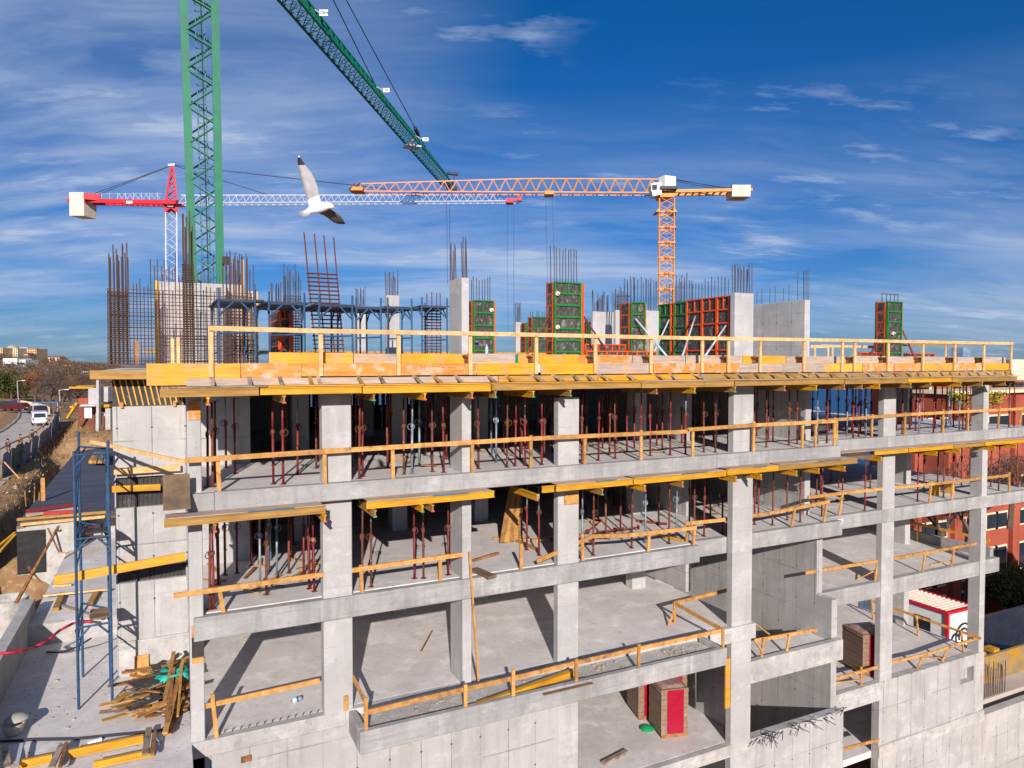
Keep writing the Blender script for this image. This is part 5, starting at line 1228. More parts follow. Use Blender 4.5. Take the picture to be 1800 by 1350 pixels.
p, q = PZ(514, 1232, ZC + .07), PZ(529, 1227, ZC + .07); m = MB(); m.tube(p, q, .07, 10); r = m.thing('paint_roll', 'crane_white', 'small white and blue roll lying on lower floor near its corner guardrail', 'roll', smooth=True)
m = MB(); m.tube(p.lerp(q, .4), p.lerp(q, .65), .073, 10); m.build('blue_label', 'blue_paint', r)
for i, (a, b, mt) in enumerate([((834, 1243), (1009, 1183), 'beam_yellow'), ((841, 1238), (1005, 1180), 'beam_tan'), ((950, 1216), (1035, 1196), 'ply')]):
    p, q = PZ(a[0], a[1], -9.84), PZ(b[0], b[1], -9.84); m = MB()
    if i < 2: hbeam(m, p, q, .16)
    else: m.bar(p, q, .5, .03)
    m.thing('timber_beam', mt, ['bright yellow beam lying in the balcony tray', 'tan beam lying close behind the yellow one in the balcony tray', 'worn plywood strip lying against the balcony parapet'][i], 'timber', 'timbers lying in the balcony tray')
rng = random.Random(3)
m = MB()
for i in range(420):
    x = rng.choice((rng.uniform(5, 16.5), rng.gauss(7.0, .5), rng.gauss(12.2, .6), rng.gauss(15.5, .5))); y = rng.uniform(18.5, 19.4); s = abs(rng.gauss(0, .012)) + .005
    if not 4.8 < x < 16.7: continue
    m.box(x - s, x + s * rng.uniform(.6, 2), y - s, y + s, -9.928, -9.928 + s * 1.2)
g = m.build('rubble', 'stone', None); g['kind'] = 'stuff'; g['label'] = 'crumbs of concrete rubble scattered in the balcony tray'
for i in range(46):
    x, y, z = rng.choice([(rng.uniform(1.5, 18), rng.uniform(20, 24), ZA), (rng.uniform(12.2, 24), rng.uniform(20.2, 25), ZB), (rng.uniform(1.2, 4), rng.uniform(20.2, 24), ZB)])
    a = rng.uniform(0, 3.14); L = rng.uniform(.3, 1.1); m = MB(); m.bar((x, y, z + .03), (x + L * math.cos(a), y + L * math.sin(a), z + .03 + rng.uniform(0, .06)), rng.uniform(.05, .14), .035)
    lev = 'upper' if z == ZA else 'middle'
    m.thing('timber_offcut', rng.choice(['wood', 'wood_brown', 'wood_grey', 'beam_tan']), 'timber offcut lying among the props of the %s open floor, %s bay' % (lev, bay(x)), 'timber', 'offcuts lying among the props')
m = MB(); a = V((26.2, 23.2, ZA)); m.box(25.9, 26.9, 22.4, 23.2, ZA, ZA + .45); m.thing('material_crate', 'scaffold_board', 'dark crate standing among the props of the set back upper floor', 'crate')
for (x, y) in ((33.6, 21.6),):
    r = root('timber_stool', 'small yellow trestle stool beside the seventh column on middle floor', 'trestle', (x, y, ZB)); m = MB(); m.box(x, x + 1.3, y, y + .4, ZB + .45, ZB + .5); m.build('top', 'yellow_old', r)
    for xx in (x + .08, x + 1.2):
        m = MB(); m.box(xx, xx + .07, y, y + .4, ZB, ZB + .449); m.build('leg', 'yellow_old', r)
# ------------------------------------------------------------------ terrace at the near corner
ZT, ZT2 = -9.74, -9.03
m = MB(); m.box(-4.42, .418, 18.2, 28.7, ZT - .3, ZT); ground_obj(m, 'terrace', 'concrete_floor')
m = MB(); m.box(-4.42, XL0 - .01, 28.76, 41.4, ZT2 - .8, ZT2); ground_obj(m, 'terrace', 'concrete_floor')
m = MB(); m.box(-4.42, XL0 - .01, 28.704, 28.758, ZT - .2, ZT2 - .004); ground_obj(m, 'terrace_step', 'concrete_rough')
m = MB(); m.box(-4.75, -4.422, 17.8, 30.2, ZT - 1, -8.52); m.thing('parapet_wall', 'concrete_wall', 'low concrete parapet wall running along the outer edge of the terrace', 'wall', center=False)
r = root('retaining_box', 'low concrete retaining structure with dark membrane roof behind the terrace', 'structure', (-4.1, 40, -9.7))
m = MB(); m.box(-6.45, -4.14, 39.57, 39.9, -11.5, -7.67); m.build('front_wall', 'concrete_rough', r)
m = MB(); a, b = PY(29, 935, 39.53), PY(81, 985, 39.53); m.box(a.x, b.x, 39.532, 39.568, b.z - .55, a.z); m.build('membrane_patch', 'bitumen_black', r)
m = MB(); m.box(-4.14, -1.65, 41.4, 41.6, -10.3, -7.7); m.build('front_wall', 'concrete_rough', r)
m = MB(); m.prism([(-6.57, 40.5, -7.66), (-1.7, 41.5, -7.66), (-1.7, 78, -7.66), (-7.2, 70.6, -7.66)], (0, 0, -.3)); m.build('membrane_roof', 'bitumen', r)
m = MB(); m.prism([(-6.45, 39.5, -7.65), (-1.7, 40.4, -7.65), (-1.7, 42.1, -7.65), (-6.45, 40.9, -7.65)], (0, 0, -.12)); m.build('plywood_cover', 'ply', r)
# stacks on the box edge
def onz(a, b, z): return PZ(a[0], a[1], z), PZ(b[0], b[1], z)
for i, (a, b, mt, lab) in enumerate([((46, 898), (134, 886), 'steel_red', 'topmost red painted timber of the stack on the retaining box edge'), ((46, 906), (136, 893), 'grey_board', 'grey timber under the topmost red one on the box edge'), ((47, 903), (134, 899), 'hose_red', 'bright red timber at the foot of the stack on the box edge'),
        ((30, 913), (186, 900), 'beam_tan', 'long tan plank lying in front of the red timbers'), ((75, 908), (104, 906), 'beam_yellow', 'short yellow beam among the planks at the box edge'), ((36, 922), (184, 908), 'wood_pale', 'long pale plank lying lowest at the box edge')]):
    p, q = onz(a, b, -7.55 + .1 * (i == 0)); m = MB(); m.bar(p, q, .16, .13); m.thing('timber_plank', mt, lab, 'plank', 'timbers stacked on the retaining box edge')
r = root('timber_bundle', 'bundle of short yellow beams on the dark membrane roof', 'timber bundle', PZ(170, 808, -7.66))
for i in range(6):
    p, q = PZ(160 + i * 5.2, 812, -7.55 + .22 * (i % 2)), PZ(169 + i * 4.2, 797, -7.55 + .22 * (i % 2)); m = MB(); m.bar(p, q, .3, .22); m.build('beam', 'beam_yellow' if i % 2 == 0 else 'beam_tan', r)
p = PZ(76, 880, -7.66); m = MB(); m.box(p.x - .1, p.x + .1, p.y - .05, p.y + .05, -7.66, -6.4); m.thing('timber_stake', 'wood', 'upright orange timber post at the edge of the membrane roof', 'timber')
for i, (px, h) in enumerate([(46, .9), (60, 1.1), (69, .8)]):
    p = PZ(px, 890, -8.0); m = MB(); m.tube(p, p + V((rng.uniform(-.1, .1), 0, h)), .04, 5); m.thing('timber_stake', 'wood_brown', 'thin brown stake beside the membrane roof, %s from the bank' % ordw(i), 'timber', 'thin stakes beside the membrane roof')
# left scaffold: one thing with two frames and rungs
r = root('frame_scaffold', 'tall blue frame scaffold standing on the terrace before the corner wall', 'scaffold', PZ(170, 1230, ZT))
A_, B_ = PZ(138.5, 1247, ZT), PZ(197.5, 1234, ZT); C_, D_ = PZ(146, 1190, ZT), PZ(194.5, 1203, ZT)
TOP = -2.46
def leg(p, top):
    m = MB(); m.tube(p, V((p.x, p.y, top)), .038, 8); m.build('standard', 'scaffold_blue', r)
for p, t in ((A_, TOP), (B_, TOP + .25), (C_, TOP + .35), (D_, TOP - .2)): leg(p, t)
def at_z(p, z): return V((p.x, p.y, z))
for z in (-2.58, -4.93, -7.43):
    for p, q in ((A_, B_), (C_, D_), (A_, C_), (B_, D_)):
        m = MB(); m.tube(at_z(p, z), at_z(q, z), .03, 6); d = (q - p).normalized(); m.tube(at_z(p, z - .35), at_z(p + d * .3, z - .02), .03, 5); m.tube(at_z(q, z - .35), at_z(q - d * .3, z - .02), .03, 5); m.build('ledger', 'scaffold_blue', r)
    for k in range(3):
        zz = z - .4 - k * .42
        if k < 2: m = MB(); m.tube(at_z(A_.lerp(C_, .05), zz), at_z(A_.lerp(C_, .95), zz), .022, 5); m.tube(at_z(B_, zz), at_z(D_, zz), .028, 5); m.build('rung', 'scaffold_blue', r)
m = MB(); m.tube(at_z(A_, -3.53), at_z(C_, -2.92), .03, 5); m.tube(at_z(A_, -4.38), at_z(C_, -3.29), .03, 5); m.build('ladder_brace', 'scaffold_blue', r)
for k in range(2):
    m = MB(); p, q = at_z(A_.lerp(B_, .35), -7.28), at_z(B_, -7.28); v = (C_ - A_).normalized()
    m.bar(p + v * (.3 + k * .45), q + v * (.3 + k * .45), .4, .05); m.build('platform_board', 'ply', r)
m = MB(); p, q = at_z(A_.lerp(B_, .25), -4.87), at_z(B_.lerp(A_, .05), -4.87); m.bar(p + v * .6, q + v * .6, .6, .05); m.build('platform_board', 'scaffold_board', r)
# boards, hose and objects on the terrace
for i, (a, b, mt, w_, lab) in enumerate([((76, 1047), (193, 1035), 'wood_pale', .12, 'long pale plank bridging two short beams on the upper terrace'), ((98, 1072), (110, 1044), 'beam_tan', .2, 'short olive beam propping the long pale plank at its outer end'), ((157, 1065), (172, 1038), 'beam_tan', .2, 'short olive beam propping the long pale plank at its wall end'),
        ((100, 1063), (175, 1087), 'grey_board', .14, 'grey board lying askew below the long pale plank'), ((93, 1030), (126, 1028), 'wood_pale', .1, 'thin pale lath lying above the long plank on the terrace')]):
    p, q = onz(a, b, ZT2 + (.16 if i == 0 else .06)); m = MB(); m.bar(p, q, w_, .07 if i != 1 and i != 2 else .16); m.thing('timber_plank', mt, lab, 'plank', 'planks lying on the terrace')
pts = [(0, 1149), (30, 1146), (62, 1137), (85, 1125), (105, 1108), (128, 1096), (145, 1091), (161, 1094)]
m = MB(); hz = [-8.44, -8.47, -9.0, -8.95, -8.98, -8.98, -8.98, -8.98]; m.path([PZ(a, b, z) for (a, b), z in zip(pts, hz)], .045, 6); m.thing('red_hose', 'hose_red', 'red hose running over the parapet onto the terrace', 'hose', smooth=True)
m = MB(); m.path([PZ(a, b, z) for (a, b), z in zip([(82, 1146), (110, 1147), (140, 1135), (160, 1122)], [-9.7, -9.6, -9.25, -8.98])], .03, 5); m.thing('black_cable', 'cable_dark', 'thin black cable draped over the terrace step', 'cable')
m = MB(); m.path([PZ(a, b, ZT + .04) for a, b in [(0, 1303), (60, 1300), (130, 1299), (200, 1292), (260, 1286), (300, 1281)]], .035, 5); m.thing('black_cable', 'cable_dark', 'dark ragged cable stretched across the front of the terrace', 'cable')
def ybeam(a, b, lab, mt='beam_yellow', h=.2, zz=.12):
    p, q = onz(a, b, ZT + zz); m = MB(); hbeam(m, p, q, h); m.thing('timber_beam', mt, lab, 'timber', 'yellow beams laid out on the terrace')
ybeam((25, 1346), (92, 1332), 'yellow beam at the parapet end of the terrace front, before the round white tub')
ybeam((121, 1325), (252, 1298), 'longest yellow beam at the terrace front, between two grey stub posts', zz=.14)
ybeam((165, 1344), (270, 1322), 'half shaded yellow beam nearest the lens on the terrace', h=.16)
for i, (a, b, mt, lab) in enumerate([((90, 1350), (108, 1310), 'wood_grey', 'thick grey board beside the joint of the yellow beams'), ((105, 1350), (117, 1306), 'wood_brown', 'thin brown batten beside the thick grey board'), ((255, 1326), (262, 1280), 'wood_grey', 'grey board standing at the far end of the longest yellow beam'),
        ((268, 1326), (273, 1284), 'wood_brown', 'narrow brown board beside the grey one at the longest yellow beam'), ((14, 1350), (8, 1312), 'wood_grey', 'weathered board lying at the corner by the round white tub'), ((28, 1352), (38, 1308), 'crane_white', 'pale metal pipe lying beside the round white tub')]):
    p, q = onz(a, b, ZT + .22); m = MB(); m.bar(p, q, .14 if i % 2 == 0 else .08, .06); m.thing('timber_board', mt, lab, 'board', 'short boards lying across the terrace front')
for i, (a, b) in enumerate([((154, 1306), (179, 1299)), ((273, 1300), (285, 1299))]):
    p, q = onz(a, b, ZT + .05); m = MB(); m.bar(p, q, .09, .07); m.thing('white_offcut', 'white_paint', ['white plastic offcut lying on the terrace beside the longest yellow beam', 'small white plastic offcut lying by the plank heap foot'][i], 'offcut', 'white offcuts on the terrace')
p = PZ(24, 1291, ZT); r = root('mortar_tub', 'round white mortar tub with loose lid standing on the terrace', 'tub', p)
m = MB(); m.lathe((p.x, p.y, ZT), [(.12, 0), (.19, .04), (.27, .3), (.29, .32), (.26, .31), (.2, .1)], 18); m.build('tub', 'ballast', r, True)
m = MB(); m.lathe((p.x + .06, p.y + .1, ZT + .36), [(.05, .12), (.16, .1), (.28, .02), (.29, 0), (.2, -.02)], 18); m.build('lid', 'kerb', r, True)
m = MB()
for i in range(420):
    x, y = rng.uniform(-4.3, .3), rng.uniform(18.5, 38); s = abs(rng.gauss(0, .011)) + .004; z = ZT if y < 28.7 else ZT2
    if y > 24.5 and x > XL0 - .1: continue
    m.box(x - s, x + s * rng.uniform(.5, 2.2), y - s, y + s, z + .001, z + .002 + s)
g = m.build('gravel', 'stone', None); g['kind'] = 'stuff'; g['label'] = 'grit and concrete crumbs scattered over the terrace'
# plank heap against the corner wall
HG = 'scrap planks heaped against the corner wall'
def heap_piece(x, y, z, L, ang, w_, h_, mt, lab, el=0.):
    d = V((math.cos(ang) * math.cos(el), math.sin(ang) * math.cos(el), math.sin(el))); c = V((x, y, z)); m = MB(); m.bar(c - d * L / 2, c + d * L / 2, w_, h_)
    m.thing('scrap_plank', mt, lab, 'plank', HG)
hc = PZ(272, 1218, ZT)
for i in range(96):
    t = rng.random(); px, py = rng.uniform(205, 312), rng.uniform(1195, 1262)
    if px < 300 - (py - 1170) * 1.3 and py < 1235: px = rng.uniform(262, 312)
    p = PZ(px, py, ZT); hgt = max(0, 1 - (p - hc).length / 2.4) * .75
    mt = rng.choice(['wood_brown', 'wood_brown', 'wood', 'wood_grey', 'ply_black', 'ply_black', 'orange_board', 'beam_tan']); cn = {'wood_brown': 'brown', 'wood': 'orange', 'wood_grey': 'grey', 'ply_black': 'black stained', 'orange_board': 'faded orange', 'beam_tan': 'tan'}[mt]
    heap_piece(p.x, p.y, ZT + .04 + hgt * rng.random(), rng.uniform(.4, 1.5) if mt != 'ply_black' else rng.uniform(.5, .9), rng.uniform(-.3, .9) + (math.pi if rng.random() < .5 else 0), rng.uniform(.07, .22) if mt != 'ply_black' else rng.uniform(.4, .7), .03, mt, '%s scrap plank in the heap of offcuts at the corner wall foot' % cn, rng.uniform(-.15, .3))
for i in range(18):
    px = rng.uniform(292, 321); p = PZ(px - 4, rng.uniform(1245, 1322), ZT); q = PZ(min(323, px + rng.uniform(10, 26)), rng.uniform(1180, 1235), ZT)
    d = (q - p); L = min(d.length, rng.uniform(1.8, 3.2)); d.normalize(); z = ZT + .05 + rng.random() * .45; m = MB(); a = V((p.x, p.y, z)); m.bar(a, a + d * L + V((0, 0, rng.uniform(0, .5))), rng.uniform(.06, .14), .035)
    mt = rng.choice(['wood_brown', 'wood_brown', 'wood', 'beam_tan']); m.thing('scrap_plank', mt, 'long %s plank in the sheaf lying along the terrace edge' % {'wood_brown': 'brown', 'wood': 'orange', 'beam_tan': 'tan'}[mt], 'plank', 'long planks lying along the terrace edge')
p = PZ(300, 1186, ZT + .6); m = MB(); vs = []; fs = []
for i in range(7):
    for j in range(5): vs.append((p.x - .5 + i * .16, p.y - .35 + j * .17, p.z + rng.uniform(-.16, .16)))
for i in range(6):
    for j in range(4): a = i * 5 + j; fs.append((a, a + 1, a + 6, a + 5))
m.add(vs, fs); o = m.thing('teal_sheet', 'tarp_teal', 'crumpled teal plastic sheet on top of the plank heap', 'sheet', smooth=True); sm = o.modifiers.new('solid', 'SOLIDIFY'); sm.thickness = .01
p = PZ(247, 1214, ZT); m = MB(); m.prism([(p.x - .2, 24.5, ZT + .01), (p.x + .2, 24.5, ZT + .01), (p.x + .2, 24.56, ZT + .62), (p.x - .2, 24.56, ZT + .62)], (0, .03, 0)); m.thing('wood_panel', 'wood', 'small square orange board leaning at the corner wall foot', 'board')
# rack and scrap at the inner corner
r = root('steel_rack', 'red steel rack heaped with scrap on the upper terrace', 'rack', PZ(140, 950, ZT2))
p = PZ(122, 957, ZT2); 
for dx in (0, .7, 1.4):
    m = MB(); m.tube((p.x + dx, p.y, ZT2), (p.x + dx, p.y, ZT2 + .8), .04, 5); m.tube((p.x + dx, p.y + .8, ZT2), (p.x + dx, p.y + .8, ZT2 + .8), .04, 5); m.tube((p.x + dx, p.y, ZT2 + .75), (p.x + dx, p.y + .8, ZT2 + .75), .035, 5); m.build('frame', 'steel_red', r)
for zz in (.3, .75): m = MB(); m.tube((p.x, p.y, ZT2 + zz), (p.x + 1.4, p.y, ZT2 + zz), .04, 5); m.build('rail', 'steel_red', r)
for i in range(8): 
    a = V((p.x + rng.uniform(0, 1.3), p.y + rng.uniform(0, .7), ZT2 + .82 + rng.random() * .2)); m = MB(); m.bar(a, a + V((rng.uniform(-.4, .6), rng.uniform(-.3, .3), rng.uniform(0, .2))), .09, .05); m.build('scrap_piece', rng.choice(['wood_brown', 'ply_black', 'wood_grey', 'beam_tan']), r)
for i, (a, b, zt_, lab) in enumerate([((104, 971), (84, 928), -7.73, 'tall brown pole leaning at the retaining box corner'), ((110, 957), (102, 930), -7.9, 'thin tan lath leaning at the retaining box corner'), ((120, 972), (106, 971), ZT2 + .05, 'short tan lath lying at the retaining box corner')]):
    p = PZ(a[0], a[1], ZT2); d = PZ(b[0], b[1], zt_) if zt_ > -7 else PZ(b[0], b[1], zt_); m = MB(); m.bar(p, d, .07, .05); m.thing('timber_pole', 'wood_brown' if i == 0 else 'wood', lab, 'timber')
pa, pb = PZ(28, 1060, -9.6), PF(103, 925, 32.2); m = MB(); m.bar(pa, pb, .12, .08, w2=.09, h2=.07); m.thing('timber_pole', 'wood_brown', 'long dark pole leaning over the dirt heap against the retaining box', 'timber')
p, q = PF(49, 996, 29.8), PF(70, 1021, 29.2); m = MB(); m.bar(p, q, .07, .05); m.thing('timber_pole', 'wood_brown', 'short brown strut bracing the long dark pole', 'timber')
for i in range(2):
    p, q = PZ(-5 + i * 4, 962 + i * 8, -8.8), PZ(27, 936 + i * 4, -8.4); m = MB(); m.bar(p, q, .12, .07); m.thing('timber_plank', 'beam_yellow', ['yellow plank lying on the dirt beside the retaining box', 'lower yellow plank lying on the dirt beside the first'][i], 'plank', 'yellow planks on the dirt')
p = PZ(10, 1086, -10.4); m = MB(); m.lathe((p.x, p.y + .4, -11.3), [(.75, 0), (.75, 1.6), (.66, 1.6), (.66, .2)], 28); m.thing('well_ring', 'concrete_rough', 'round concrete well ring standing behind the parapet wall', 'well ring', smooth=False)
# ------------------------------------------------------------------ land, street and sea
def smooth(a, b, t): t = max(0, min(1, (t - a) / (b - a))); return t * t * (3 - 2 * t)
def hz_(x, y):
    """ground height (lens = 0)"""
    base = -21.0
    st = -8.6                                  # street shelf on the left
    edge_x = -9.2 - .055 * max(0, y - 55)
    left = st + (1 - smooth(edge_x - 2.2, edge_x + .2, x)) * 0
    k = 1 - smooth(edge_x + .3, edge_x + 2.6, x)     # 1 on the street side
    trench = -13.5 if y > 41 else -11.3
    mid = trench if x < 1 else base
    kk = smooth(-1.0, 1.2, x)
    low = trench * (1 - kk) + base * kk
    if y > 64: low = low + ((-6.95 if x < 1 else -12.5) - low) * smooth(71, 78, y)
    h = st * k + low * (1 - k)
    # hill far away on the left
    r = math.hypot(x + 120, (y - 620) * .55)
    h += 14.5 * math.exp(-((x + 165) / 85) ** 2) * smooth(230, 560, y) * (1 - .35 * smooth(650, 1200, y))
    h += 2.5 * math.exp(-((x + 70) / 60) ** 2) * smooth(180, 330, y) * (1 - smooth(500, 700, y))
    # fall towards the sea
    h -= 70 * smooth(95, 420, y) * smooth(-42, 70, x) + 45 * smooth(60, 260, x)
    h += .25 * math.sin(x * 1.7 + y * .9) * math.sin(y * 1.3 - x * .4) * (1 if -12 < x < 2 and y > 24 else .3)
    return h
def lin(a, b, n): return [a + (b - a) * i / n for i in range(n + 1)]
xs = [-900, -650, -480, -380, -310] + lin(-270, -40, 46) + lin(-38, 4, 84) + lin(6, 60, 27) + [70, 90, 120, 160, 220, 300, 420, 600, 900, 1400]
ys = [-300, -120, -60, -20] + lin(-5, 130, 108) + lin(135, 700, 64) + [760, 850, 1000, 1200, 1500]
m = MB(); vs = [(x, y, hz_(x, y)) for y in ys for x in xs]; nx = len(xs); fs = []
for j in range(len(ys) - 1):
    for i in range(nx - 1): a = j * nx + i; fs.append((a, a + 1, a + nx + 1, a + nx))
m.add(vs, fs); g = ground_obj(m, 'ground', 'dirt', smooth=True)
# sea to the horizon
ms, nt_, bs_ = base_mat('sea'); MATS['sea'] = ms
gg = nt_.nodes.new('ShaderNodeNewGeometry'); col_ = mixc(nt_, ramp(nt_, noise(nt_, gg.outputs['Position'], .004, 5, .6, (1, 3, 1)), .35, .65), (.006, .05, .13), (.01, .065, .155)); nt_.links.new(col_, bs_.inputs['Base Color'])
bs_.inputs['Roughness'].default_value = .35; bs_.inputs['Specular IOR Level'].default_value = .25
bumpn(nt_, bs_, noise(nt_, gg.outputs['Position'], .25, 4), .5, .3)
m = MB(); R_ = 45000; m.add([(-R_, 150, -58), (R_, -R_, -58), (R_, R_, -58), (-R_, R_, -58)], [(0, 1, 2, 3)]); ground_obj(m, 'sea', 'sea')
m = MB(); n = 60
for i in range(n):
    pass
# far coast
m = MB(); vs = []; fs = []
for i in range(41):
    a = math.radians(-16 + i * .42); d = 9000; hgt = 60 * math.sin(i / 40 * math.pi) * (.7 + .3 * math.sin(i * 1.7))
    for dd, z in ((0, -60), (500, hgt - 58), (1500, -60)): vs.append(((d + dd) * math.sin(a), (d + dd) * math.cos(a), z))
for i in range(40):
    for k in range(2): a = i * 3 + k; fs.append((a, a + 1, a + 4, a + 3))
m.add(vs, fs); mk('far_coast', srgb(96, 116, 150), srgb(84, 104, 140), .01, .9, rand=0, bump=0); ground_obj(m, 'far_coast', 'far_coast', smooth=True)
# street
def strip(name, mat, pts, w0, w1, dz, kind='structure'):
    m = MB(); vs = []; fs = []
    for i, (x, y) in enumerate(pts):
        for w_ in (w0, (w0 + w1) / 2, w1): vs.append((x + w_, y, max(hz_(x + w_, y), hz_(x, y)) + dz))
    for i in range(len(pts) - 1):
        for k in range(2): a = i * 3 + k; fs.append((a, a + 1, a + 4, a + 3))
    m.add(vs, fs); return ground_obj(m, name, mat, kind, smooth=True)
rp = [(-10.4 - .052 * max(0, y - 60) - .0011 * max(0, y - 100) ** 2, y) for y in range(20, 200, 4)]
strip('street', 'asphalt', rp, -5.7, -.2, .06)
strip('kerb', 'kerb', rp, -6.05, -5.7, .2)
# fence of patched sheets at the top of the bank
fr = root('sheet_fence', 'site fence of blue and dark green sheets on timber posts beside the street', 'fence', PZ(30, 835, -8.6))
fpts = [PZ(px, py, -8.5) for px, py in ((4, 838), (20, 826), (38, 815), (55, 806), (68, 795), (80, 783), (90, 768), (97, 752), (103, 738))]
fpts = [V((p.x, p.y, -8.7)) for p in fpts]
for i, (a, b) in enumerate(zip(fpts, fpts[1:])):
    m = MB(); nsub = 5; vs = []
    for k in range(nsub + 1):
        c = a.lerp(b, k / nsub) + V((rng.uniform(-.08, .08), 0, 0)); 
        for z in (0, .9, 1.9 + rng.uniform(-.2, .15)): vs.append(c + V((.1 * (z > 1), 0, z)))
    fs = []
    for k in range(nsub):
        for j in range(2): q = k * 3 + j; fs.append((q, q + 3, q + 4, q + 1))
    m.add(vs, fs); m.build('sheet', 'tarp_dkgreen' if i in (1, 7) else 'tarp_blue', fr)
    m = MB(); m.bar(a + V((-.15, 0, 0)), a + V((-.15, 0, 2.5)), .12, .1, up=(0, 1, 0)); m.build('post', 'wood_brown', fr)
    m = MB(); m.bar(a + V((-.2, 0, 2.2)), b + V((-.2, 0, 2.2)), .07, .1); m.build('rail', 'wood_grey', fr)
    m = MB(); m.bar(a + V((1.9, -.5, -1.0)), a + V((.15, 0, 1.3)), .08, .08); m.build('brace', 'wood', fr)
# people by the fence
def person(label, px, py, h, top, bottom, face=1.2):
    p = PZ(px, py, -8.5); r = root('person', label, 'person', p)
    me = bpy.data.meshes.new('body'); J = [(0, 0, .95), (0, .0, 1.15), (0, .02, 1.42), (0, .03, 1.52), (0, .04, 1.66), (-.2, .02, 1.42), (-.27, .0, 1.14), (-.22, .16, .92), (.2, .02, 1.42), (.28, .02, 1.14), (.24, .18, .94), (-.1, 0, .9), (-.11, .03, .5), (-.11, -.04, .06), (-.11, .1, .03), (.1, 0, .9), (.12, -.05, .5), (.12, -.1, .06), (.12, .06, .03)]
    E = [(0, 1), (1, 2), (2, 3), (3, 4), (2, 5), (5, 6), (6, 7), (2, 8), (8, 9), (9, 10), (0, 11), (11, 12), (12, 13), (13, 14), (0, 15), (15, 16), (16, 17), (17, 18)]
    Rr = [.15, .16, .15, .06, .1, .08, .055, .045, .08, .055, .045, .1, .075, .05, .04, .1, .075, .05, .04]
    me.from_pydata(J, E, []); o = bpy.data.objects.new('body', me); COL.objects.link(o)
    mod = o.modifiers.new('skin', 'SKIN'); o.modifiers.new('sub', 'SUBSURF').levels = 1
    if not me.skin_vertices: 
        bpy.context.view_layer.objects.active = o
    sv = me.skin_vertices[0].data if me.skin_vertices else None
    if sv:
        for i, q in enumerate(Rr): sv[i].radius = (q, q * .8); sv[i].use_root = (i == 0)
    dg = bpy.context.evaluated_depsgraph_get(); bm_ = bpy.data.meshes.new_from_object(o.evaluated_get(dg)); bpy.data.objects.remove(o)
    for nm in (top, bottom, 'skin'): bm_.materials.append(MATS[nm])
    for f in bm_.polygons:
        c = f.center; f.material_index = 2 if c.z > 1.5 or (abs(c.x) > .17 and c.z < .98 and c.y > .08) else (1 if c.z < .96 else 0); f.use_smooth = True
    b = bpy.data.objects.new('body', bm_); COL.objects.link(b); b.parent = r; b.scale = (h / 1.75,) * 3; b.rotation_euler = (0, 0, face)
    m = MB(); m.lathe(p + V((0, .0, 0)) + V((.04 * math.sin(-face), .04 * math.cos(face), 1.64 * h / 1.75)), [(.09, 0), (.115, .05), (.1, .1), (.05, .14), (.01, .15)], 10); m.build('hair', 'cloth_dark', r, True)
    return r
person('person in dark blue jacket looking over the site fence', 15, 806, 1.75, 'cloth_navy', 'cloth_dark', 2.4)
person('person in olive jacket standing at the site fence', 37, 797, 1.8, 'cloth_olive', 'cloth_dark', 2.2)
person('person with dark hair in brown coat at the far end of the onlookers', 58, 786, 1.75, 'cloth_dark', 'cloth_navy', 2.0)
# vehicles
def car(label, px, py, ang, body, van=False, z=-8.5):
    p = PZ(px, py, z); r = root('parked_car', label, 'van' if van else 'car', p, 'vehicles on the street')
    L, W, Hh = (4.4, 1.75, 1.85) if van else (4.3, 1.72, 1.42)
    prof = [(-L / 2, .35), (-L / 2, .95), (-L / 2 + .1, 1.05 if not van else Hh - .1), (-L / 2 + .55, Hh - .02 if not van else Hh), (.35 if not van else .9, Hh), (1.05 if not van else 1.35, .98 if not van else 1.15), (L / 2 - .15, .82 if not van else .95), (L / 2, .62), (L / 2, .35)]
    M_ = Matrix.Rotation(ang, 4, 'Z')
    def T(x, y, zz): return p + (M_ @ V((x, y, zz)))
    m = MB(); m.prism([T(x, -W / 2, zz) for x, zz in prof], M_ @ V((0, W, 0))); m.build('body', body, r, bevel=.06)
    for s in (-1, 1):
        y = s * (W / 2 + .004); m = MB(); a = [(-L / 2 + .5, 1.0), (-L / 2 + .7, Hh - .14), (.3 if not van else .8, Hh - .14), (.85 if not van else 1.15, 1.0)]
        if van: a = [(-L / 2 + .3, 1.15), (-L / 2 + .35, Hh - .18), (.8, Hh - .18), (1.15, 1.15)]
        m.prism([T(x, y, zz) for x, zz in a], M_ @ V((0, .012 * s, 0))); m.build('window', 'glass_dark', r)
    m = MB(); za, zb, xa = (1.0, Hh - .22, -L / 2 + .06) if not van else (1.1, Hh - .22, -L / 2 - .0)
    m.prism([T(xa - .02, -W * .38, za), T(xa - .02, W * .38, za), T(xa + (.3 if not van else .09), W * .36, zb), T(xa + (.3 if not van else .09), -W * .36, zb)], M_ @ V((-.03, 0, .01))); m.build('rear_window', 'glass_dark', r)
    for s in (-1, 1):
        m = MB(); m.prism([T(-L / 2 - .012, s * W * .42 - .09, .75), T(-L / 2 - .012, s * W * .42 + .09, .75), T(-L / 2 - .012, s * W * .42 + .09, 1.0), T(-L / 2 - .012, s * W * .42 - .09, 1.0)], M_ @ V((.01, 0, 0))); m.build('tail_light', 'lamp_red', r)
        for x in (-L / 2 + .8, L / 2 - .8):
            m = MB(); m.tube(T(x, s * (W / 2 - .2), .31), T(x, s * (W / 2 + .015), .31), .31, 14); m.build('wheel', 'tyre', r)
    m = MB(); m.prism([T(-L / 2 - .014, -.26, .52), T(-L / 2 - .014, .26, .52), T(-L / 2 - .014, .26, .63), T(-L / 2 - .014, -.26, .63)], M_ @ V((.01, 0, 0))); m.build('number_plate', 'white_paint', r)
    return r
car('white van with dark rear window driving up the street by the fence', 69, 746, math.radians(100), 'car_white', True)
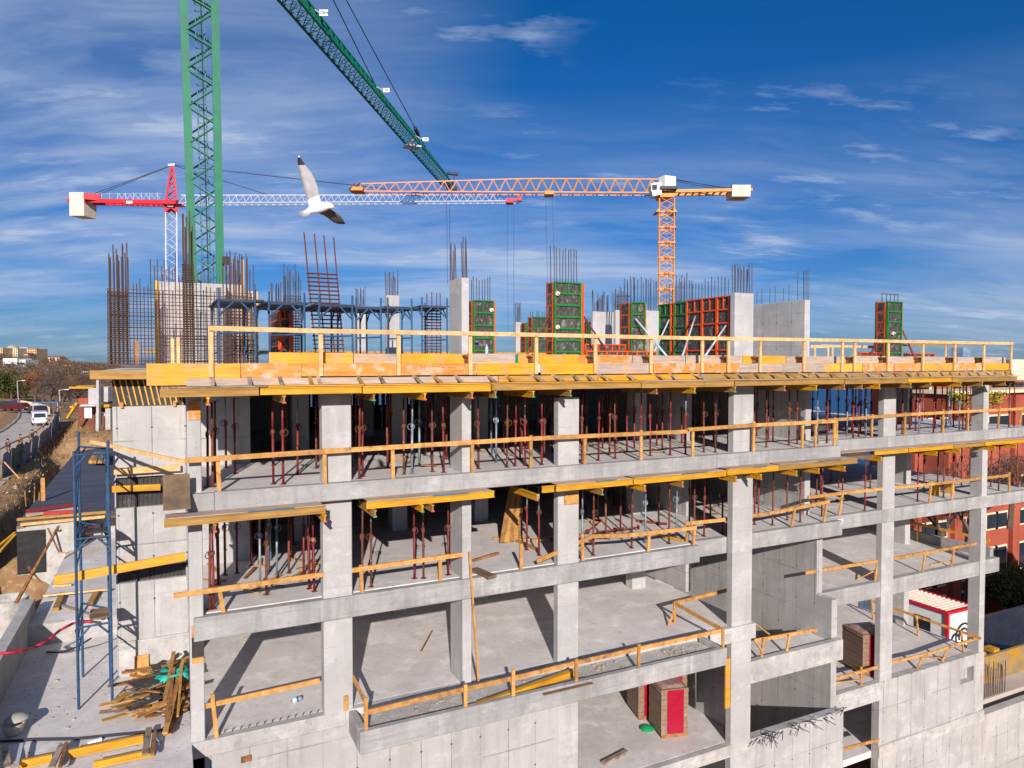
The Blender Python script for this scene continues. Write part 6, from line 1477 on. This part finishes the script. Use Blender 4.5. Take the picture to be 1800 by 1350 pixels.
car('dark maroon car parked at the street bend behind the blue car', 27, 722, math.radians(150), 'car_maroon')
car('dark navy car on the street beyond the white van', 66, 728, math.radians(115), 'car_navy')
car('black car at the street bend seen just past the maroon one', 8, 719, math.radians(170), 'car_black')
p = PZ(80, 737, -8.3); m = MB(); m.box(p.x - 1.6, p.x + 1.6, p.y, p.y + 1.4, -5.9, -5.78); r = m.thing('blue_canopy', 'blue_paint', 'small bright blue canopy roof behind the white van', 'canopy')
for s in (-1.5, 1.5): m = MB(); m.tube((p.x + s, p.y + .1, -8.6), (p.x + s, p.y + .1, -5.92), .05, 5); m.build('leg', 'crane_white', r)
def lamp(label, px, pyb, pyt, f):
    b, t = PF(px + 3, pyb, f), PF(px, pyt, f); r = root('street_lamp', label, 'street lamp', b); m = MB(); m.tube(b, t, .11, 8, .07); m.build('pole', 'kerb', r, True)
    m = MB(); m.bar(t, t + RT * 1.1 + V((0, 0, .15)), .09, .09); m.build('arm', 'kerb', r); q = t + RT * 1.2 + V((0, 0, .12)); m = MB(); m.bar(q - RT * .3, q + RT * .3, .25, .12); m.build('lamp_head', 'white_paint', r)
lamp('tall pale street lamp at the street bend before the bare trees', 30, 712, 670, 128); lamp('shorter street lamp standing past the end of the sheet fence', 104, 722, 686, 105)
# pale retaining wall by the street bend
m = MB(); wp = [PF(36, 706, 150), PF(60, 710, 140), PF(80, 715, 130), PF(88, 719, 122)]
for a, b in zip(wp, wp[1:]):
    m.prism([V((a.x, a.y, a.z - 3)), V((b.x, b.y, b.z - 3)), V((b.x, b.y, b.z + .3)), V((a.x, a.y, a.z + .3))], V((0, .3, 0)))
m.thing('roadside_wall', 'cream', 'low pale wall curving along the far side of the street', 'wall')
# distant small concrete frame with yellow formwork beyond the membrane roof
f_ = 72.0; r = root('small_frame_building', 'small unfinished concrete frame with yellow formwork planks beyond the membrane roof', 'building', PF(165, 755, f_))
def fbox(name, mat, px0, px1, py0, py1, d, ff=f_): 
    a, b = PF(px0, py1, ff), PF(px1, py0, ff); m = MB(); m.prism([a, PF(px1, py1, ff), b, PF(px0, py0, ff)], F1 * d); return m.build(name, mat, r)
fbox('wall', 'concrete', 155, 170, 682, 711, 4); fbox('back_wall', 'steel_rust', 137, 192, 714.6, 760, 1, f_ + 2); fbox('wall', 'concrete', 174, 190, 680, 706, 4); fbox('slab', 'concrete', 136, 168, 711, 714.5, 6, f_ - .6); fbox('slab', 'concrete', 168, 186, 726, 731, 5); fbox('post', 'concrete', 169, 173.5, 668, 775, .4, f_ - 1); fbox('wall', 'concrete', 185, 194, 718, 778, 4); fbox('post', 'concrete', 168, 171, 731, 775, .4)
fbox('white_door', 'white_paint', 148.5, 161, 716, 735, .1, f_ - .2); fbox('formwork_deck', 'beam_yellow', 121, 163, 680, 683, 2.5); fbox('formwork_deck', 'beam_yellow', 134, 166, 678, 680, 2.5, f_ + 2.6); fbox('formwork_deck', 'beam_yellow', 174, 192, 711, 716, 1); fbox('wall', 'brick_red', 137, 154, 700, 711, 3, f_ + .5)
m = MB(); m.bar(PF(119, 735, f_ - 1), PF(136, 708, f_ - 1), .3, .2); m.build('formwork_brace', 'beam_yellow', r); m = MB(); m.bar(PF(124, 716, f_ - 1), PF(134, 713, f_ - 1), .3, .2); m.build('formwork_brace', 'beam_yellow', r)
# stones and grass clods on the bank
m = MB()
for i in range(900):
    x, y = rng.uniform(-13, -2), rng.uniform(26, 75); s = abs(rng.gauss(0, .09)) + .03
    if x > -7.3 and 38 < y < 80: continue
    if x > -4.8 and y < 40: continue
    z = hz_(x, y); a = rng.random() * 6; vs = [(x + s * math.cos(a + k * 2.1) * rng.uniform(.6, 1.1), y + s * math.sin(a + k * 2.1), z - .05) for k in range(3)] + [(x + rng.uniform(-.3, .3) * s, y, z + s * rng.uniform(.2, .6))]
    m.add(vs, [(0, 1, 2), (0, 1, 3), (1, 2, 3), (2, 0, 3)])
g = m.build('rubble', 'stone', None); g['kind'] = 'stuff'; g['label'] = 'stones scattered over the dirt bank and trench'
m = MB()
for i in range(9000):
    y = rng.uniform(38, 150); ex = -9.2 - .055 * max(0, y - 55); x = ex + rng.gauss(.6, .9)
    if y > 66: x = ex + abs(rng.gauss(0, 3.2))
    if y < 58 and rng.random() < .5: continue
    if i > 5200: x = ex - 8.5 - .0011 * max(0, y - 100) ** 2 - rng.uniform(0, 7)
    elif y > 118: continue
    z = hz_(x, y); s = rng.uniform(.1, .3) if y < 70 else rng.uniform(.2, .55); a = rng.random() * 3.14; w_ = .02 + .02 * rng.random()
    m.add([(x - w_ * math.cos(a), y - w_ * math.sin(a), z - .02), (x + w_ * math.cos(a), y + w_ * math.sin(a), z - .02), (x + rng.uniform(-.2, .2), y + rng.uniform(-.2, .2), z + s)], [(0, 1, 2)])
mk('dry_grass', srgb(168, 132, 84), srgb(120, 94, 60), .6, .95, rand=0, bump=0)
g = m.build('dry_grass', 'dry_grass', None); g['kind'] = 'stuff'; g['label'] = 'dry brown grass covering the bank below the site fence'
# dirt heap by the parapet
m = MB(); n = 22; vs = []; fs = []; c = PZ(35, 1010, -10.2)
for i in range(n + 1):
    for j in range(n + 1):
        x, y = c.x - 3.2 + 5.4 * i / n, c.y - 3 + 6.2 * j / n; d = math.hypot((x - c.x) / 2.5, (y - c.y) / 2.8)
        vs.append((min(x, -4.78), y, -11.6 + 2.4 * max(0, 1 - d) ** .8 + rng.uniform(-.07, .07)))
for i in range(n):
    for j in range(n): a = i * (n + 1) + j; fs.append((a, a + n + 1, a + n + 2, a + 1))
m.add(vs, fs); m.thing('dirt_heap', 'dirt', 'heap of loose brown earth between parapet wall and retaining box', 'heap', smooth=True)
# ------------------------------------------------------------------ trees
def bare_tree_mesh(seed, h, spread, depth=5, rust=0.):
    rg = random.Random(seed); tr, cr = MB(), MB()
    def grow(p, d, L, rr, lv):
        q = p + d * L
        (tr if lv < 2 else cr).tube(p, q, rr, 5 if lv < 2 else 3, rr * .68, cap=False)
        if lv >= depth:
            return
        nb = 3 if lv < 2 else rg.choice((2, 3, 3))
        for k in range(nb):
            a = rg.uniform(0, 6.28); sp = spread * rg.uniform(.55, 1.15)
            u = d.cross(V((.3, .2, 1))); u = u.normalized() if u.length > .01 else V((1, 0, 0)); v_ = d.cross(u)
            nd = (d + (u * math.cos(a) + v_ * math.sin(a)) * sp + V((0, 0, .12))).normalized()
            grow(p.lerp(q, rg.uniform(.6, 1)), nd, L * rg.uniform(.62, .86), max(.012 * h / 9, rr * .6), lv + 1)
            if lv >= depth - 2:
                for t in range(5):
                    b = q + V((rg.gauss(0, .35), rg.gauss(0, .35), rg.gauss(0, .35))) * (h / 9); e = V((rg.gauss(0, 1), rg.gauss(0, 1), rg.gauss(.5, 1))).normalized() * rg.uniform(.3, .8) * h / 9; s_ = V((rg.gauss(0, 1), rg.gauss(0, 1), rg.gauss(0, 1))).normalized() * (.028 + .05 * rust) * h / 9
                    cr.add([b - s_, b + s_, b + e], [(0, 1, 2)])
    grow(V((0, 0, 0)), V((rg.uniform(-.1, .1), rg.uniform(-.1, .1), 1)).normalized(), h * .27, h * .028, 0)
    return tr, cr
def leafy_mesh(seed, h, w_, n, leaf):
    rg = random.Random(seed); tr, cr = MB(), MB(); tr.tube((0, 0, 0), (0, 0, h * .7), h * .03, 6, h * .01)
    cl = [V((rg.gauss(0, .33) * w_, rg.gauss(0, .33) * w_, h * rg.uniform(.3, .92))) for _ in range(16)]
    for i in range(n):
        c = rg.choice(cl); p = c + V((rg.gauss(0, .17) * w_, rg.gauss(0, .17) * w_, rg.gauss(0, .09) * h)); a = V((rg.gauss(0, 1), rg.gauss(0, 1), rg.gauss(0, 1))).normalized() * leaf; b = V((rg.gauss(0, 1), rg.gauss(0, 1), rg.gauss(0, 1))).normalized() * leaf
        cr.add([p - a, p + b, p + a, p - b], [(0, 1, 2, 3)])
    return tr, cr
KINDS_T = []
def tree_kind(name, tr, cr, bark, leaf):
    r = root(name, '', 'tree', (0, 0, 0)); a = tr.build('trunk', bark, r); b = cr.build('crown', leaf, r); KINDS_T.append(r); return r
T1 = tree_kind('bare_tree', *bare_tree_mesh(1, 10, .75), 'bark', 'twig_brown')
T2 = tree_kind('bare_tree', *bare_tree_mesh(5, 10, .85), 'bark', 'twig_grey')
T3 = tree_kind('rusty_tree', *bare_tree_mesh(9, 9, .8, rust=1.6), 'bark', 'leaf_rust')
T4 = tree_kind('evergreen_tree', *leafy_mesh(4, 7, 4.5, 1500, .22), 'bark', 'leaf_green')
first = set()
def plant(kind, px, py, f, s, label, group='trees along the street'):
    o = kind if kind.name not in first else copy_tree(kind); first.add(kind.name if o is kind else '')
    p = PF(px, py, f); o.location = (p.x, p.y, p.z); s *= .92 if f < 205 and px < 200 else .74; o.scale = (s, s, s); o.rotation_euler = (0, 0, rng.random() * 6.28); o['label'] = label; o['group'] = group; return o
tl = [(T3, 45, 712, 165, 1.15, 'rusty brown leaved tree rising behind the street lamp'), (T3, 33, 708, 175, .95, 'small rusty tree between lamp and white house'), (T1, 62, 718, 150, 1.1, 'bare brown tree behind the low pale wall'), (T1, 75, 722, 140, 1.2, 'tall bare brown tree at the end of the low pale wall'),
      (T2, 88, 726, 128, 1.2, 'grey bare tree with forked trunk nearest the small frame building'), (T2, 100, 726, 135, 1.05, 'grey bare tree right of the forked one'), (T1, 112, 726, 150, 1.1, 'bare brown tree above the short street lamp'), (T1, 124, 724, 160, 1.1, 'bare brown tree left of the yellow formwork deck'),
      (T2, 138, 716, 165, 1.15, 'grey bare tree over the yellow formwork deck'), (T4, 20, 706, 160, 1.1, 'dark evergreen bush tree beside the street lamp'), (T4, 10, 712, 170, 1.0, 'dark evergreen near the black car'), (T1, 5, 708, 210, 1.2, 'bare tree before the white house'), (T3, 56, 704, 190, 1.2, 'rusty tree high behind the first bare ones'),
      (T1, 92, 712, 190, 1.35, 'bare tree at the back of the grove below the hill'), (T1, 150, 704, 200, 1.2, 'bare tree behind the small concrete frame'), (T2, 72, 704, 200, 1.3, 'grey bare tree deep in the grove'), (T2, 163, 700, 210, 1.1, 'grey bare tree by the concrete column of the small frame')]
for k, px, py, f, s, lab in tl: plant(k, px, py, f, s, lab)
# the wood covering the hill, one mass nobody could count
m = MB(); rg = random.Random(11); MT = []
for i in range(6400):
    x, y = rg.uniform(-330, -20), rg.uniform(225, 640); px_ = pix(V((x, y, hz_(x, y))))
    if px_[0] < -40 or px_[0] > 215: continue
    if abs(x + 150) < 14 and abs(y - 330) < 20: continue
    z = hz_(x, y); hh = rg.uniform(2.5, 5.5); ww = rg.uniform(2, 3.6); m.mi = rg.choice((0, 0, 0, 1, 1, 2))
    for k in range(22):
        c = V((x + rg.gauss(0, .4) * ww, y + rg.gauss(0, .4) * ww, z + hh * rg.uniform(.1, 1) * (1 - .0))); a = V((rg.gauss(0, 1), rg.gauss(0, 1), rg.gauss(0, 1))).normalized() * rg.uniform(.25, .75); b = V((rg.gauss(0, 1), rg.gauss(0, 1), rg.gauss(.3, 1))).normalized() * rg.uniform(.25, .75)
        m.add([c - a, c + b, c + a], [(0, 1, 2)])
g = m.build('hillside_wood', None, None, mats=['twig_brown', 'twig_grey', 'leaf_green']); g['kind'] = 'stuff'; g['label'] = 'bare winter wood covering the distant hillside'
# ------------------------------------------------------------------ far houses on the hill
def house(label, px0, px1, py0, py1, f, d, wall, rows, cols, roof=None, name='apartment_house', win='glass_dark', rel=1.0):
    r = root(name, label, 'house', PF((px0 + px1) / 2, py1, f), 'houses on the far hill')
    m = MB(); m.prism([PF(px0, py1 + 6, f), PF(px1, py1 + 6, f), PF(px1, py0, f), PF(px0, py0, f)], F1 * d); m.build('wall', wall, r)
    if roof: m = MB(); o = .4; m.prism([PF(px0 - o, py0 + .3, f - .5), PF(px1 + o, py0 + .3, f - .5), PF(px1 - 1.5, py0 - 2.2, f + d / 2), PF(px0 + 1.5, py0 - 2.2, f + d / 2)], F1 * d * .6); m.build('roof', roof, r)
    for i in range(rows):
        for j in range(cols):
            w_, h_ = (px1 - px0) / cols, (py1 - py0) / rows; x, y = px0 + w_ * (j + .22), py0 + h_ * (i + .25)
            m = MB(); m.prism([PF(x, y + h_ * .5, f - .15), PF(x + w_ * .55, y + h_ * .5, f - .15), PF(x + w_ * .55, y, f - .15), PF(x, y, f - .15)], F1 * .1); m.build('window', win, r)
    return r
house('tan apartment block at the picture edge on the hill crest', -4, 5, 611.5, 626, 520, 12, 'tan_wall', 4, 2)
house('grey domed apartment block on the hill crest', 5, 31, 612, 625, 530, 14, 'cream', 4, 7)
house('pale apartment block half hidden behind the rounded tan one', 33, 48, 611, 624, 540, 12, 'cream', 4, 4)
house('rounded tan apartment tower at the end of the hill crest', 48.5, 64, 613, 630, 500, 12, 'tan_wall', 5, 4)
m = MB(); m.lathe(PF(22.5, 612.5, 535), [(4.2, 0), (3.6, 1.2), (1.6, 2.3), (.1, 2.6)], 12); m.thing('dome_roof', 'kerb', 'small grey dome topping the domed apartment block', 'dome', smooth=True)
house('orange roofed low house below the tan tower', 42, 49, 622, 630, 480, 10, 'tan_wall', 1, 2, 'roof_red')
house('long low house with faded red roof on the hill slope', 74, 104, 628, 633, 560, 12, 'cream', 1, 5, 'roof_red')
house('pale house showing through the bare trees on the slope', 112, 131, 641.5, 655, 420, 9, 'cream', 2, 5)
house('white block low on the slope near the yellow formwork', 142, 156, 653, 668, 330, 8, 'cream', 3, 3)
wh = root('modern_house', 'white flat roofed modern house with dark window bands below the hill crest', 'house', PF(20, 665, 330)); f_ = 330
def wbox(name, mat, a, b, c, d_, dep, ff=f_): m = MB(); m.prism([PF(a, d_, ff), PF(b, d_, ff), PF(b, c, ff), PF(a, c, ff)], F1 * dep); return m.build(name, mat, wh)
wbox('upper_storey', 'white_paint', 5, 30, 630, 648, 10); wbox('lower_storey', 'white_paint', 9, 31, 648.2, 664, 10, f_ + .4); wbox('side_wing', 'white_paint', 30.2, 45, 632.5, 640, 9, f_ + 2); wbox('side_base', 'white_paint', 31, 50, 640.4, 647, 9, f_ + 3); wbox('plinth', 'cream', 10, 27, 664.2, 680, 10, f_ + 1)
wbox('window_band', 'glass_dark', 11.5, 27, 639, 643, .2, f_ - .3); wbox('window_band', 'glass_dark', 11.5, 28, 649, 652.5, .2, f_ - .1); wbox('window_band', 'glass_dark', 33, 42, 637, 640, .2, f_ + 1.7)
house('low white garden building below the modern house', -4, 26, 664, 672, 300, 6, 'white_paint', 1, 3)
# ------------------------------------------------------------------ right hand side: brick block, cabins, trees
bk = root('brick_building', 'tall red brick building with white framed windows beside the site', 'building', (58, 34, -24))
YB = 33.0
bx0 = xat(1604, YB + 3)
m = MB(); m.box(bx0, 100, YB, YB + 2.6, -26, zat(1770, 690, YB)); m.build('wall', 'brick_red', bk)
for px in (1603, 1676, 1707, 1779):
    x = xat(px, YB); m = MB(); m.box(x, x + .9, YB - .35, YB - .002, -26, zat(1770, 694, YB)); m.build('pilaster', 'brick_red', bk)
m = MB(); m.box(bx0 - .3, 100, YB - .5, YB + 2.8, zat(1770, 690, YB), zat(1770, 690, YB) + .25); m.build('cornice', 'cream', bk)
for row, (zt_, zb_) in enumerate([(-4.2, -6.3), (-9.2, -11.0), (-11.9, -13.0), (-14.6, -16.6), (-17.6, -19.6), (-20.5, -22.2)]):
    for px in (1618, 1640, 1656, 1690, 1747, 1764, 1797):
        x = xat(px, YB); w_ = 1.35
        m = MB(); m.box(x - w_ / 2 - .13, x + w_ / 2 + .13, YB - .12, YB - .004, zb_ - .13, zt_ + .13); fr_ = m.build('window_frame', 'cream', bk)
        m = MB(); m.box(x - w_ / 2, x + w_ / 2, YB - .15, YB - .122, zb_, zt_); m.build('pane', 'glass_dark', fr_)
bb = root('balcony_building', 'cream building with long balcony bands and brick walls behind the open upper floor', 'building', (70, 52, -20))
f_ = 62
def bbox(name, mat, a, b, c, d_, dep, ff=f_): m = MB(); m.prism([PF(a, d_, ff), PF(b, d_, ff), PF(b, c, ff), PF(a, c, ff)], F1 * dep); return m.build(name, mat, bb)
bbox('wall', 'brick_red', 1632, 1830, 668, 900, 10); bbox('wall', 'glass_dark', 1735, 1800, 672, 690, .2, f_ - .3); bbox('balcony_band', 'cream', 1624, 1790, 697, 703, 1.5, f_ - 2); bbox('balcony_band', 'cream', 1636, 1792, 707, 713, 1.5, f_ - 2.1); bbox('roof_storey', 'wood_brown', 1690, 1765, 676, 696, 3, f_ - 1); bbox('glass_bay', 'glass_dark', 1752, 1778, 724, 752, .3, f_ - .4); bbox('window_frame', 'cream', 1750, 1780, 722, 754, .15, f_ - .25)
bbox('end_wall', 'cream', 1778, 1830, 632, 668, 8, f_ - 3)
for px in (1634, 1709): bbox('white_pipe', 'white_paint', px, px + 3.4, 672, 745, .3, f_ - 3)
nb = root('added_shade_block', 'plain cream block added unseen beyond the front wall to shade yard and brick building', 'building', (47, 12, -22))  # added out of view to cast shade on the yard and lower brick wall
m = MB(); m.box(42, 54, 7, 16, -24, -8.2); m.build('wall', 'cream', nb); m = MB(); m.box(41.7, 54.3, 6.7, 16.3, -8.2, -7.9); m.build('roof', 'roof_red', nb)
for k in range(3):
    for j in range(2): m = MB(); m.box(41.95, 41.998, 8.2 + k * 2.7, 9.6 + k * 2.7, -13 - j * 4, -11.4 - j * 4); m.build('window', 'glass_dark', nb)
# site cabins
def cabin(label, x0, y0, L, W, z, graffiti=False):
    r = root('site_cabin', label, 'site cabin', (x0, y0, z), 'white and red site cabins')
    m = MB(); m.box(x0, x0 + W, y0, y0 + L, z, z + 2.55); m.build('wall', 'white_paint', r)
    m = MB()
    for a in (x0, x0 + W):
        for b in (y0, y0 + L): m.box(a - .09, a + .09, b - .09, b + .09, z - .02, z + 2.62)
    for zz in (z, z + 2.6):
        m.box(x0 - .1, x0 + W + .1, y0 - .1, y0 + .1, zz - .08, zz + .08); m.box(x0 - .1, x0 + .1, y0 + .1, y0 + L + .1, zz - .08, zz + .08); m.box(x0 + W - .1, x0 + W + .1, y0 + .1, y0 + L + .1, zz - .08, zz + .08)
    m.build('frame', 'crane_red', r)
    m = MB(); n = 22; vs = []; fs = []
    for i in range(n * 2 + 1):
        zz = z + 2.6 + (.09 if i % 2 else .0)
        for x in (x0 + .11, x0 + W - .11): vs.append((x, y0 + .1 + (L - .2) * i / (n * 2), zz))
    for i in range(n * 2): fs.append((i * 2, i * 2 + 1, i * 2 + 3, i * 2 + 2))
    m.add(vs, fs); m.build('roof', 'ballast', r)
    for b in (y0 + 1.0, y0 + L * .5):
        m = MB(); m.box(x0 - .03, x0 - .002, b, b + 1.0, z + .95, z + 1.95); m.build('window', 'glass_dark', r)
    m = MB(); m.box(x0 - .03, x0 - .002, y0 + L * .75, y0 + L * .75 + .9, z + .1, z + 2.1); m.build('door', 'tarp_blue', r)
    if graffiti:
        m = MB()
        for rr, cx_, cz in ((.75, x0 + W * .62, z + 1.0), (.45, x0 + W * .62, z + 1.0), (.35, x0 + W * .3, z + .9)):
            pts = [V((cx_ + rr * math.cos(t / 8 * math.pi + .4), y0 - .012, cz + rr * math.sin(t / 8 * math.pi + .4))) for t in range(9)]
            m.path(pts, .07, 5)
        m.build('graffiti', 'cable_dark', r)
    return r
cp = PZ(1664, 1152, -17.2)
cabin('white site cabin with red frame and grey scrawl on its end wall', cp.x, cp.y, 6.6, 2.5, -17.3, True)
cabin('second white and red site cabin standing end on behind the first', cp.x - 2.0, cp.y + 8.0, 6.0, 2.6, -17.0)
m = MB(); m.box(36.2, 90, 10, 60, -23.5, -18.3) if False else m.box(36.3, 43.5, 21.5, 48, -19.5, -17.35); ground_obj(m, 'yard', 'asphalt')
mk('stained_ply', srgb(150, 128, 96), srgb(122, 102, 76), .8, .8, (1, 1, 3), stain=srgb(170, 128, 40), st_sc=.9, st_lo=.5, st_hi=.6, rand=0)
# formwork and bars right of the front wall
m = MB(); m.box(36.6, 44, 22.6, 22.75, -18.5, -15.9); fw = m.thing('yellow_formwork', 'stained_ply', 'stained yellow formwork wall beyond the end of front wall', 'formwork')
for k in range(4):
    m = MB(); x = 36.9 + k * 1.2; m.box(x, x + .5, 22.76, 23.3, -15.95, -15.75); m.build('waling_end', 'beam_yellow', fw)
br = root('rebar_mesh', 'row of rusty bars standing before the stained yellow formwork', 'rebar mesh', (38.5, 21.6, -17.35))
for i in range(22): x = 36.1 + i * .16; rod('vertical_bar', (x, 21.6, -17.35), (x, 21.6 + rng.uniform(-.05, .05), -15.7 + rng.uniform(-.3, .15)), .02, 'rebar', br)
m = MB()
for i in range(2): m.tube((37.5, 40 - i * .8, -18.0), (60, 30 - i * .8, -19.6), .12, 8)
for i in range(2):
    m = MB(); m.tube((40, 31 - i * .5, -17.25), (56, 23 - i * .5, -19.5), .11, 8); m.thing('blue_pipe', 'blue_paint', ['blue pipe lying on the shaded ground beyond the seventh column', 'second blue pipe lying close beside the first on the shaded ground'][i], 'pipe', 'blue pipes on the shaded ground', smooth=True)
m = MB(); m.box(42, 75, 29.0, 29.3, -24, -17.6); m.thing('boundary_wall', 'concrete_rough', 'long low boundary wall in shade before the red brick building', 'wall')
# trees at the right
r1 = [(T2, 1700, 975, 42, 1.1, 'bare grey tree with curved branches before the red brick building'), (T2, 1655, 980, 46, 1.0, 'smaller bare tree beside the curved grey one'), (T1, 1775, 930, 52, 1.1, 'bare twiggy tree at the brick building corner'), (T4, 1792, 1090, 54, .75, 'dark evergreen shrub at the foot of the brick building'), (T4, 1760, 1075, 52, .7, 'second dark evergreen shrub further along the brick wall foot')]
for k, px, py, f, s, lab in r1: plant(k, px, py, f, s, lab, 'trees before the red brick building')
T5 = tree_kind('yellow_tree', *leafy_mesh(8, 4, 3.0, 500, .2), 'bark', 'leaf_yellow')
for px, lab in ((1685, 'small yellow leaved tree showing under the deck before the balcony building'), (1745, 'second small yellow leaved tree beside the seventh column top')): plant(T5, px, 722, 50, .5, lab, 'yellow trees by the balcony building')
